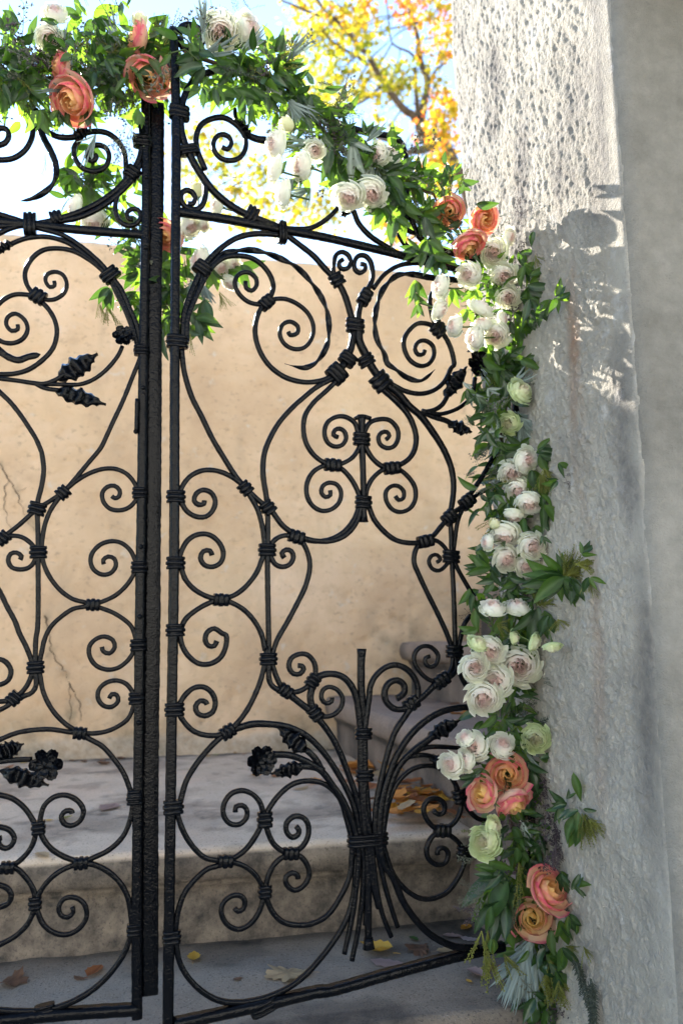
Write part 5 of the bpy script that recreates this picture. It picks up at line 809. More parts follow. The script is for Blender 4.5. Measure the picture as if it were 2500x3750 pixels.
  [[0.181,2.106,0.245],0.057,'gold',None,'oval'],
  [[0.259,2.373,0.241],0.066,'gold',None,'lobed'],
  [[0.17,1.874,0.245],0.041,'orange',None,'oval'],
  [[0.318,2.334,0.236],0.072,'tan',None,'oval'],
  [[0.138,1.979,0.241],0.048,'orange',None,'oval'],
  [[0.158,2.053,0.222],0.08,'gold',None,'oval'],
  [[0.072,2.147,0.213],0.078,'brown',None,'oval'],
  [[0.224,2.212,0.228],0.042,'rust',None,'oval'],
  [[0.13,1.987,0.244],0.069,'orange',None,'oval'],
  [[0.139,2.281,0.228],0.043,'brown',None,'oval'],
  [[0.272,2.094,0.222],0.083,'orange',None,'lobed'],
  [[0.211,2.11,0.248],0.044,'rust',None,'oval'],
  [[0.213,2.027,0.25],0.06,'tan',None,'oval'],
  [[0.106,2.412,0.233],0.105,'tan',None,'lobed'],
  [[0.273,2.166,0.221],0.049,'orange',None,'lobed'],
  [[0.126,1.899,0.229],0.081,'orange',None,'oval'],
  [[0.18,2.094,0.209],0.083,'rust',None,'lobed'],
  [[0.113,1.971,0.223],0.052,'gold',None,'oval'],
  [[0.264,1.886,0.235],0.065,'brown',None,'oval'],
  [[0.246,1.953,0.246],0.052,'yellow',None,'lobed'],
  [[0.152,2.177,0.21],0.085,'brown',None,'oval'],
  [[0.165,2.124,0.232],0.078,'rust',None,'oval'],
  [[0.22,2.745,0.213],0.11,'rust',None,'oval'],
  [[0.27,1.978,0.246],0.054,'brown',None,'lobed'],
  [[0.312,2.464,0.232],0.08,'rust',None,'lobed'],
  [[0.343,2.75,0.211],0.094,'tan',None,'oval'],
  [[0.062,2.139,0.239],0.095,'rust',None,'oval'],
  [[0.15,2.195,0.238],0.077,'orange',None,'oval'],
  [[0.121,2.009,0.245],0.075,'orange',None,'lobed'],
  [[0.21,2.111,0.233],0.095,'gold',None,'oval'],
  [[0.11,2.266,0.217],0.067,'rust',None,'lobed'],
  [[0.244,2.176,0.236],0.076,'brown',None,'lobed'],
  [[0.287,2.084,0.211],0.042,'brown',None,'oval'],
  [[0.296,2.535,0.239],0.08,'tan',None,'oval'],
  [[0.208,2.107,0.215],0.056,'rust',None,'oval'],
  [[0.13,2.088,0.233],0.078,'yellow',None,'lobed'],
  [[0.222,1.862,0.239],0.044,'brown',None,'oval'],
  [[0.191,1.848,0.25],0.048,'orange',None,'oval'],
  [[0.256,2.217,0.21],0.083,'rust',None,'oval'],
  [[0.171,1.827,0.245],0.041,'gold',None,'oval'],
  [[0.216,2.121,0.227],0.06,'orange',None,'lobed'],
  [[0.111,1.973,0.218],0.057,'orange',None,'lobed'],
  [[0.17,2.036,0.24],0.042,'rust',None,'oval'],
  [[0.218,2.059,0.229],0.064,'yellow',None,'oval'],
  [[0.248,2.035,0.238],0.085,'gold',None,'lobed'],
  [[0.308,2.349,0.231],0.05,'rust',None,'lobed'],
  [[0.177,2.2,0.245],0.076,'rust',None,'oval'],
  [[0.233,2.195,0.241],0.075,'tan',None,'oval'],
  [[0.313,2.496,0.208],0.062,'brown',None,'oval'],
  [[0.156,2.258,0.232],0.074,'brown',None,'oval'],
  [[0.195,1.961,0.228],0.079,'gold',None,'oval'],
  [[0.191,1.927,0.24],0.082,'orange',None,'oval'],
  [[0.054,1.855,0.242],0.076,'rust',None,'oval'],
  [[0.148,2.297,0.205],0.088,'rust',None,'oval'],
  [[0.152,1.949,0.221],0.082,'brown',None,'lobed'],
  [[0.278,2.236,0.223],0.052,'tan',None,'oval'],
  [[0.258,2.623,0.218],0.097,'gold',None,'oval'],
  [[0.193,2.202,0.214],0.069,'gold',None,'lobed'],
  [[0.15,2.398,0.248],0.104,'gold',None,'lobed'],
  [[0.205,2.136,0.217],0.044,'gold',None,'lobed'],
  [[0.126,2.132,0.234],0.074,'brown',None,'oval'],
  [[0.301,2.051,0.233],0.076,'orange',None,'oval'],
  [[0.238,2.248,0.239],0.081,'rust',None,'lobed'],
  [[0.157,2.065,0.208],0.067,'rust',None,'oval'],
  [[0.212,2.036,0.244],0.069,'orange',None,'oval'],
  [[0.025,2.453,0.204],0.057,'rust',None,'oval'],
  [[0.27,2.66,0.204],0.092,'brown',None,'oval'],
  [[0.372,2.521,0.204],0.071,'orange',None,'oval'],
  [[0.312,2.749,0.204],0.055,'orange',None,'oval'],
  [[0.339,2.409,0.204],0.088,'orange',None,'oval'],
  [[0.345,2.499,0.204],0.079,'gold',None,'oval'],
  [[0.148,2.534,0.204],0.081,'brown',None,'lobed'],
  [[0.167,2.608,0.204],0.051,'rust',None,'oval'],
  [[0.06,2.69,0.204],0.067,'rust',None,'oval'],
  [[0.352,2.496,0.204],0.072,'yellow',None,'oval'],
  [[0.043,2.688,0.204],0.122,'orange',None,'oval'],
  [[0.087,2.771,0.204],0.066,'brown',None,'oval'],
  [[0.205,2.758,0.204],0.074,'gold',None,'oval'],
  [[0.053,2.626,0.204],0.081,'brown',None,'oval'],
  [[0.181,2.718,0.204],0.053,'gold',None,'oval'],
  [[0.043,2.659,0.204],0.089,'rust',None,'lobed'],
  [[0.058,2.512,0.204],0.051,'rust',None,'oval'],
  [[0.227,2.531,0.204],0.096,'rust',None,'lobed'],
  [[0.16,2.462,0.204],0.055,'rust',None,'oval'],
  [[0.071,2.662,0.204],0.08,'brown',None,'oval'],
  [[0.257,2.7,0.204],0.075,'yellow',None,'oval'],
  [[0.346,2.407,0.204],0.061,'brown',None,'oval'],
  [[0.208,2.441,0.204],0.078,'rust',None,'oval'],
  [[0.335,2.527,0.204],0.114,'orange',None,'oval'],
  [[0.269,2.53,0.204],0.05,'brown',None,'oval'],
  [[0.293,2.751,0.204],0.113,'orange',None,'oval'],
  [[0.065,2.53,0.204],0.067,'orange',None,'oval'],
  [[0.237,2.472,0.204],0.081,'rust',None,'oval'],
  [[0.111,2.607,0.204],0.048,'yellow',None,'oval'],
  [[0.312,2.439,0.204],0.05,'gold',None,'oval'],
  [[0.029,2.608,0.204],0.112,'orange',None,'oval'],
  [[0.304,2.402,0.204],0.097,'gold',None,'oval'],
  [[0.332,2.412,0.204],0.109,'rust',None,'oval'],
  [[0.367,2.554,0.204],0.083,'rust',None,'oval'],
  [[0.206,2.633,0.204],0.061,'gold',None,'oval'],
  [[0.285,2.745,0.204],0.055,'orange',None,'lobed'],
  [[0.35,2.421,0.204],0.108,'yellow',None,'lobed'],
  [[0.192,2.509,0.204],0.055,'rust',None,'oval'],
  [[0.219,2.523,0.204],0.087,'rust',None,'oval'],
 ],
 'clusters': [
  [0.1,7.686,7.329,0.239,0.45],
  [-0.165,8.145,7.647,0.187,0.35],
  [0.346,8.888,8.448,0.189,0.6],
  [-0.488,9.149,8.648,0.195,0.4],
  [-0.017,8.786,8.053,0.216,0.3],
  [0.191,9.527,8.619,0.187,0.3],
  [-0.233,7.905,7.229,0.168,0.25],
  [-0.399,8.325,7.377,0.177,0.2],
  [-0.112,8.514,7.527,0.209,0.15],
  [-0.616,9.571,8.35,0.173,0.3],
  [-0.02,8.505,7.312,0.181,0.15],
  [-0.336,9.561,8.068,0.204,0.2],
  [0.264,9.597,8.795,0.173,0.35],
  [0.53,8.76,8.044,0.086,0.3],
  [0.319,7.652,6.856,0.138,0.15],
  [0.391,8.716,7.403,0.171,0.35],
  [0.567,9.534,8.038,0.156,0.2],
  [0.6,8.123,6.874,0.146,0.15],
  [0.777,8.774,7.445,0.129,0.15],
  [0.883,8.747,7.317,0.158,0.2],
  [0.711,8.797,7.251,0.144,0.2],
  [0.848,8.994,8.537,0.162,0.8],
  [1.035,9.487,8.969,0.187,0.7],
  [1.113,7.924,7.592,0.156,0.45],
  [0.889,7.921,7.394,0.117,0.6],
  [1.472,9.515,8.812,0.172,0.7],
  [1.294,9.3,8.341,0.168,0.65],
  [1.084,9.012,7.919,0.118,0.55],
  [1.279,8.667,7.603,0.128,0.5],
  [1.391,8.834,7.953,0.116,0.5],
  [1.116,8.138,6.799,0.12,0.3],
  [1.357,9.321,7.509,0.168,0.6],
  [1.079,7.932,6.326,0.143,0.75],
  [1.168,7.794,6.072,0.141,0.55],
  [1.062,8.066,6.184,0.132,0.75],
  [1.434,9.395,6.913,0.185,0.7],
  [1.188,8.875,6.307,0.175,0.4],
  [1.136,7.988,5.584,0.17,0.3],
  [1.054,8.483,5.81,0.153,0.35],
  [1.107,9.549,6.685,0.125,0.7],
  [1.314,8.22,6.613,0.121,0.4],
  [0.245,8.642,7.208,0.113,0.3],
  [0.175,7.693,6.362,0.088,0.2],
  [0.111,9.486,7.624,0.14,0.2],
  [-0.076,9.352,7.565,0.169,0.2],
  [-0.186,8.967,7.37,0.162,0.2],
  [-0.238,7.957,6.436,0.13,0.2],
  [0.351,9.435,7.66,0.108,0.3],
  [0.461,8.346,6.813,0.082,0.3],
  [0.635,8.889,7.179,0.087,0.2],
  [-0.146,8.373,6.523,0.082,0.3],
  [0.643,8.865,6.809,0.073,0.3],
  [0.52,9.497,7.364,0.062,0.3],
  [-1.572,8.465,6.451,0.167,0.3],
  [-1.686,8.616,6.252,0.186,0.2],
  [-1.527,8.287,5.69,0.179,0.25],
  [-1.223,7.687,5.535,0.136,0.2],
  [-1.168,7.969,5.901,0.141,0.2],
  [-0.996,8.413,5.995,0.182,0.3],
  [-0.848,8.385,5.859,0.132,0.2],
  [-1.071,7.928,5.43,0.14,0.3],
  [-1.058,8.968,5.955,0.159,0.25],
  [-1.2,7.689,5.11,0.136,0.25],
  [-0.811,8.045,5.258,0.206,0.3],
  [-0.63,8.348,5.488,0.197,0.25],
  [-0.43,8.617,5.544,0.17,0.3],
  [-0.309,9.357,5.816,0.166,0.3],
  [-0.925,7.865,4.959,0.124,0.3],
  [-1.116,8.293,5.271,0.131,0.3],
  [-1.563,7.793,5.935,0.107,0.2],
  [-1.776,8.357,5.928,0.115,0.2],
  [-1.645,8.029,5.312,0.126,0.2],
  [-1.61,8.304,5.282,0.131,0.2],
  [-0.303,8.747,7.069,0.103,0.3],
  [-0.245,8.706,6.955,0.137,0.2],
  [-0.19,7.783,5.155,0.122,0.3],
  [-0.06,7.915,5.086,0.125,0.3],
  [0.651,8.498,5.215,0.134,0.5],
  [0.52,8.65,5.495,0.153,0.4],
  [1.143,9.102,6.765,0.155,0.7],
  [1.054,7.784,6.034,0.133,0.4],
  [1.095,7.801,5.674,0.133,0.6],
  [0.951,7.854,5.499,0.112,0.4],
  [1.23,8.476,5.713,0.096,0.5],
  [0.632,8.299,5.012,0.141,0.6],
  [0.942,9.403,5.471,0.16,0.6],
 ],
}
# ------------------------------------------------------------------ frame of the place: u along the garden wall, v away from the camera
TH = rad(13); UU = Vector((math.cos(TH), math.sin(TH), 0)); VV = Vector((-math.sin(TH), math.cos(TH), 0))
def W(u, v, z): return UU*u + VV*v + Vector((0, 0, z))
UA = np.array(UU); VA = np.array(VV)
def Wn(u, v, z): return u[..., None]*UA + v[..., None]*VA + z[..., None]*np.array([0, 0, 1.0])

# ------------------------------------------------------------------ helpers
def tag(o, label=None, cat=None, group=None, kind=None):
    if label: o['label'] = label
    if cat: o['category'] = cat
    if group: o['group'] = group
    if kind: o['kind'] = kind
    return o
def link(name, me, parent=None, m=None):
    o = bpy.data.objects.new(name, me); COL.objects.link(o)
    if parent: o.parent = parent
    if m is not None and me is not None and not me.materials: me.materials.append(m)
    return o
def empty(name, loc, rz=0, label=None, cat=None, group=None):
    o = bpy.data.objects.new(name, None); COL.objects.link(o); o.location = loc; o.rotation_euler = (0, 0, rz)
    o.empty_display_size = .05
    return tag(o, label, cat, group)
def mesh(name, verts, faces, m=None, smooth=True):
    me = bpy.data.meshes.new(name); me.from_pydata([tuple(v) for v in verts], [], faces); me.update()
    if smooth: me.polygons.foreach_set('use_smooth', [True]*len(me.polygons))
    if m: me.materials.append(m)
    return me
def gridmesh(name, V, m=None, attrs=None, closed=False):
    n, k = V.shape[:2]; me = bpy.data.meshes.new(name)
    idx = np.arange(n*k).reshape(n, k)
    q = np.stack([idx[:-1, :-1], idx[1:, :-1], idx[1:, 1:], idx[:-1, 1:]], -1).reshape(-1, 4)
    me.vertices.add(n*k); me.vertices.foreach_set('co', V.reshape(-1).astype(np.float32))
    me.loops.add(len(q)*4); me.loops.foreach_set('vertex_index', q.reshape(-1).astype(np.int32))
    me.polygons.add(len(q)); me.polygons.foreach_set('loop_start', np.arange(0, len(q)*4, 4, dtype=np.int32))
    me.polygons.foreach_set('use_smooth', np.ones(len(q), dtype=bool)); me.update(calc_edges=True)
    for a, val in (attrs or {}).items():
        at = me.attributes.new(a, 'FLOAT', 'POINT'); at.data.foreach_set('value', val.reshape(-1).astype(np.float32))
    if m: me.materials.append(m)
    return me
def vnoise(x, y, seed=0):
    g = np.random.default_rng(seed).random((256, 256))
    xi = np.floor(x).astype(int); yi = np.floor(y).astype(int); fx = x-xi; fy = y-yi
    fx = fx*fx*(3-2*fx); fy = fy*fy*(3-2*fy)
    a = g[xi % 256, yi % 256]; b = g[(xi+1) % 256, yi % 256]; c = g[xi % 256, (yi+1) % 256]; d = g[(xi+1) % 256, (yi+1) % 256]
    return (a*(1-fx)+b*fx)*(1-fy)+(c*(1-fx)+d*fx)*fy-.5
def fbm(x, y, sc_, oct=4, seed=0, gain=.5):
    t = 0; a = 1
    for i in range(oct):
        t = t+a*vnoise(x*sc_+i*17.3, y*sc_+i*9.1, seed+i); sc_ *= 2.03; a *= gain
    return t
def sstep(a, b, x):
    t = np.clip((x-a)/(b-a), 0, 1); return t*t*(3-2*t)
def boxmesh(name, u0, u1, v0, v1, z0, z1, m=None):
    c = [W(u, v, z) for u in (u0, u1) for v in (v0, v1) for z in (z0, z1)]
    return mesh(name, c, [(0, 1, 3, 2), (4, 6, 7, 5), (0, 4, 5, 1), (2, 3, 7, 6), (0, 2, 6, 4), (1, 5, 7, 3)], m, False)

# ------------------------------------------------------------------ materials
class Mat:
    def __init__(s, name):
        s.m = bpy.data.materials.new(name); s.m.use_nodes = True; s.n = s.m.node_tree.nodes; s.l = s.m.node_tree.links
        s.b = s.n['Principled BSDF']; s.out = s.n['Material Output']
        s.tc = s.n.new('ShaderNodeTexCoord')
    def noise(s, scale, detail=4, rough=.55, vec=None, stretch=None):
        t = s.n.new('ShaderNodeTexNoise'); t.inputs['Scale'].default_value = scale; t.inputs['Detail'].default_value = detail; t.inputs['Roughness'].default_value = rough
        src = vec or s.tc.outputs['Object']
        if stretch:
            mp = s.n.new('ShaderNodeMapping'); mp.inputs['Scale'].default_value = stretch; s.l.new(src, mp.inputs[0]); src = mp.outputs[0]
        s.l.new(src, t.inputs['Vector']); return t.outputs['Fac']
    def voro(s, scale):
        t = s.n.new('ShaderNodeTexVoronoi'); t.inputs['Scale'].default_value = scale; s.l.new(s.tc.outputs['Object'], t.inputs['Vector']); return t.outputs['Distance']
    def ramp(s, fac, stops):
        r = s.n.new('ShaderNodeValToRGB'); e = r.color_ramp.elements
        while len(e) < len(stops): e.new(.5)
        for el, (p, c) in zip(e, stops):
            el.position = p; el.color = (*c, 1) if len(c) == 3 else c
        s.l.new(fac, r.inputs[0]); return r.outputs[0]
    def fac(s, f, a, b):
        return s.ramp(f, [(a, (0, 0, 0)), (b, (1, 1, 1))])
    def mix(s, fac, a, b, mode='MIX'):
        x = s.n.new('ShaderNodeMix'); x.data_type = 'RGBA'; x.blend_type = mode; x.clamp_factor = True
        for sock, v in ((x.inputs['Factor'], fac), (x.inputs['A'], a), (x.inputs['B'], b)):
            if isinstance(v, (int, float)): sock.default_value = v
            elif isinstance(v, tuple): sock.default_value = (*v, 1)
            else: s.l.new(v, sock)
        return x.outputs['Result']
    def math(s, op, a, b):
        x = s.n.new('ShaderNodeMath'); x.operation = op
        for sock, v in zip(x.inputs, (a, b)):
            if isinstance(v, (int, float)): sock.default_value = v
            else: s.l.new(v, sock)
        return x.outputs[0]
    def attr(s, name, out='Fac'):
        a = s.n.new('ShaderNodeAttribute'); a.attribute_name = name; return a.outputs[out]
    def rnd(s):
        o = s.n.new('ShaderNodeObjectInfo'); return o.outputs['Random']
    def bump(s, h, dist, strength=1.0):
        b = s.n.new('ShaderNodeBump'); b.inputs['Distance'].default_value = dist; b.inputs['Strength'].default_value = strength
        s.l.new(h, b.inputs['Height']); s.l.new(b.outputs[0], s.b.inputs['Normal']); s.bn = b.outputs[0]; return s
    def set(s, col=None, rough=None, spec=None, coat=None, metal=None):
        for k, v in (('Base Color', col), ('Roughness', rough), ('Specular IOR Level', spec), ('Coat Weight', coat), ('Metallic', metal)):
            if v is None: continue
            if isinstance(v, tuple): s.b.inputs[k].default_value = (*v, 1)
            elif isinstance(v, (int, float)): s.b.inputs[k].default_value = v
            else: s.l.new(v, s.b.inputs[k])
        return s
    def trans(s, col, amount):
        t = s.n.new('ShaderNodeBsdfTranslucent'); x = s.n.new('ShaderNodeMixShader')
        if isinstance(col, tuple): t.inputs[0].default_value = (*col, 1)
        else: s.l.new(col, t.inputs[0])
        x.inputs[0].default_value = amount
        s.l.new(s.b.outputs[0], x.inputs[1]); s.l.new(t.outputs[0], x.inputs[2]); s.l.new(x.outputs[0], s.out.inputs['Surface'])
        return s

def m_iron():
    s = Mat('painted_iron')
    h = s.math('ADD', s.noise(300, 2, .5), s.math('MULTIPLY', s.noise(110, 2), .9))
    rust = s.fac(s.noise(35, 5, .65), .70, .80)
    s.set(s.mix(rust, (.0016, .0019, .003), (.010, .0065, .0045)), s.ramp(s.noise(160, 3), [(.3, (.05, .05, .05)), (.75, (.12, .12, .12))]), .13)
    s.bump(h, .0009, .9); return s.m
IRON = m_iron()
def m_coat():
    s = Mat('ochre_render')
    big = s.noise(2.2, 5, .6); mid = s.noise(11, 5, .6); fine = s.noise(70, 4, .6)
    c = s.ramp(big, [(.28, (.47, .31, .185)), (.5, (.59, .405, .25)), (.72, (.69, .495, .335))])
    c = s.mix(s.math('MULTIPLY', s.fac(mid, .55, .78), .5), c, (.38, .255, .155))
    c = s.mix(s.math('MULTIPLY', s.fac(s.noise(38, 4, .65, stretch=(1, 1, 1.5)), .58, .70), .62), c, (.30, .215, .14))
    c = s.mix(s.math('MULTIPLY', s.fac(s.noise(3.2, 5, .6, stretch=(2.2, 2.2, .5)), .54, .72), .5), c, (.40, .29, .185))
    c = s.mix(s.math('MULTIPLY', s.fac(s.noise(1.3, 4, .6), .5, .7), .35), c, (.66, .47, .27))
    c = s.mix(s.math('MULTIPLY', s.fac(s.noise(16, 4, .6), .63, .72), .5), c, (.55, .50, .42))
    g = s.attr('grime'); c = s.mix(s.math('MULTIPLY', g, .85), c, s.ramp(s.noise(30, 5, .7), [(.35, (.10, .085, .055)), (.6, (.30, .235, .15))]))
    p = s.attr('pale'); c = s.mix(p, c, s.ramp(s.noise(45, 5, .7), [(.35, (.14, .12, .09)), (.6, (.36, .335, .29))]))
    s.set(c, .9, .2); s.bump(s.math('ADD', fine, s.math('MULTIPLY', s.noise(240, 3), .5)), .003, .8); return s.m
COAT = m_coat()
def m_stone():
    s = Mat('rough_pier_stone')
    c = s.ramp(s.noise(6, 6, .62), [(.28, (.29, .268, .228)), (.5, (.385, .357, .303)), (.72, (.475, .442, .38))])
    c = s.mix(s.math('MULTIPLY', s.fac(s.noise(45, 5, .7), .52, .72), .5), c, (.21, .205, .20))
    c = s.mix(s.math('MULTIPLY', s.fac(s.noise(15, 4, .6), .60, .68), .4), c, (.54, .535, .53))
    c = s.mix(s.math('MULTIPLY', s.fac(s.noise(9, 3, .6, stretch=(1, 1, .4)), .58, .70), .25), c, (.38, .32, .235))
    c = s.mix(s.math('MULTIPLY', s.attr('stain'), s.math('ADD', s.noise(60, 4), .35)), c, (.27, .15, .09))
    c = s.mix(s.math('MULTIPLY', s.attr('lichen'), s.math('ADD', s.noise(70, 4), .25)), c, (.075, .07, .073))
    s.set(c, .92, .2); s.bump(s.math('ADD', s.noise(150, 5, .65), s.math('MULTIPLY', s.noise(430, 3), .6)), .0060, 1.0); return s.m
STONE = m_stone()
def m_plaster():
    s = Mat('smooth_buff_plaster')
    c = s.ramp(s.math('ADD', s.math('MULTIPLY', s.noise(4, 6, .65), .6), s.math('MULTIPLY', s.noise(40, 5, .7), .4)), [(.34, (.16, .152, .133)), (.5, (.218, .208, .183)), (.66, (.28, .267, .237))])
    c = s.mix(s.math('MULTIPLY', s.fac(s.noise(160, 3, .6), .62, .75), .5), c, (.22, .19, .14))
    c = s.mix(s.math('MULTIPLY', s.attr('dusk'), .75), c, (.14, .125, .095))
    s.set(c, .9, .2); s.bump(s.math('ADD', s.noise(420, 4, .6), s.math('MULTIPLY', s.noise(60, 4), 1.5)), .0035, 1.0); return s.m
PLASTER = m_plaster()
def m_concrete(name, a, b, speck, pink):
    s = Mat(name)
    c = s.ramp(s.noise(7, 6, .62), [(.28, a), (.72, b)])
    c = s.mix(s.math('MULTIPLY', s.fac(s.noise(4, 4, .6), .5, .72), .5), c, pink)
    c = s.mix(s.math('MULTIPLY', s.fac(s.noise(190, 3, .7), .56, .66), .7), c, speck)
    c = s.mix(s.math('MULTIPLY', s.fac(s.noise(260, 2, .5), .63, .72), .55), c, s.mix(.5, b, (.42, .40, .37)))
    c = s.mix(s.math('MULTIPLY', s.attr('dirt_shade'), s.math('ADD', s.noise(22, 5, .7), .3)), c, (.035, .032, .030))  # also carries the shade painted on the risers
    s.set(c, .88, .25); s.bump(s.math('ADD', s.noise(260, 4, .65), s.math('MULTIPLY', s.noise(40, 4), 1.2)), .0026, .8); return s.m
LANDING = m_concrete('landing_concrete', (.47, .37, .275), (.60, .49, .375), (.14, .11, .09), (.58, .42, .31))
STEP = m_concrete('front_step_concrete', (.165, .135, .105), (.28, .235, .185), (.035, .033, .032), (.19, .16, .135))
STAIR = m_concrete('brown_stair_stone', (.17, .125, .098), (.28, .212, .168), (.07, .055, .05), (.27, .20, .165))
def m_ground():
    s = Mat('gravel_ground'); c = s.ramp(s.noise(3, 8, .7), [(.3, (.40, .37, .31)), (.7, (.55, .51, .44))])
    s.set(c, .95, .2); s.bump(s.noise(60, 5), .01); return s.m
GROUND = m_ground()
def m_leaf(name, dark, light, tcol, tr, rough=.38, spec=.45):
    s = Mat(name); r = s.rnd(); v = s.attr('vein')
    c = s.mix(r, dark, light); c = s.mix(s.math('MULTIPLY', s.noise(55, 3), .35), c, dark)
    c = s.mix(s.math('MULTIPLY', v, .6), c, tuple(min(1, x*1.9+.03) for x in light))
    s.set(c, rough, spec); s.bump(s.math('ADD', s.noise(120, 2), v), .0006, .6); s.trans(tcol, tr); return s.m
LEAF = m_leaf('green_leaf', (.014, .042, .009), (.034, .080, .016), (.28, .50, .035), .42)
LEAFD = m_leaf('dark_green_leaf', (.007, .024, .008), (.018, .046, .013), (.12, .27, .02), .24, .28, .5)
SILVER = m_leaf('silver_leaf', (.16, .20, .17), (.24, .28, .25), (.25, .33, .22), .25, .6, .2)
GREY = m_leaf('lavender_grey', (.17, .22, .21), (.26, .32, .31), (.2, .28, .22), .2, .7, .2)
SEED = m_leaf('eucalyptus_seed', (.075, .085, .06), (.17, .18, .135), (.2, .2, .12), .15, .6, .3)
BUD = m_leaf('yellow_green_bud', (.10, .115, .02), (.22, .23, .05), (.4, .42, .06), .25, .55, .3)
PURPLE = m_leaf('dusky_purple_seed', (.05, .038, .045), (.12, .095, .105), (.12, .08, .09), .15, .7, .2)
ROSEMARY = m_leaf('rosemary_green', (.035, .045, .035), (.07, .085, .065), (.1, .13, .06), .15, .6, .3)
STEM = m_leaf('green_stem', (.05, .085, .022), (.10, .14, .04), (.2, .3, .05), .1, .5, .3)
TWIG = m_leaf('brown_twig', (.045, .03, .02), (.08, .055, .035), (.1, .06, .03), .05, .7, .2)
def m_petal(name, inner, mid, outer, edge, tcol, edge_amt, tr=.42):
    s = Mat(name); t = s.attr('layer'); e = s.attr('edge'); n = s.noise(40, 4)
    c = s.ramp(t, [(0, inner), (.45, mid), (1, outer)])
    f = s.math('MULTIPLY', s.fac(s.math('ADD', e, s.math('MULTIPLY', s.math('SUBTRACT', n, .5), .35)), .45 if edge_amt < .99 else .34, .98 if edge_amt < .99 else .80), edge_amt)
    f = s.math('MULTIPLY', f, s.fac(t, .12, .75 if edge_amt < .99 else .55))
    c = s.mix(f, c, edge); c = s.mix(s.math('MULTIPLY', s.rnd(), .12), c, mid)
    c = s.mix(s.math('MULTIPLY', s.fac(e, 0.0, .35), .0), c, mid)
    s.set(c, .55, .25); s.bump(s.noise(90, 3), .0006, .5); s.trans(s.mix(.55, c, tcol), tr); return s.m
WHITE = m_petal('blush_white_petal', (.94, .66, .64), (.93, .90, .84), (.86, .90, .72), (.94, .94, .87), (.97, .96, .87), .7, .5)
CREAM = m_petal('cream_petal', (.78, .74, .48), (.80, .78, .54), (.74, .77, .50), (.82, .80, .62), (.95, .92, .62), .6)
GREENW = m_petal('green_white_petal', (.82, .70, .60), (.74, .78, .52), (.62, .72, .38), (.80, .83, .62), (.88, .94, .6), .6)
ORANGE = m_petal('orange_pink_petal', (.88, .57, .20), (.89, .60, .33), (.88, .57, .43), (.74, .07, .20), (.96, .68, .42), 1.0, .42)
SUNSET = m_petal('yellow_pink_petal', (.84, .58, .16), (.86, .66, .34), (.86, .64, .52), (.66, .05, .18), (.96, .76, .45), 1.0, .42)
def m_fallen(name, a, b, vein):
    s = Mat(name); c = s.mix(s.noise(30, 5, .65), a, b); c = s.mix(s.math('MULTIPLY', s.attr('vein'), .5), c, vein)
    c = s.mix(s.math('MULTIPLY', s.fac(s.noise(60, 4), .58, .68), .6), c, tuple(x*.35 for x in a))
    s.set(c, .6, .3); s.bump(s.noise(80, 3), .001, .6); s.trans(b, .25); return s.m
FALL = dict(yellow=m_fallen('yellow_fallen_leaf', (.50, .28, .03), (.62, .40, .08), (.4, .2, .02)), gold=m_fallen('golden_fallen_leaf', (.42, .19, .025), (.58, .29, .04), (.3, .12, .02)),
    orange=m_fallen('orange_fallen_leaf', (.48, .17, .03), (.60, .26, .06), (.3, .1, .02)), rust=m_fallen('rust_fallen_leaf', (.22, .075, .03), (.40, .15, .05), (.12, .04, .02)),
    brown=m_fallen('brown_fallen_leaf', (.11, .06, .035), (.22, .12, .07), (.07, .04, .03)), tan=m_fallen('tan_fallen_leaf', (.34, .24, .13), (.45, .34, .2), (.2, .13, .07)),
    pink=m_fallen('pinkish_fallen_leaf', (.25, .17, .155), (.36, .26, .235), (.2, .13, .11)), pale=m_fallen('pale_fallen_leaf', (.40, .33, .33), (.5, .43, .42), (.3, .2, .2)),
    olive=m_fallen('olive_fallen_leaf', (.16, .15, .04), (.27, .25, .08), (.1, .1, .03)), green=m_fallen('green_fallen_leaf', (.03, .08, .02), (.06, .12, .03), (.1, .15, .05)))
def m_bark():
    s = Mat('maple_bark'); c = s.ramp(s.noise(9, 6, .7, stretch=(1, 1, .3)), [(.3, (.045, .032, .022)), (.7, (.13, .10, .075))])
    s.set(c, .9, .2); s.bump(s.noise(25, 5, .7, stretch=(1, 1, .3)), .03, 1); return s.m
BARK = m_bark()
def m_crown():
    s = Mat('autumn_crown'); h = s.attr('hue')
    c = s.ramp(h, [(0, (.10, .13, .012)), (.25, (.28, .24, .018)), (.5, (.38, .25, .018)), (.75, (.40, .12, .015)), (1, (.32, .05, .015))])
    s.set(c, .5, .3); s.trans(s.ramp(h, [(0, (.30, .36, .02)), (.25, (.52, .46, .02)), (.5, (.64, .44, .02)), (.75, (.75, .26, .03)), (1, (.60, .11, .03))]), .5); return s.m
CROWN = m_crown()
CRACK = Mat('wall_crack').set((.12, .085, .055), .95, .1).m
RED = Mat('red_ribbon').set((.32, .02, .02), .5, .3).m

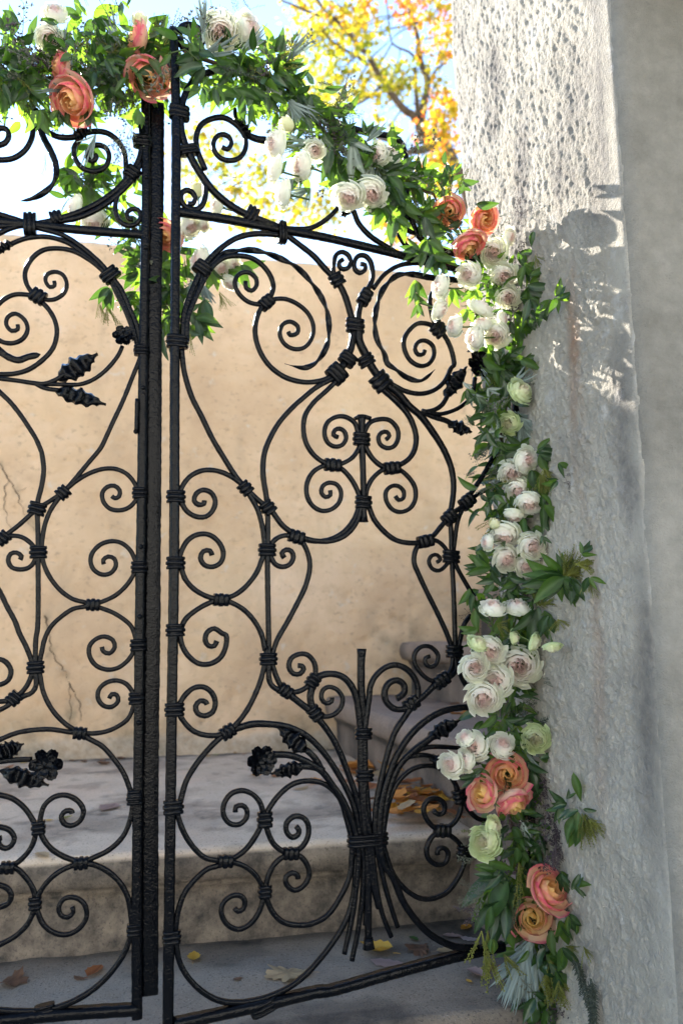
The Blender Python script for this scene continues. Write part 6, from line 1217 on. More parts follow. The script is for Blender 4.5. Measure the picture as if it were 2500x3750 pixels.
# ------------------------------------------------------------------ setting: ground, steps, landing
me = mesh('ground', [(-400, -400, -.2), (400, -400, -.2), (400, 400, -.2), (-400, 400, -.2)], [(0, 1, 2, 3)], GROUND, False)
tag(link('ground', me), kind='structure')
def step_profile(r, over, depth, h, top):
    # list of (a, z): a<0 in front of the riser plane; from the foot of the riser up over the nosing and back along the tread
    p = [(0, top-h-.02), (0, top-h*.55), (0, top-2*r-.028), (-.004, top-2*r-.020), (-.010, top-2*r-.016), (-.011, top-2*r-.006), (-over*.7, top-2*r)]
    for k in range(1, 9):
        a = -math.pi/2+math.pi*k/9*1.0
        p.append((-over-math.cos(a)*r*.55, top-r+math.sin(a)*r))
    p += [(-over, top)]+[(-over+(depth+over)*t, top) for t in (.01, .04, .09, .16, .25, .35, .45, .55, .65, .75, .85, .93, 1.0)]
    return p
def resample(p, d):
    p = np.array(p, float); seg = np.hypot(*(p[1:]-p[:-1]).T); L = np.concatenate([[0], np.cumsum(seg)])
    n = int(L[-1]/d)+1; t = np.linspace(0, L[-1], n); t = np.unique(np.concatenate([t, L]))
    return np.stack([np.interp(t, L, p[:, 0]), np.interp(t, L, p[:, 1])], 1)
def slab(name, prof, lo, hi, d, fn, m, amp, seed, parent=None, dirt_shade=None):
    p = resample(prof, d); t = np.linspace(lo, hi, int((hi-lo)/d)+1)
    A = np.repeat(p[None, :, 0], len(t), 0); Z = np.repeat(p[None, :, 1], len(t), 0); T = np.repeat(t[:, None], len(p), 1)
    s = np.concatenate([[0], np.cumsum(np.hypot(*(p[1:]-p[:-1]).T))])[None, :]+0*T
    n1 = fbm(T, s, 14, 5, seed)*amp
    dp = np.gradient(p, axis=0); nn = np.stack([-dp[:, 1], dp[:, 0]], 1); nn /= (np.linalg.norm(nn, axis=1)[:, None]+1e-9)
    A = A+nn[None, :, 0]*n1; Z = Z+nn[None, :, 1]*n1
    dd = dirt_shade(A, Z, T) if dirt_shade else np.zeros_like(A)
    return link(name, gridmesh(name, fn(A, Z, T), m, {'dirt_shade': dd}), parent)
TREAD0, RIS1 = 1.415, 1.805
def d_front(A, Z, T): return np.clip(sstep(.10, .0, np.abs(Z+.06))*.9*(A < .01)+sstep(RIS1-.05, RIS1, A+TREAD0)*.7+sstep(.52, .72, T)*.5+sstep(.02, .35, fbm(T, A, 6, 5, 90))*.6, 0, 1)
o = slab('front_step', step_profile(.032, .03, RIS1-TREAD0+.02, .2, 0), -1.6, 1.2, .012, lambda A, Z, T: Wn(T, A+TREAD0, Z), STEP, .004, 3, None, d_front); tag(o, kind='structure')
def d_land(A, Z, T): return np.clip(sstep(.045, .0, np.abs(Z-.115))*1.0*(A < .01)+(Z < .185)*(A < .004)*(.95+.6*fbm(T, Z, 9, 4, 94))+(Z < .1)*sstep(.30, .62, T)*.45+sstep(.04, 0, Z)*.5+sstep(1.25, 1.34, A)*.7+sstep(.02, .35, fbm(T, A, 4, 5, 91))*.5+sstep(.15, .3, fbm(T, A, 17, 4, 92))*.35, 0, 1)  # weathered band and blotches, plus shade painted over the whole riser face
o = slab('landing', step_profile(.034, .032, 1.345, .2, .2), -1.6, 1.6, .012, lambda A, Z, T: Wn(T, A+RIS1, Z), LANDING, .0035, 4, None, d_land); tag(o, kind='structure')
stairs = empty('stone_stairs', W(.75, 2.5, .2), 0, 'brown stone stairs climbing to the right along the foot of the ochre wall', 'stairs')
for i, (u, top) in enumerate([(.70, .4), (1.01, .61), (1.32, .82), (1.63, 1.03)]):
    pr = step_profile(.036, .028, .36, .2 if i == 0 else .21, top)
    o = slab('step', pr, 1.55, 3.146, .014, lambda A, Z, T, u=u: Wn(A+u, T, Z), STAIR, .004, 20+i, None, lambda A, Z, T: np.clip(sstep(.03, .0, np.abs(Z-(top-.085)))*.7*(A < .02)+(Z < top-.08)*(A < .004)*(.55+.5*fbm(T, Z, 8, 4, 94))+sstep(3.05, 3.13, T)*.5+(fbm(T, A*3, 5, 4, 93) > .2)*.25, 0, 1))  # blotches, plus shade put into the colour of the riser faces
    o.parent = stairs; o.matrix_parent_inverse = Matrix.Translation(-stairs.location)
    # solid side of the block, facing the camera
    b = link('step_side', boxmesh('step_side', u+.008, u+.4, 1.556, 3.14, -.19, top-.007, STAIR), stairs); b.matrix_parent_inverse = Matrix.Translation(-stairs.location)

# ------------------------------------------------------------------ garden wall
WV, WTOP = 3.15, 2.222
wall = empty('garden_wall', W(.4, WV, .2), 0, 'ochre rendered garden wall behind the gate, cracked and weathered', 'wall')
def in_wall(o): o.parent = wall; o.matrix_parent_inverse = Matrix.Translation(-wall.location); return o
us = np.arange(-1.5, 2.6, .0125); zs = np.concatenate([np.arange(.20, WTOP-.02, .0125), WTOP-.02+.02*np.sin(np.linspace(0, 1, 5)*math.pi/2)])
Ug, Zg = np.meshgrid(us, zs, indexing='ij')
rel = fbm(Ug, Zg, 3, 3, 40)*.010+fbm(Ug, Zg, 16, 4, 44)*.006
pit = np.clip(fbm(Ug, Zg*1.3, 34, 3, 50)-.20, 0, 1)*.020
edge = np.zeros_like(Zg); edge[:, -5:] = (.02*(1-np.cos(np.linspace(0, 1, 5)*math.pi/2)))[None, :]
Vg = WV-rel+pit+edge
lowz = .2+.22*(1+fbm(Ug, Zg*0, 4, 3, 60))
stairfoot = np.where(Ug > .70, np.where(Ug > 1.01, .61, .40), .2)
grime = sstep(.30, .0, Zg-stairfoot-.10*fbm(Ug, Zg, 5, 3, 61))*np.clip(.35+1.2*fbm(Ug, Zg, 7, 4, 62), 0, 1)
grime += sstep(.16, 0, np.hypot((Ug+.18)*.8, (Zg-.36)*.9))*np.clip(.3+1.4*fbm(Ug, Zg, 11, 4, 63), 0, 1)*.9
grime += sstep(.14, 0, np.hypot(Ug-.92, (Zg-.68)*1.0))*np.clip(.3+1.5*fbm(Ug, Zg, 12, 4, 64), 0, 1)
grime += sstep(.12, 0, WTOP-Zg)*np.clip(.2+1.2*fbm(Ug*2, Zg, 8, 4, 65), 0, 1)*.5
for (cu_, cz_) in [((-.60, 1.30), (-.525, 1.182)), ((-.525, 1.182), (-.44, 1.02)), ((-.40, .72), (-.373, .582)), ((-.373, .582), (-.31, .487)), ((-.31, .487), (-.297, .361)), ((-.297, .361), (-.298, .27))]:
    ax_, az_ = cz_[0]-cu_[0], cz_[1]-cu_[1]; tt = np.clip(((Ug-cu_[0])*ax_+(Zg-cu_[1])*az_)/(ax_*ax_+az_*az_), 0, 1)
    grime += sstep(.030, .0, np.hypot(Ug-cu_[0]-tt*ax_, Zg-cu_[1]-tt*az_))*np.clip(.25+1.3*fbm(Ug, Zg, 18, 4, 67), 0, 1)*.8
pale = sstep(.02, -.005, Zg-.258-.03*fbm(Ug, Ug*0, 9, 3, 66))*(Ug < .70)
Vg = Vg-pale*.012
in_wall(link('ochre_coat', gridmesh('ochre_coat', Wn(Ug, Vg, Zg), COAT, {'grime': np.clip(grime, 0, 1), 'pale': pale*.45})))
in_wall(link('wall_core', boxmesh('wall_core', -3.5, 5.0, WV+.03, WV+.30, -.19, WTOP-.004, COAT)))
def crack(pts, w0):
    vs, fs = [], []
    P = []
    for (a, b) in zip(pts[:-1], pts[1:]):
        for k in range(6):
            t = k/6; P.append((a[0]+(b[0]-a[0])*t+random.uniform(-.006, .006), a[1]+(b[1]-a[1])*t))
    for i, (u, z) in enumerate(P):
        w = w0*(.4+.9*random.random())*(1-.8*i/len(P))
        iu = int(np.clip((u+1.5)/.0125, 0, len(us)-1)); iz = int(np.clip((z-.2)/.0125, 0, len(zs)-1)); vv = float(Vg[iu, iz])-.0032
        vs += [W(u-w, vv, z), W(u+w, vv-.0006, z)]
        if i: k = 2*i; fs.append((k-2, k-1, k+1, k))
    in_wall(link('crack', mesh('crack', vs, fs, CRACK, False)))
crack([(-.60, 1.30), (-.558, 1.231), (-.525, 1.182), (-.50, 1.10), (-.44, 1.02)], .003)
crack([(-.56, 1.23), (-.57, 1.14), (-.55, 1.07), (-.53, 1.0)], .0025); crack([(-.525, 1.182), (-.47, 1.21)], .002)
crack([(-.40, .72), (-.385, .64), (-.373, .582), (-.33, .52), (-.31, .487), (-.297, .361), (-.298, .27)], .0036); crack([(-.31, .47), (-.27, .40), (-.262, .33)], .003)

# ------------------------------------------------------------------ the house added behind the camera, unseen, to bounce sunlight onto the gate side
BOUNCE_STONE = Mat('pale_grey_stone'); BOUNCE_STONE.set(BOUNCE_STONE.ramp(BOUNCE_STONE.noise(2, 6, .6), [(.3, (.56, .55, .525)), (.7, (.64, .63, .60))]), .9, .2).bump(BOUNCE_STONE.noise(40, 5), .004)
GLASS = Mat('window_glass').set((.02, .025, .03), .05, .5).m; TRIM = Mat('white_trim').set((.7, .68, .62), .5, .3).m; ROOF = Mat('slate_roof').set((.08, .075, .075), .8, .2).m
bounce_house = empty('bounce_house', W(0, -9, -.2), 0, 'added grey stone house facing the gate across the gravel court, behind the viewer', 'bounce_house')
def in_bounce_house(o, p=None):
    o.parent = p or bounce_house
    if not p: o.matrix_parent_inverse = Matrix.Translation(-bounce_house.location)
    return o
in_bounce_house(link('bounce_facade', boxmesh('bounce_facade', -9, 9, -15, -9, -.21, 6.4, BOUNCE_STONE.m)))
in_bounce_house(link('roof', mesh('roof', [W(-9.5, -8.5, 6.4), W(9.5, -8.5, 6.4), W(9.5, -15.5, 6.4), W(-9.5, -15.5, 6.4), W(-7, -12, 9), W(7, -12, 9)], [(0, 1, 5, 4), (2, 3, 4, 5), (1, 2, 5), (3, 0, 4), (3, 2, 1, 0)], ROOF, False)))
for k in range(5):
    for z in (.8, 3.9):
        u = -6.4+3.2*k
        if k == 2 and z < 1: continue
        w = in_bounce_house(link('window_frame', boxmesh('window_frame', u-.62, u+.62, -9.02, -8.96, z, z+1.7, TRIM)))
        q = link('pane', boxmesh('pane', u-.52, u+.52, -8.98, -8.95, z+.1, z+1.6, GLASS), w)
in_bounce_house(link('door', boxmesh('door', -.6, .6, -9.02, -8.95, -.2, 2.1, ROOF)))

# ------------------------------------------------------------------ pier (rough stone reveal) and plaster wall on the right
HV = 1.3955; PU = .675; V0 = .995
pier = empty('gate_pier', W(PU+.3, 1.3, -.2), 0, 'rough grey stone gate pier at right carrying the flower garland', 'pier')
def in_pier(o): o.parent = pier; o.matrix_parent_inverse = Matrix.Translation(-pier.location); return o
d = .0024
back = 1.60; rc = .035
# path parameter: along back face (u decreasing), round the far corner, along the reveal toward the camera, round the near corner
s1 = np.arange(.36, rc, -.02); path = [(PU+x, 0.0, 'b') for x in s1]
for k in range(9): a = k/8*math.pi/2; path.append((PU+rc-rc*math.sin(a), rc-rc*math.cos(a), 'c'))
zz = np.arange(-.2, 2.34, d)
L_r = np.arange(0, 1, d/.55)
rows = []
vb_z = HV+.055+.113*np.clip(zz, .2, 2.05)
cols_u, cols_v = [], []
for (u, dv, t) in path: cols_u.append(np.full_like(zz, u)); cols_v.append(vb_z-dv)
rn = .014
for t in L_r[1:]: cols_u.append(np.full_like(zz, PU)); cols_v.append((vb_z-rc)*(1-t)+(V0+rn)*t)
for k in range(9):
    a = k/8*math.pi/2; cols_u.append(np.full_like(zz, PU+rn*(1-math.cos(a)))); cols_v.append(np.full_like(zz, V0+rn-rn*math.sin(a)))
for x in np.arange(.004, .024, .005): cols_u.append(np.full_like(zz, PU+rn+x)); cols_v.append(np.full_like(zz, V0+.012))
Up = np.array(cols_u); Vp = np.array(cols_v); Zp = np.repeat(zz[None, :], len(Up), 0)
S = np.cumsum(np.concatenate([[np.zeros_like(zz)], np.hypot(np.diff(Up, axis=0), np.diff(Vp, axis=0))]), 0)
rough = sstep(1.10, 1.36, Zp+.25*(Vp-1.2)+.12*fbm(S, Zp, 3, 3, 70))
ru = fbm(S+.25*Zp, Zp*.5, 120, 3, 71, .6); pits = np.clip(.02-fbm(S+.3*Zp, Zp*.55, 150, 2, 75)+.5*fbm(S, Zp, 40, 2, 77), -.06, .5)
hgt = rough*(ru*.0036-pits*.0022+.0034*fbm(S+.2*Zp, Zp*.5, 26, 3, 78))+(1-rough)*(fbm(S, Zp*.7, 26, 3, 80)*.0036+np.clip(fbm(S, Zp*.85, 95, 2, 84)-.03, 0, 1)*.0075+fbm(S, Zp, 170, 2, 85)*.0022)+fbm(S, Zp, 4, 3, 86)*.008
nf = 46; hgt[-nf:] *= np.concatenate([np.linspace(1, .2, nf-22), np.full(22, .1)])[:, None]
Nu = np.gradient(Up, axis=0); Nv = np.gradient(Vp, axis=0); nl = np.hypot(Nu, Nv)+1e-9; nu, nv = Nv/nl, -Nu/nl
Up = Up+nu*hgt; Vp = Vp+nv*hgt
wob = .012*fbm(Zp, Zp*0, 3, 3, 88)
blot = np.clip(.55+1.6*fbm(S*2.2, Zp*.8, 11, 4, 87), 0, 1)
st = sstep(.034, .002, np.abs(Vp-1.165-wob))*sstep(1.30, 1.22, Zp)*sstep(.72, 1.05, Zp)*.75*blot
st += sstep(.03, .004, np.abs(Vp-1.16-wob*1.5))*sstep(1.0, .75, Zp)*sstep(.25, .5, Zp)*.35*blot
st += sstep(.02, .004, np.abs(Vp-1.36-wob))*sstep(1.05, .95, Zp)*sstep(.6, .8, Zp)*.25
for (v_, z1_) in ((1.10, .12), (1.07, .05)): st += sstep(.012, .003, np.abs(Vp-v_-wob))*sstep(z1_, z1_-.1, Zp)*.8
li = sstep(.06, .0, np.abs(Vp-1.34+.15*(Zp-1.45)+wob*2))*sstep(1.75, 1.5, Zp)*sstep(1.22, 1.38, Zp)*.9
li += sstep(.055, .0, np.abs(Vp-1.035-wob*2.5))*sstep(1.30, 1.15, Zp)*sstep(.15, .5, Zp)*.70*np.clip(.6+2.2*fbm(S, Zp, 7, 4, 89), 0, 1)
li += rough*(.20+.5*np.clip(fbm(S+.2*Zp, Zp*.5, 14, 4, 96), 0, 1))
li += rough*np.clip(fbm(S, Zp*.3, 9, 4, 95)-.12, 0, 1)*1.6+sstep(.03, .0, np.abs(Vp-1.05-.02*fbm(Zp, Zp*0, 4, 2, 97)))*rough*.4*(np.abs(Zp-1.55) < .22)
in_pier(link('rough_stone', gridmesh('rough_stone', Wn(Up, Vp, Zp), STONE, {'stain': np.clip(st, 0, 1), 'lichen': np.clip(li, 0, 1)})))
in_pier(link('pier_core', boxmesh('pier_core', PU+.05, PU+.36, V0+.04, 1.52, -.19, 2.32, STONE)))
pw = empty('plaster_wall', W(1.4, V0, -.2), 0, 'smooth buff plastered wall running right from the rough stone pier', 'wall')
uu = np.concatenate([PU+np.array([.0008, .003, .006, .010, .014, .018, .022]), np.arange(PU+.026, 1.16, .01)]); zz2 = np.arange(-.2, 1.70, .01); U2, Z2 = np.meshgrid(uu, zz2, indexing='ij')
V2 = V0-.010-fbm(U2, Z2, 3, 4, 99)*.004-fbm(U2, Z2, 30, 4, 98)*.002+np.where(U2 < PU+.026, .026*(1-np.sqrt(np.clip(1-(1-(U2-PU)/.026)**2, 0, 1))), 0)
o = link('plaster_face', gridmesh('plaster_face', Wn(U2, V2, Z2), PLASTER, {'dusk': np.clip(sstep(1.2, 1.75, Z2)*1.0, 0, 1)*0}), pw); o.matrix_parent_inverse = Matrix.Translation(-pw.location)
o = link('wall_body', boxmesh('wall_body', PU+.362, 1.15, V0+.03, 1.5, -.19, 1.69, PLASTER), pw); o.matrix_parent_inverse = Matrix.Translation(-pw.location)

o = link('shade_overhang', boxmesh('shade_overhang', PU+.37, 1.2, V0-.85, 1.62, 1.692, 1.78, STONE), pw); o.matrix_parent_inverse = Matrix.Translation(-pw.location)  # both pieces: unseen overhang added to shade the upper plaster
o = link('shade_overhang', boxmesh('shade_overhang', PU+.012, PU+.366, V0-.85, V0-.012, 1.692, 1.78, STONE), pw); o.matrix_parent_inverse = Matrix.Translation(-pw.location)

# ------------------------------------------------------------------ ironwork
def catmull(P, step):
    P = [np.array(p, float) for p in P]
    if len(P) < 3: 
        n = max(2, int(np.linalg.norm(P[1]-P[0])/step)+1); return [P[0]+(P[1]-P[0])*t for t in np.linspace(0, 1, n)]
    Q = [2*P[0]-P[1]]+P+[2*P[-1]-P[-2]]; out = []
    for i in range(1, len(Q)-2):
        p0, p1, p2, p3 = Q[i-1:i+3]; d0, d1, d2 = [max(np.linalg.norm(b-a), 1e-6)**.5 for a, b in ((p0, p1), (p1, p2), (p2, p3))]
        t0, t1 = 0, d0; t2 = t1+d1; t3 = t2+d2; n = max(2, int(np.linalg.norm(p2-p1)/step)+1)
        for t in np.linspace(t1, t2, n, endpoint=False):
            A1 = (t1-t)/(t1-t0)*p0+(t-t0)/(t1-t0)*p1; A2 = (t2-t)/(t2-t1)*p1+(t-t1)/(t2-t1)*p2; A3 = (t3-t)/(t3-t2)*p2+(t-t2)/(t3-t2)*p3
            B1 = (t2-t)/(t2-t0)*A1+(t-t0)/(t2-t0)*A2; B2 = (t3-t)/(t3-t1)*A2+(t-t1)/(t3-t1)*A3
            out.append((t2-t)/(t2-t1)*B1+(t-t1)/(t2-t1)*B2)
    out.append(P[-1]); return out
SEC = [(1, .45), (.82, .82), (.45, 1), (-.45, 1), (-.82, .82), (-1, .45), (-1, -.45), (-.82, -.82), (-.45, -1), (.45, -1), (.82, -.82), (1, -.45)]
def sweep(pts, hw, hd, twist=0, taper=(1, 1), y0=0.0, step=.006, wob=.04):
    P = catmull(pts, step); P = [p for i, p in enumerate(P) if i == 0 or np.linalg.norm(p-P[i-1]) > 1e-6]; n = len(P); V, Fc = [], []
    L = 0; k = len(SEC); tot = sum(np.linalg.norm(P[i+1]-P[i]) for i in range(n-1))
    for i, p in enumerate(P):
        a = P[max(i-1, 0)]; b = P[min(i+1, n-1)]; t = b-a; t = t/(np.linalg.norm(t)+1e-9); nx = np.array([-t[1], t[0]])
        if i: L += np.linalg.norm(p-P[i-1])
        f = L/max(tot, 1e-6); w = taper[0]+(taper[1]-taper[0])*f; w *= 1+random.uniform(-wob, wob)
        if twist:
            w = min(1.0, w*1.0) if f < .93 else max(.12, w*(1-f)/.07); ang = max(0, L-.10)*2*math.pi/.10
        else: ang = 0
        ca, sa = math.cos(ang), math.sin(ang)
        for (x, y) in SEC:
            x, y = x*hw*w*(1.3 if twist else 1), y*hd*w*(.75 if twist else 1); x, y = x*ca-y*sa, x*sa+y*ca
            V.append((p[0]+nx[0]*x, y0+y, p[1]+nx[1]*x))
    for i in range(n-1):
        for j in range(k): Fc.append((i*k+j, i*k+(j+1) % k, (i+1)*k+(j+1) % k, (i+1)*k+j))
    Fc.append(tuple(range(k-1, -1, -1))); Fc.append(tuple(range((n-1)*k, n*k)))
    return V, Fc
def flat_edges(me):
    return me
def ellip(V, F, c, r, seg=8, ring=6):
    b = len(V)
    for i in range(ring+1):
        th = math.pi*i/ring
        for j in range(seg):
            ph = 2*math.pi*j/seg; V.append((c[0]+r[0]*math.sin(th)*math.cos(ph), c[1]+r[1]*math.sin(th)*math.sin(ph), c[2]+r[2]*math.cos(th)))
    for i in range(ring):
        for j in range(seg): F.append((b+i*seg+j, b+(i+1)*seg+j, b+(i+1)*seg+(j+1) % seg, b+i*seg+(j+1) % seg))
HD = {'stile': 7.5, 'top_rail': 6.5, 'bottom_rail': 11, 'cover_strip': 2.6, 'arch_bar': 5, 'stem': 3.6, 'finial': 6, 'centre_rod': 5}
Y0 = {'cover_strip': .0070, 'stem': -.004}
gates = {}
gates['R'] = empty('iron_gate', D['O_R'], rad(23.4), 'black wrought iron gate with an iron sheaf at its foot, hinged on the stone pier', 'gate', 'pair of wrought iron gate leaves')
gates['L'] = empty('iron_gate', D['O_L'], rad(13), 'black wrought iron gate at left with a wide flat strip down its upright', 'gate', 'pair of wrought iron gate leaves')
for bi, (leaf, name, hw, tw, taper, pts) in enumerate(D['bars']):
    hd = HD.get(name, hw*1000*.92)/1000; jit = random.uniform(-.0016, .0016)
    if name == 'finial': jit = 0
    hd *= random.uniform(.94, 1.06)
    if name == 'stalk': jit = random.uniform(-.006, .004)
    hw *= .93 if name in ('scroll_bar', 'twisted_bar') else 1
    V, Fc = sweep(pts, hw, hd, tw, taper, Y0.get(name, 0)+(jit if name not in ('stile', 'cover_strip', 'top_rail', 'bottom_rail') else 0))
    link(name, mesh(name, V, Fc, IRON), gates[leaf])
    if name == 'top_rail' or name == 'bottom_rail': pass
for ci, (leaf, p, a, ac, al) in enumerate(D['cols']):
    tie = ac > .045
    prof = [(-1, .80), (-.98, .98), (-.62, 1.0), (-.45, .90), (-.40, .84), (-.34, .9), (-.2, 1.06), (.2, 1.06), (.34, .9), (.40, .84), (.45, .90), (.62, 1.0), (.98, .98), (1, .80)]
    if tie: prof = [(-1, .94), (-.9, 1.0), (0, .97), (.9, 1.0), (1, .94)]
    V, Fc = [], []; k = len(SEC); dep = .0085 if not tie else .014
    if .020 < ac < .045: dep = .0115
    for (t, r) in prof:
        for (x, y) in SEC:
            xx = x*ac*(1+(r-1)*min(1, .012/ac)); yy = y*dep*r*1.02
            V.append((p[0]+math.cos(a)*t*al-math.sin(a)*xx, yy, p[1]+math.sin(a)*t*al+math.cos(a)*xx))
    for i in range(len(prof)-1):
        for j in range(k): Fc.append((i*k+j, i*k+(j+1) % k, (i+1)*k+(j+1) % k, (i+1)*k+j))
    Fc.append(tuple(range(k-1, -1, -1))); Fc.append(tuple(range((len(prof)-1)*k, len(prof)*k)))
    link('tie_band' if tie else 'collar', mesh('collar', V, Fc, IRON), gates[leaf])
def blade_mesh(b, t, w):
    b = np.array(b); t = np.array(t); ax = t-b; L = np.linalg.norm(ax); ax /= L; nx = np.array([-ax[1], ax[0]]); V, Fc = [], []; n = 26
    for i in range(n+1):
        f = i/n; wid = w*.5*(math.sin(math.pi*min(1, f**.85*1.0))**.8)*(1.0 if f < .1 else 1+.20*((i % 5) in (2, 3))-.10*((i % 5) == 0)) if f < .86 else w*.5*(1-f)*2.2
        wid = max(wid, w*.06); y = -.006+.0045*math.sin(f*math.pi*7)*(f < .85)
        for g, yy in ((-1, .004), (-.5, -.003), (0, .002), (.5, -.003), (1, .004)):
            c = b+ax*L*f+nx*wid*g; V.append((c[0], y+yy, c[1]))
        for g in (.9, 0, -.9):
            c = b+ax*L*f+nx*wid*g; V.append((c[0], y+.0075, c[1]))
    for i in range(n):
        for j in range(8): Fc.append((i*8+j, i*8+(j+1) % 8, (i+1)*8+(j+1) % 8, (i+1)*8+j))
    Fc.append(tuple(range(7, -1, -1))); Fc.append(tuple(range(n*8, n*8+8)))
    return mesh('iron_leaf', V, Fc, IRON)
for leaf, b, t, w in D['blades']: link('iron_leaf', blade_mesh(b, t, w), gates[leaf])
def iron_rose(parent, p, r):
    o = link('iron_rose', mesh('iron_rose', *(lambda V, F: (ellip(V, F, (0, 0, 0), (r*.42, r*.42, r*.42)), (V, F))[1])([], []), IRON), parent); o.location = (p[0], -.016, p[1])
    for ly, (n, ro, dep) in enumerate([(6, 1.0, .10), (5, .78, -.28), (4, .5, -.5)]):
        for k in range(n):
            a0 = 2*math.pi*(k+.5*ly)/n; V, Fc = [], []
            for sgn in (0, .03):
                for i in range(6):
                    f = i/5
                    for j in range(7):
                        g = (j-3)/3; a = a0+g*math.pi/n*1.25*(.55+.45*math.sin(math.pi*min(1, f*.9+.1)))
                        R_ = r*ro*(.12+.88*f)*(1-.10*abs(g)**3+.03*math.sin(g*9+k))
                        y = r*(dep+.12*f-.35*(f-.3)**2+.10*g*g+.05*math.sin(g*6+k*2))-sgn*r
                        V.append((math.cos(a)*R_, y, math.sin(a)*R_))
            for s_ in (0, 42):
                for i in range(5):
                    for j in range(6):
                        q = s_+i*7+j; Fc.append((q, q+1, q+8, q+7) if s_ == 0 else (q, q+7, q+8, q+1))
            link('iron_petal', mesh('iron_petal', V, Fc, IRON), o)
for leaf, p, r, ax in D['iroses']: iron_rose(gates[leaf], p, r)
# lock case and rivets on the left leaf
def to_gate(o, parent): o.parent = parent; return o
for (s0, z0, s1_, z1_) in D['lock']:
    V, Fc = sweep([(s0, z0), ((s0+s1_)/2, (z0+z1_)/2), (s1_, z1_)], .004, .012, 0, (1, 1), 0); link('lock_plate', mesh('lock_plate', V, Fc, IRON), gates['L'])
for (s0, z0) in D['rivets']:
    V, Fc = [], []; ellip(V, Fc, (s0, -.0072, z0), (.0042, .0035, .0042)); link('rivet', mesh('rivet', V, Fc, IRON), gates['L'])
# hinge pins tying the right leaf to the pier
for z in (.35, 1.30):
    V, Fc = sweep([(.655, z), (.685, z+.001), (.735, z)], .008, .008, 0, (1, 1), .004); link('hinge_strap', mesh('hinge_strap', V, Fc, IRON), gates['R'])

# ------------------------------------------------------------------ flowers and leaves
def setattrs(me, **kw):
    for a, val in kw.items():
        at = me.attributes.new(a, 'FLOAT', 'POINT'); at.data.foreach_set('value', list(val))
    return me
def petal_into(acc, t, a0, width, prof, ruffle, nu=7, nv=7, off=(0, 0), ph=0.0, tw=.14, pt=2.2):
    V, Fc, LY, ED = acc; b = len(V)
    for i in range(nv):
        v = i/(nv-1)
        for j in range(nu):
            g = (j-(nu-1)/2)/((nu-1)/2)
            shrink = .62+.38*math.sin(math.pi*min(.5, .12+.5*v))
            vv = max(0, v-((.20 if pt > 2 else .30)*abs(g)**pt)*max(0, v-.4)*1.6)
            ro, z = prof(vv)
            a = a0+g*width*shrink
            ru = ruffle*v*v*(math.sin(g*4.3+ph)+.6*math.sin(g*8.9+ph*2.3))
            r_ = ro*(1+tw*g*v)+ru*.6
            V.append((r_*math.cos(a)+off[0], r_*math.sin(a)+off[1], z+ru*.8)); LY.append(t); ED.append(max(0, min(1, v**1.4*(.8+.3*abs(g)))))
    for i in range(nv-1):
        for j in range(nu-1): q = b+i*nu+j; Fc.append((q, q+1, q+nu+1, q+nu))
def layer(t, rim, zr, bulge, reflex):
    # one petal's profile: from the base, bulging out, in to its rim (inner petals) or rolled back over it (outer ones)
    def prof(v):
        if v < .62:
            f = v/.62; return .05+(rim+bulge-.05)*math.sin(f*math.pi/2)**.8, -.42+(zr-.24*(1-reflex)+.42-.05)*f**1.25
        f = (v-.62)/.38
        return rim+bulge*(1-f)**1.5+reflex*.16*f, zr-.05-.24*(1-reflex)+(.29-.24*reflex)*(f if reflex < .4 else math.sin(f*math.pi*(.5+.22*reflex)))-reflex*.05*f
    return prof
def rose_parts(kind, seed):
    rnd = random.Random(seed); H = ([], [], [], []); guards = []
    if kind in ('orange', 'sunset', 'cream'):
        n = {'orange': 27, 'sunset': 21, 'cream': 12}[kind]; op = {'orange': .90, 'sunset': .80, 'cream': .42}[kind]
        for i in range(n):
            t = i/(n-1); a = i*2.399963+rnd.uniform(-.25, .25); rim = .05+op*t**.80+rnd.uniform(-.015, .015); zr = .52+.12*(1-op)-.42*op*t**1.7+rnd.uniform(-.03, .03)
            acc = H if i < n-8 else ([], [], [], [])
            petal_into(acc, t, a, 1.25-.55*t, layer(t, rim, zr, .11*(1-.5*t), max(0, t-.45)*1.6*op), .016+.024*t, ph=rnd.uniform(0, 6), tw=.20-.08*t, pt=1.35)
            if i >= n-8: guards.append(acc)
    else:
        cx, cy = rnd.uniform(-.06, .06), rnd.uniform(-.06, .06)
        for i in range(26):           # crumpled, quartered heart
            q = i % 5; ca = q*2*math.pi/5+seed; d_ = .19 if q else .02; f = (i//5)/5
            rim = .03+.17*f; c = (cx+d_*math.cos(ca), cy+d_*math.sin(ca))
            petal_into(H, .02+.22*f, rnd.uniform(0, 6.28), rnd.uniform(.7, 1.1), layer(f, rim, .46-.10*f+rnd.uniform(-.03, .05), .05, 0), .035, 5, 6, c, rnd.uniform(0, 6), .25)
        m_ = 34
        for i in range(m_):
            f = i/(m_-1); t = .26+.74*f; a = i*2.399963+rnd.uniform(-.3, .3); rim = .32+.56*f**.9+rnd.uniform(-.03, .03); zr = .46-.48*f**1.6+rnd.uniform(-.05, .05)
            acc = H if i < m_-8 else ([], [], [], [])
            petal_into(acc, t, a, .72-.22*f, layer(t, rim, zr, .09, max(0, f-.35)*1.2), .040, ph=rnd.uniform(0, 6))
            if i >= m_-8: guards.append(acc)
    mk = lambda nm, A, m: setattrs(mesh(nm, A[0], A[1], m), layer=A[2], edge=A[3])
    m = dict(white=WHITE, cream=CREAM, green=GREENW, orange=ORANGE, sunset=SUNSET)[kind]
    return mk('rose', H, m), [mk('petal', g, m) for g in guards]
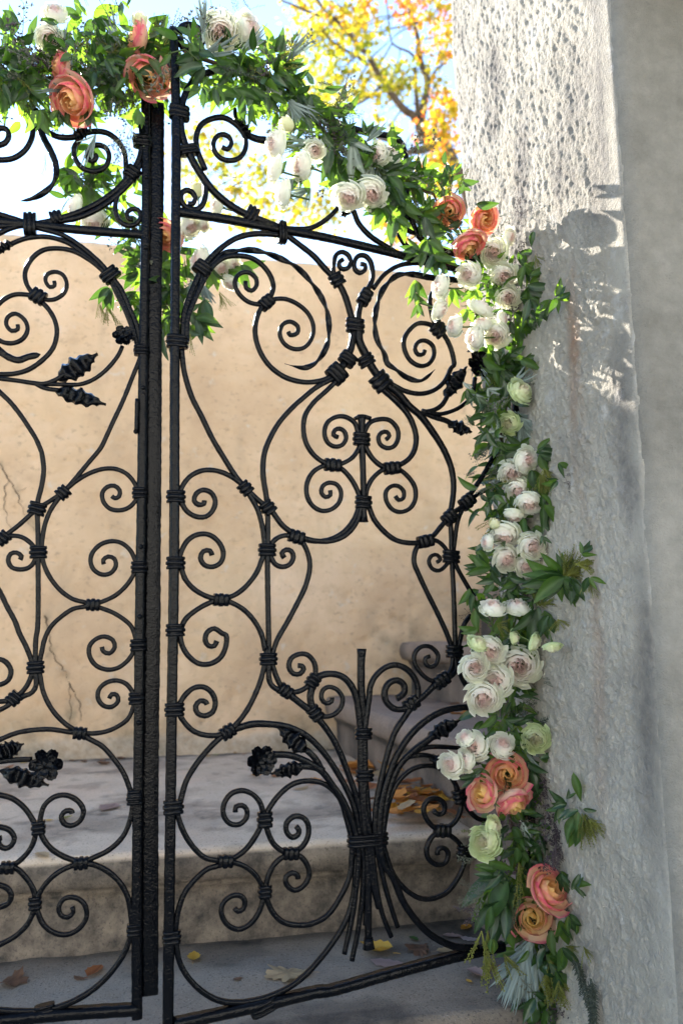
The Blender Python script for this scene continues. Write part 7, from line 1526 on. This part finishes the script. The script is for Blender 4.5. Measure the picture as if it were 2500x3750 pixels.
def calyx_mesh():
    V, Fc, ve = [], [], []
    ellip(V, Fc, (0, 0, -.38), (.16, .16, .2), 8, 5)
    for k in range(5):
        a = k*2*math.pi/5; b = len(V)
        for i in range(5):
            f = i/4
            for g in (-1, 0, 1):
                aa = a+g*.22*(1-f); r_ = .12+.62*f; V.append((r_*math.cos(aa), r_*math.sin(aa), -.38+.12*f-.35*f*f))
        for i in range(4):
            for j in range(2): q = b+i*3+j; Fc.append((q, q+1, q+4, q+3))
    # stalk
    b = len(V)
    for i in range(4):
        for j in range(5): a = j*2*math.pi/5; V.append((.07*math.cos(a)+.10*i*i*.2, .07*math.sin(a), -.45-.42*i))
    for i in range(3):
        for j in range(5): Fc.append((b+i*5+j, b+i*5+(j+1) % 5, b+(i+1)*5+(j+1) % 5, b+(i+1)*5+j))
    return setattrs(mesh('calyx', V, Fc, STEM), vein=[0]*len(V))
CALYX = calyx_mesh()
BANK = {k: [rose_parts(k, 100*i+hash_) for i in range(nv_)] for k, nv_, hash_ in (('white', 7, 1), ('green', 3, 2), ('cream', 3, 3), ('orange', 4, 4), ('sunset', 4, 5))}
def leaf_mesh(name, m, wid, fold, curl, seed, n=9, serr=0.0, wave=.02):
    rnd = random.Random(seed); V, Fc, ve = [], [], []; s_ = rnd.uniform(-.10, .10)
    for i in range(n+1):
        f = i/n; w = wid*(math.sin(math.pi*(f**.80))**.85)*(1-.25*f); w = max(w, .006 if f > .5 else .012)
        if serr: w *= 1+serr*(1 if i % 2 else -1)
        for g in (-1, -.5, 0, .5, 1):
            V.append((f-.0*abs(g), w*g+s_*math.sin(math.pi*f), fold*abs(g)*w*1.0-curl*f*f+wave*math.sin(f*7+g*2+seed)*abs(g)))
            ve.append(1.0 if g == 0 else (.25 if abs(g) < .9 and i % 2 else 0.0))
    for i in range(n):
        for j in range(4): q = i*5+j; Fc.append((q, q+1, q+6, q+5))
    return setattrs(mesh(name, V, Fc, m), vein=ve)
LEAVES = [leaf_mesh('leaf', LEAF, .20, .35, .12, 1), leaf_mesh('leaf', LEAF, .23, .2, .22, 2), leaf_mesh('leaf', LEAFD, .19, .3, .1, 3), leaf_mesh('leaf', LEAFD, .22, .45, .25, 4), leaf_mesh('leaf', LEAFD, .17, .25, -.06, 5), leaf_mesh('leaf', LEAF, .18, .5, .3, 6)]
SILV = [leaf_mesh('silver_leaf', SILVER, .13, .3, .10, 7), leaf_mesh('silver_leaf', SILVER, .15, .2, .2, 8)]
def tube_into(V, Fc, pts, r0_, r1_, k=4):
    b = len(V); n = len(pts)
    for i, p in enumerate(pts):
        p = Vector(p); t = (Vector(pts[min(i+1, n-1)])-Vector(pts[max(i-1, 0)])).normalized(); a = t.orthogonal().normalized(); c = t.cross(a); r_ = r0_+(r1_-r0_)*i/max(1, n-1)
        for j in range(k): an = 2*math.pi*j/k; V.append(tuple(p+a*r_*math.cos(an)+c*r_*math.sin(an)))
    for i in range(n-1):
        for j in range(k): Fc.append((b+i*k+j, b+i*k+(j+1) % k, b+(i+1)*k+(j+1) % k, b+(i+1)*k+j))
def octa(V, Fc, c, d_, r, l):
    b = len(V); d_ = Vector(d_).normalized(); a = d_.orthogonal().normalized(); e = d_.cross(a); c = Vector(c)
    V += [tuple(c-d_*l), tuple(c+a*r), tuple(c+e*r), tuple(c-a*r), tuple(c-e*r), tuple(c+d_*l)]
    for j in range(4): Fc.append((b, b+1+(j+1) % 4, b+1+j)); Fc.append((b+5, b+1+j, b+1+(j+1) % 4))
def sprig(kind, seed):
    rnd = random.Random(seed); V, Fc = [], []; U = rnd.uniform
    if kind in ('seed', 'purple'):
        m = SEED if kind == 'seed' else PURPLE; pts = [(t, .10*math.sin(t*2.2+seed), .06*math.sin(t*3)) for t in np.linspace(0, 1, 6)]; tube_into(V, Fc, pts, .010, .005)
        for k in range(16 if kind == 'seed' else 24):
            t = .22+.78*k/(16 if kind == 'seed' else 24); p = Vector((t, .10*math.sin(t*2.2+seed), .06*math.sin(t*3))); dr = Vector((U(.2, 1), U(-1, 1), U(-1, 1))).normalized(); L = U(.08, .20); q = p+dr*L; tube_into(V, Fc, [p, q], .005, .004, 3)
            for _ in range(rnd.choice([2, 3, 4])):
                d2 = (dr+Vector((U(-.9, .9), U(-.9, .9), U(-.9, .9)))).normalized(); octa(V, Fc, q+d2*.035, d2, U(.016, .026), U(.030, .044))
    elif kind == 'bud':
        m = BUD
        for s_ in range(6):
            a = Vector((1, U(-.55, .55), U(-.4, .4))).normalized(); L = U(.65, 1.0); dr = U(.05, .35); P_ = [a*L*t+Vector((0, dr*t*t*.4, 0))*(-1 if s_ % 2 else 1) for t in np.linspace(0, 1, 5)]; tube_into(V, Fc, P_, .010, .005, 3)
            for k in range(15):
                t = .25+.75*k/15; p = a*L*t+Vector((0, dr*t*t*.4, 0))*(-1 if s_ % 2 else 1); d2 = Vector((U(-.2, .6), U(-1, 1), U(-1, 1))).normalized(); octa(V, Fc, p+d2*.026, d2, U(.014, .021), U(.018, .030))
    elif kind == 'grey':
        m = GREY
        for k in range(9):
            a = Vector((1, U(-.30, .30), U(-.25, .25))).normalized(); L = U(.6, 1); w = U(.018, .03); e = a.cross(Vector((U(-.3, .3), U(-.3, .3), 1))).normalized(); b = len(V); c = U(-.15, .15)
            for i in range(6):
                f = i/5; p = a*L*f+Vector((0, c*f*f, -.08*f*f)); ww = w*(math.sin(math.pi*(.08+.92*f))+.12); V += [tuple(p-e*ww), tuple(p+Vector((0, 0, .008))), tuple(p+e*ww)]
            for i in range(5):
                for j in (0, 1): q = b+i*3+j; Fc.append((q, q+1, q+4, q+3))
    elif kind == 'rosemary':
        m = ROSEMARY; tube_into(V, Fc, [(t, .05*math.sin(t*3+seed), 0) for t in np.linspace(0, 1, 6)], .012, .005)
        for k in range(64):
            t = .08+.92*k/64; p = Vector((t, .05*math.sin(t*3+seed), 0)); an = k*2.4; dr = Vector((.75, math.cos(an), math.sin(an))).normalized(); L = .13*(1-.4*t); e = dr.orthogonal().normalized()*.010; b = len(V)
            V += [tuple(p-e), tuple(p+e), tuple(p+dr*L*.6+e), tuple(p+dr*L), tuple(p+dr*L*.6-e)]; Fc.append((b, b+1, b+2, b+3, b+4))
    elif kind == 'twig':
        m = TWIG; tube_into(V, Fc, [(t, .08*math.sin(t*3+seed), .03*t) for t in np.linspace(0, 1, 6)], .009, .004, 3)
        for k in range(12):
            t = .25+.75*k/12; p = Vector((t, .08*math.sin(t*3+seed), .03*t)); dr = Vector((U(.3, 1), U(-1, 1), U(-.6, .6))).normalized(); q = p+dr*U(.06, .16); tube_into(V, Fc, [p, q], .004, .003, 3); octa(V, Fc, q, dr, .013, .026)
    else:
        m = SILVER
        for k in range(4):
            a = Vector((1, U(-.15, .15), U(-.1, .1))); tube_into(V, Fc, [a*t for t in np.linspace(0, 1, 4)], .006, .002, 3)
    nm = {'seed': 'seed_sprig', 'purple': 'purple_sprig', 'bud': 'bud_sprig', 'grey': 'lavender_sprig', 'rosemary': 'rosemary_sprig', 'twig': 'twig', 'grass': 'grass_blade'}[kind]
    return setattrs(mesh(nm, V, Fc, m, kind not in ('seed', 'purple', 'bud')), vein=[0]*len(V))
SPRIGS = {k: [sprig(k, s_+50*i) for s_ in range(3)] for i, k in enumerate(('seed', 'purple', 'bud', 'grey', 'rosemary', 'twig', 'grass'))}

GL = {'left': ('dense garland with large orange roses along the top of the left gate', W(-.4, 1.3, 1.5)),
      'behind': ('small bunch of roses and bright leaves hanging behind the gap between the gates', W(0, 1.4, 1.4)),
      'arch': ('sloping garland of pale roses and silvery leaves along the top of the right gate', W(.3, 1.35, 1.5)),
      'pier': ('long flower garland hanging down the stone pier from orange roses to the front step', W(.6, 1.2, .8))}
garl = {k: empty('flower_garland', loc, 0, lab, 'garland', 'rose garlands on the gate') for k, (lab, loc) in GL.items()}
RLAB = dict(orange='orange rose with crimson edged petals', sunset='yellow rose with deep pink petal edges', green='greenish white garden rose', cream='cream rosebud')
def basis(x, zhint):
    x = Vector(x).normalized(); z = Vector(zhint); z = (z-x*z.dot(x)).normalized(); y = z.cross(x)
    return Matrix(((x.x, y.x, z.x), (x.y, y.y, z.y), (x.z, y.z, z.z))).to_4x4()
def rmat(n):
    n = Vector(n).normalized(); x = n.orthogonal().normalized(); y = n.cross(x); return Matrix(((x.x, y.x, n.x), (x.y, y.y, n.y), (x.z, y.z, n.z))).to_4x4()
for i, (g, kind, p, r, n) in enumerate(D['roses']):
    bank = BANK[kind]; hm, gm = bank[i % len(bank)]; root = garl[g]
    o = link('rose' if kind != 'cream' else 'rosebud', hm, root); sz = {'orange': 1.12, 'sunset': 1.22, 'white': 1.24, 'green': 1.22, 'cream': 1.7}[kind]
    s_ = r*sz
    M = Matrix.Translation(Vector(p)-root.location) @ rmat(n) @ Matrix.Rotation(random.uniform(0, 6.28), 4, 'Z') @ Matrix.Diagonal((s_*random.uniform(.95, 1.05), s_*random.uniform(.93, 1.03), s_, 1)) @ Matrix.Translation((0, 0, -.15))
    o.matrix_local = M
    if kind in RLAB: o['label'] = RLAB[kind]
    for q in gm: link('petal', q, o)
    link('calyx', CALYX, o)
# leaves: collect, the largest become objects, the rest one mass per garland
todo = {k: [] for k in garl}
def jitter(v, a): return Vector(v)+Vector((random.uniform(-a, a), random.uniform(-a, a), random.uniform(-a, a)))
for (g, kind, p, dr, toc, n, L, spread) in D['sprays']:
    p, dr, toc = Vector(p), Vector(dr), Vector(toc); side = toc.cross(dr).normalized(); root = garl[g]
    if kind in ('leaf', 'silver', 'grass') and n > 2:
        # thin stalk through the spray
        V, Fc = [], []; tube_into(V, Fc, [(-.5, 0, 0), (-.2, .02, .0), (.15, 0, 0), (.42, .02, 0)], .022, .010)
    for k in range(n):
        a = rad(spread)*((k+.5)/n*2-1+random.uniform(-.22, .22)) if n > 1 else rad(spread)*random.uniform(-.5, .5)
        if kind in ('seed', 'purple', 'bud', 'grey', 'rosemary', 'twig', 'grass'): a = rad(spread)*random.uniform(-1, 1)
        ax = (dr*math.cos(a)+side*math.sin(a)+toc*random.uniform(-.22, .30)+Vector((0, 0, -.10))).normalized()
        nz = toc+jitter((0, 0, 0), .55); size = L*random.uniform(.80, 1.22)
        M = Matrix.Translation(jitter(p, L*.07)+toc*random.uniform(-.014, .012)-root.location) @ basis(ax, nz) @ Matrix.Scale(size, 4)
        if kind == 'leaf': todo[g].append((size, 'leaf', random.choice(LEAVES), M))
        elif kind == 'silver': todo[g].append((size*1.2, 'silver_leaf', random.choice(SILV), M))
        else:
            M = Matrix.Translation(-toc*(.022 if kind in ('seed', 'purple', 'twig') else .008)) @ M
            sp_ = random.choice(SPRIGS[kind]); o = link(sp_.name.split('.')[0], sp_, root); o.matrix_local = M
for g, (pts, rd, n) in D['paths'].items():
    P_ = [Vector(q) for q in pts]; root = garl[g]
    for k in range(int(n*(3.0 if g == 'pier' else 2.4))):
        i = random.randrange(len(P_)-1); t = random.random(); c = P_[i].lerp(P_[i+1], t); along = (P_[i+1]-P_[i]).normalized()
        off = Vector((random.gauss(0, .55), random.gauss(0, .4), random.gauss(0, .55)))*rd; toc = (CAM-c).normalized()
        c = c+off-toc*.022; ax = (off.normalized()*.8+jitter((0, 0, -.25), .8)+along*random.uniform(-.6, .6)).normalized(); size = random.uniform(.022, .046)
        M = Matrix.Translation(c-root.location) @ basis(ax, toc+jitter((0, 0, 0), .9)) @ Matrix.Scale(size, 4)
        todo[g].append((size*.6, 'leaf', random.choice(LEAVES), M))
    for k in range(int(n*.28)):
        i = random.randrange(len(P_)-1); c = P_[i].lerp(P_[i+1], random.random())+Vector((random.gauss(0, .5), random.gauss(0, .3), random.gauss(0, .5)))*rd; toc = (CAM-c).normalized()
        kd = random.choice(['seed', 'seed', 'purple', 'twig', 'bud', 'grey', 'rosemary'] if g != 'behind' else ['bud', 'twig', 'seed'])
        M = Matrix.Translation(c-toc*.02-root.location) @ basis(jitter((0, 0, -.5), 1), toc+jitter((0, 0, 0), .6)) @ Matrix.Scale(random.uniform(.05, .085), 4)
        sp_ = random.choice(SPRIGS[kd]); o = link(sp_.name.split('.')[0], sp_, root); o.matrix_local = M
    if g in ('left', 'arch'):          # wispy sprigs that stand out of the bulk
        for k in range(34):
            i = random.randrange(len(P_)-1); c = P_[i].lerp(P_[i+1], random.random()); toc = (CAM-c).normalized()
            dr_ = jitter((0, 0, .25), 1.0); dr_ = (dr_-toc*dr_.dot(toc)*.7).normalized(); kd = random.choice(['seed', 'twig', 'seed', 'bud', 'grey'])
            M = Matrix.Translation(c+dr_*rd*random.uniform(.3, .9)-toc*.012-root.location) @ basis(dr_, toc+jitter((0, 0, 0), .5)) @ Matrix.Scale(random.uniform(.05, .09), 4)
            sp_ = random.choice(SPRIGS[kd]); o = link(sp_.name.split('.')[0], sp_, root); o.matrix_local = M
    # woody core stem that the garland is wired to
    V, Fc = [], []; tube_into(V, Fc, [q+(q-CAM).normalized()*.03+jitter((0, 0, 0), .008)-root.location for q in P_], .004, .003, 6)
    o = link('stem', setattrs(mesh('stem', V, Fc, TWIG), vein=[0]*len(V)), root)
    for k in range(10):
        i = random.randrange(len(P_)-1); c = P_[i].lerp(P_[i+1], random.random())-root.location; V, Fc = [], []
        a = jitter((0, 0, -.5), 1).normalized()*.05; tube_into(V, Fc, [c+jitter((0, 0, 0), .012), c+a*.5+jitter((0, 0, 0), .01), c+a], .0016, .0012, 5)
        link('flower_stalk', setattrs(mesh('flower_stalk', V, Fc, STEM), vein=[0]*len(V)), root)
for g, lst in todo.items():
    lst.sort(key=lambda x: -x[0]); root = garl[g]; n_leaf = 0; rest = []
    for size, nm, me_, M in lst:
        if nm == 'leaf':
            if n_leaf >= 290: rest.append((me_, M)); continue
            n_leaf += 1
        o = link(nm, me_, root); o.matrix_local = M
    for mi, m_ in ((0, LEAF), (1, LEAFD)):
        V, Fc, ve = [], [], []
        for me_, M in rest:
            if me_.materials[0] != m_: continue
            b = len(V); V += [tuple(M @ v.co) for v in me_.vertices]; Fc += [tuple(b+i for i in p_.vertices) for p_ in me_.polygons]; ve += [x.value for x in me_.attributes['vein'].data]
        if V: tag(link('small_leaves', setattrs(mesh('small_leaves', V, Fc, m_), vein=ve), root), kind='stuff')
# scrap of red ribbon in the pier garland
c = Vector(D['ribbon'])-garl['pier'].location; V = []; Fc = []
for i in range(7):
    a = i*.9; V += [tuple(c+Vector((.010*math.sin(a)+.004*i-.012, .004*math.cos(a*1.3), .006*i-.02))), tuple(c+Vector((.010*math.sin(a)+.004*i+.004, .004*math.cos(a), .006*i-.026)))]
    if i: k = 2*i; Fc.append((k-2, k-1, k+1, k))
link('red_ribbon', mesh('red_ribbon', V, Fc, RED), garl['pier'])

# ------------------------------------------------------------------ trees beyond the wall
maple = empty('maple_tree', Vector(D['limbs'][0][1][0]), 0, 'large maple with yellow autumn leaves and forking grey trunk beyond the wall', 'tree')
maple.location.z = -.2
red = empty('maple_tree', Vector(D['limbs'][0][1][0])+Vector((2.2, 3.0, 0)), 0, 'orange red maple just left of the stone pier, behind the yellow maple', 'tree'); red.location.z = -.2
for i, (t_, pts, w0, w1) in enumerate(D['limbs']):
    P_ = catmull(pts, .12); V, Fc = [], []
    if i == 0: P_ = [np.array([maple.location.x, maple.location.y, -.2])]+P_
    P_ = [Vector(p)+jitter((0, 0, 0), w0*.12)-maple.location for p in P_]; tube_into(V, Fc, P_, w0, w1, 9)
    link('trunk' if i == 0 else 'limb', mesh('limb', V, Fc, BARK), maple)
V, Fc = [], []; tube_into(V, Fc, [(0, 0, 0), (.05, .1, 1.5), (-.05, 0, 3.2), (-.1, .05, 4.6)], .13, .05, 9); link('trunk', mesh('trunk', V, Fc, BARK), red)
for k in range(7):
    V, Fc = [], []; z = 1.6+k*.42; a = k*2.4; tube_into(V, Fc, [(0, 0, z), (.5*math.cos(a), .5*math.sin(a), z+.35), (1.1*math.cos(a), 1.1*math.sin(a), z+.9)], .05, .015, 6); link('limb', mesh('limb', V, Fc, BARK), red)
LOBE = []
for k in range(5):
    a = rad(-100+50*k); L = [.62, .9, 1.0, .9, .62][k]; LOBE.append((math.cos(a+rad(90-90))*0+math.sin(a)*L*.55, math.cos(a)*L*.62+.1))
    if k < 4: a2 = a+rad(25); LOBE.append((math.sin(a2)*.30, math.cos(a2)*.36+.1))
def tree_leaf(V, Fc, HU, c, size, hue):
    M = Quaternion((random.gauss(0, 1), random.gauss(0, 1), random.gauss(0, 1), random.gauss(0, 1))).normalized().to_matrix(); b = len(V); fold = random.uniform(-.25, .35)
    pts = [(0, -.30, 0)]+[(x, y, fold*abs(x)) for x, y in LOBE]
    for q in pts: V.append(tuple(c+M @ (Vector(q)*size))); HU.append(hue)
    for j in range(1, len(pts)-1): Fc.append((b, b+j, b+j+1))
acc = {'m': ([], [], []), 'r': ([], [], [])}; tw = {'m': ([], []), 'r': ([], [])}
limbpts = [Vector(p) for L_ in D['limbs'] for p in L_[1]]
for (x, y, z, r_, hue) in D['clusters']:
    key = 'r' if hue >= .58 and x > maple.location.x-1.0 and z < 5.2 else 'm'; A = acc[key]; T_ = tw[key]; c = Vector((x, y, z)); base = (maple if key == 'm' else red).location
    n = int(56*(r_/.15)**1.6); n = max(18, min(n, 150))
    for k in range(n):
        o_ = Vector((random.gauss(0, 1), random.gauss(0, 1), random.gauss(0, 1)))*r_*.62; h = min(1, max(0, hue+random.gauss(0, .13)))
        tree_leaf(*A, c+o_-base, random.uniform(.052, .098), h)
    nb = min(limbpts, key=lambda q: (q-c).length)
    if (nb-c).length < .9: mid = (nb+c)*.5+jitter((0, 0, -.05), .12); tube_into(*T_, [nb-base, mid-base, c-base], .010, .004, 4)
    for k in range(4):
        e = c+jitter((0, 0, 0), r_*1.0); tube_into(*T_, [c-base, (c+e)*.5+jitter((0, 0, 0), .03)-base, e-base], .005, .002, 3)
# crown above and left of the frame, and fill for the second tree
for key, cen, rx, n, hue, own in (('m', Vector(maple.location)+Vector((-.4, .1, 6.6)), (2.2, 1.0, 1.0), 700, .35, maple), ('r', Vector(red.location)+Vector((.6, .3, 3.6)), (.9, .8, 1.5), 420, .66, red)):
    for k in range(n):
        q = Vector((random.gauss(0, .5)*rx[0], random.gauss(0, .5)*rx[1], random.gauss(0, .5)*rx[2])); tree_leaf(*acc[key], cen+q-own.location, random.uniform(.035, .06), min(1, max(0, hue+random.gauss(0, .18))))
for key, own in (('m', maple), ('r', red)):
    V, Fc, HU = acc[key]; tag(link('crown', setattrs(mesh('crown', V, Fc, CROWN, False), hue=HU), own), kind='stuff')
    tag(link('twigs', mesh('twigs', *tw[key], BARK), own), kind='stuff')

# ------------------------------------------------------------------ fallen leaves
def fallen_mesh(kind, seed):
    rnd = random.Random(seed); V, Fc, ve = [], [], []
    if kind == 'oval':
        n = 8; cu = rnd.uniform(.1, .5); fo = rnd.uniform(-.2, .7)
        for i in range(n+1):
            f = i/n; w = .27*math.sin(math.pi*f**.85)**.8*(1+.12*(-1)**i)+.008
            for g in (-1, -.5, 0, .5, 1): V.append((f-.5, w*g, .02+cu*(f-.5)**2*1.2+fo*abs(g)*w*.9+rnd.uniform(-.015, .02))); ve.append(1.0 if g == 0 else 0)
        for i in range(n):
            for j in range(4): q = i*5+j; Fc.append((q, q+1, q+6, q+5))
    else:
        V.append((0, 0, .06)); ve.append(1); N = 40; cu = rnd.uniform(.2, .6)
        for ring, rr in ((1, .5), (2, 1)):
            for j in range(N):
                a = 2*math.pi*j/N; r_ = .26+.20*abs(math.sin(a*2.5+.3))**.6+.05*math.sin(a*13+seed); r_ *= rr*(1.2 if -0.6 < math.sin(a) else .8)
                V.append((r_*math.cos(a), r_*math.sin(a)*.85, .03+cu*r_*r_*(.4+math.cos(a*2+seed))+rnd.uniform(-.02, .03)*rr)); ve.append(.8*(abs(math.sin(a*2.5+.3)) > .93))
        for j in range(N): Fc.append((0, 1+j, 1+(j+1) % N)); Fc.append((1+j, 1+N+j, 1+N+(j+1) % N, 1+(j+1) % N))
    b = len(V); st_ = [(-.5, 0, .03), (-.62, .04, .06), (-.74, .03, .05)]; tube_into(V, Fc, st_, .010, .007, 3); ve += [1]*(len(V)-b)
    return V, Fc, ve
for i, (p, size, col, label, kind) in enumerate(D['fallen']):
    V, Fc, ve = fallen_mesh(kind, i); o = link('fallen_leaf', setattrs(mesh('fallen_leaf', V, Fc, FALL[col]), vein=ve))
    s_ = size*.98; o.scale = (s_, s_, s_*random.uniform(.5, 1.2)); o.location = (p[0], p[1], p[2]+.0015); o.rotation_euler = (random.uniform(-.12, .3)*(p[2] > .205 or label is None), random.uniform(-.2, .2)*(p[2] > .205), random.uniform(0, 6.28))
    if label: tag(o, label, 'leaf')
    else:
        if p[2] > .55: g_ = ('dead leaf on the second stair close to the wall', 'leaves on the second stair')
        elif p[2] > .38: g_ = ('small dead leaf against the wall on the lowest stair', 'small leaves on the lowest stair')
        elif p[2] > .2005:
            uc, vc = Vector(p).dot(UU), Vector(p).dot(VV)
            part = 'far left' if uc < .50 else 'left' if uc < .58 else 'middle left' if uc < .65 else 'middle' if uc < .72 else 'middle right' if uc < .80 else 'right' if uc < .88 else 'far right'
            row = 'front' if vc < 2.05 else 'centre' if vc < 2.35 else 'back'
            g_ = (f"{'small' if size < .07 else 'large' if size > .12 else 'medium'} {col} {'lobed' if kind == 'lobed' else 'curled oval'} leaf at the {part}, {row} of the drift", 'leaf drift on the landing')
        else:
            uc = Vector(p).dot(UU); g_ = (f"small {col} leaf at the foot of the ochre wall, {'left of the stiles' if uc < -.1 else 'behind the near ring' if uc < .25 else 'close to the stairs'}", 'small leaves at the wall foot')
        tag(o, g_[0], 'leaf', g_[1])
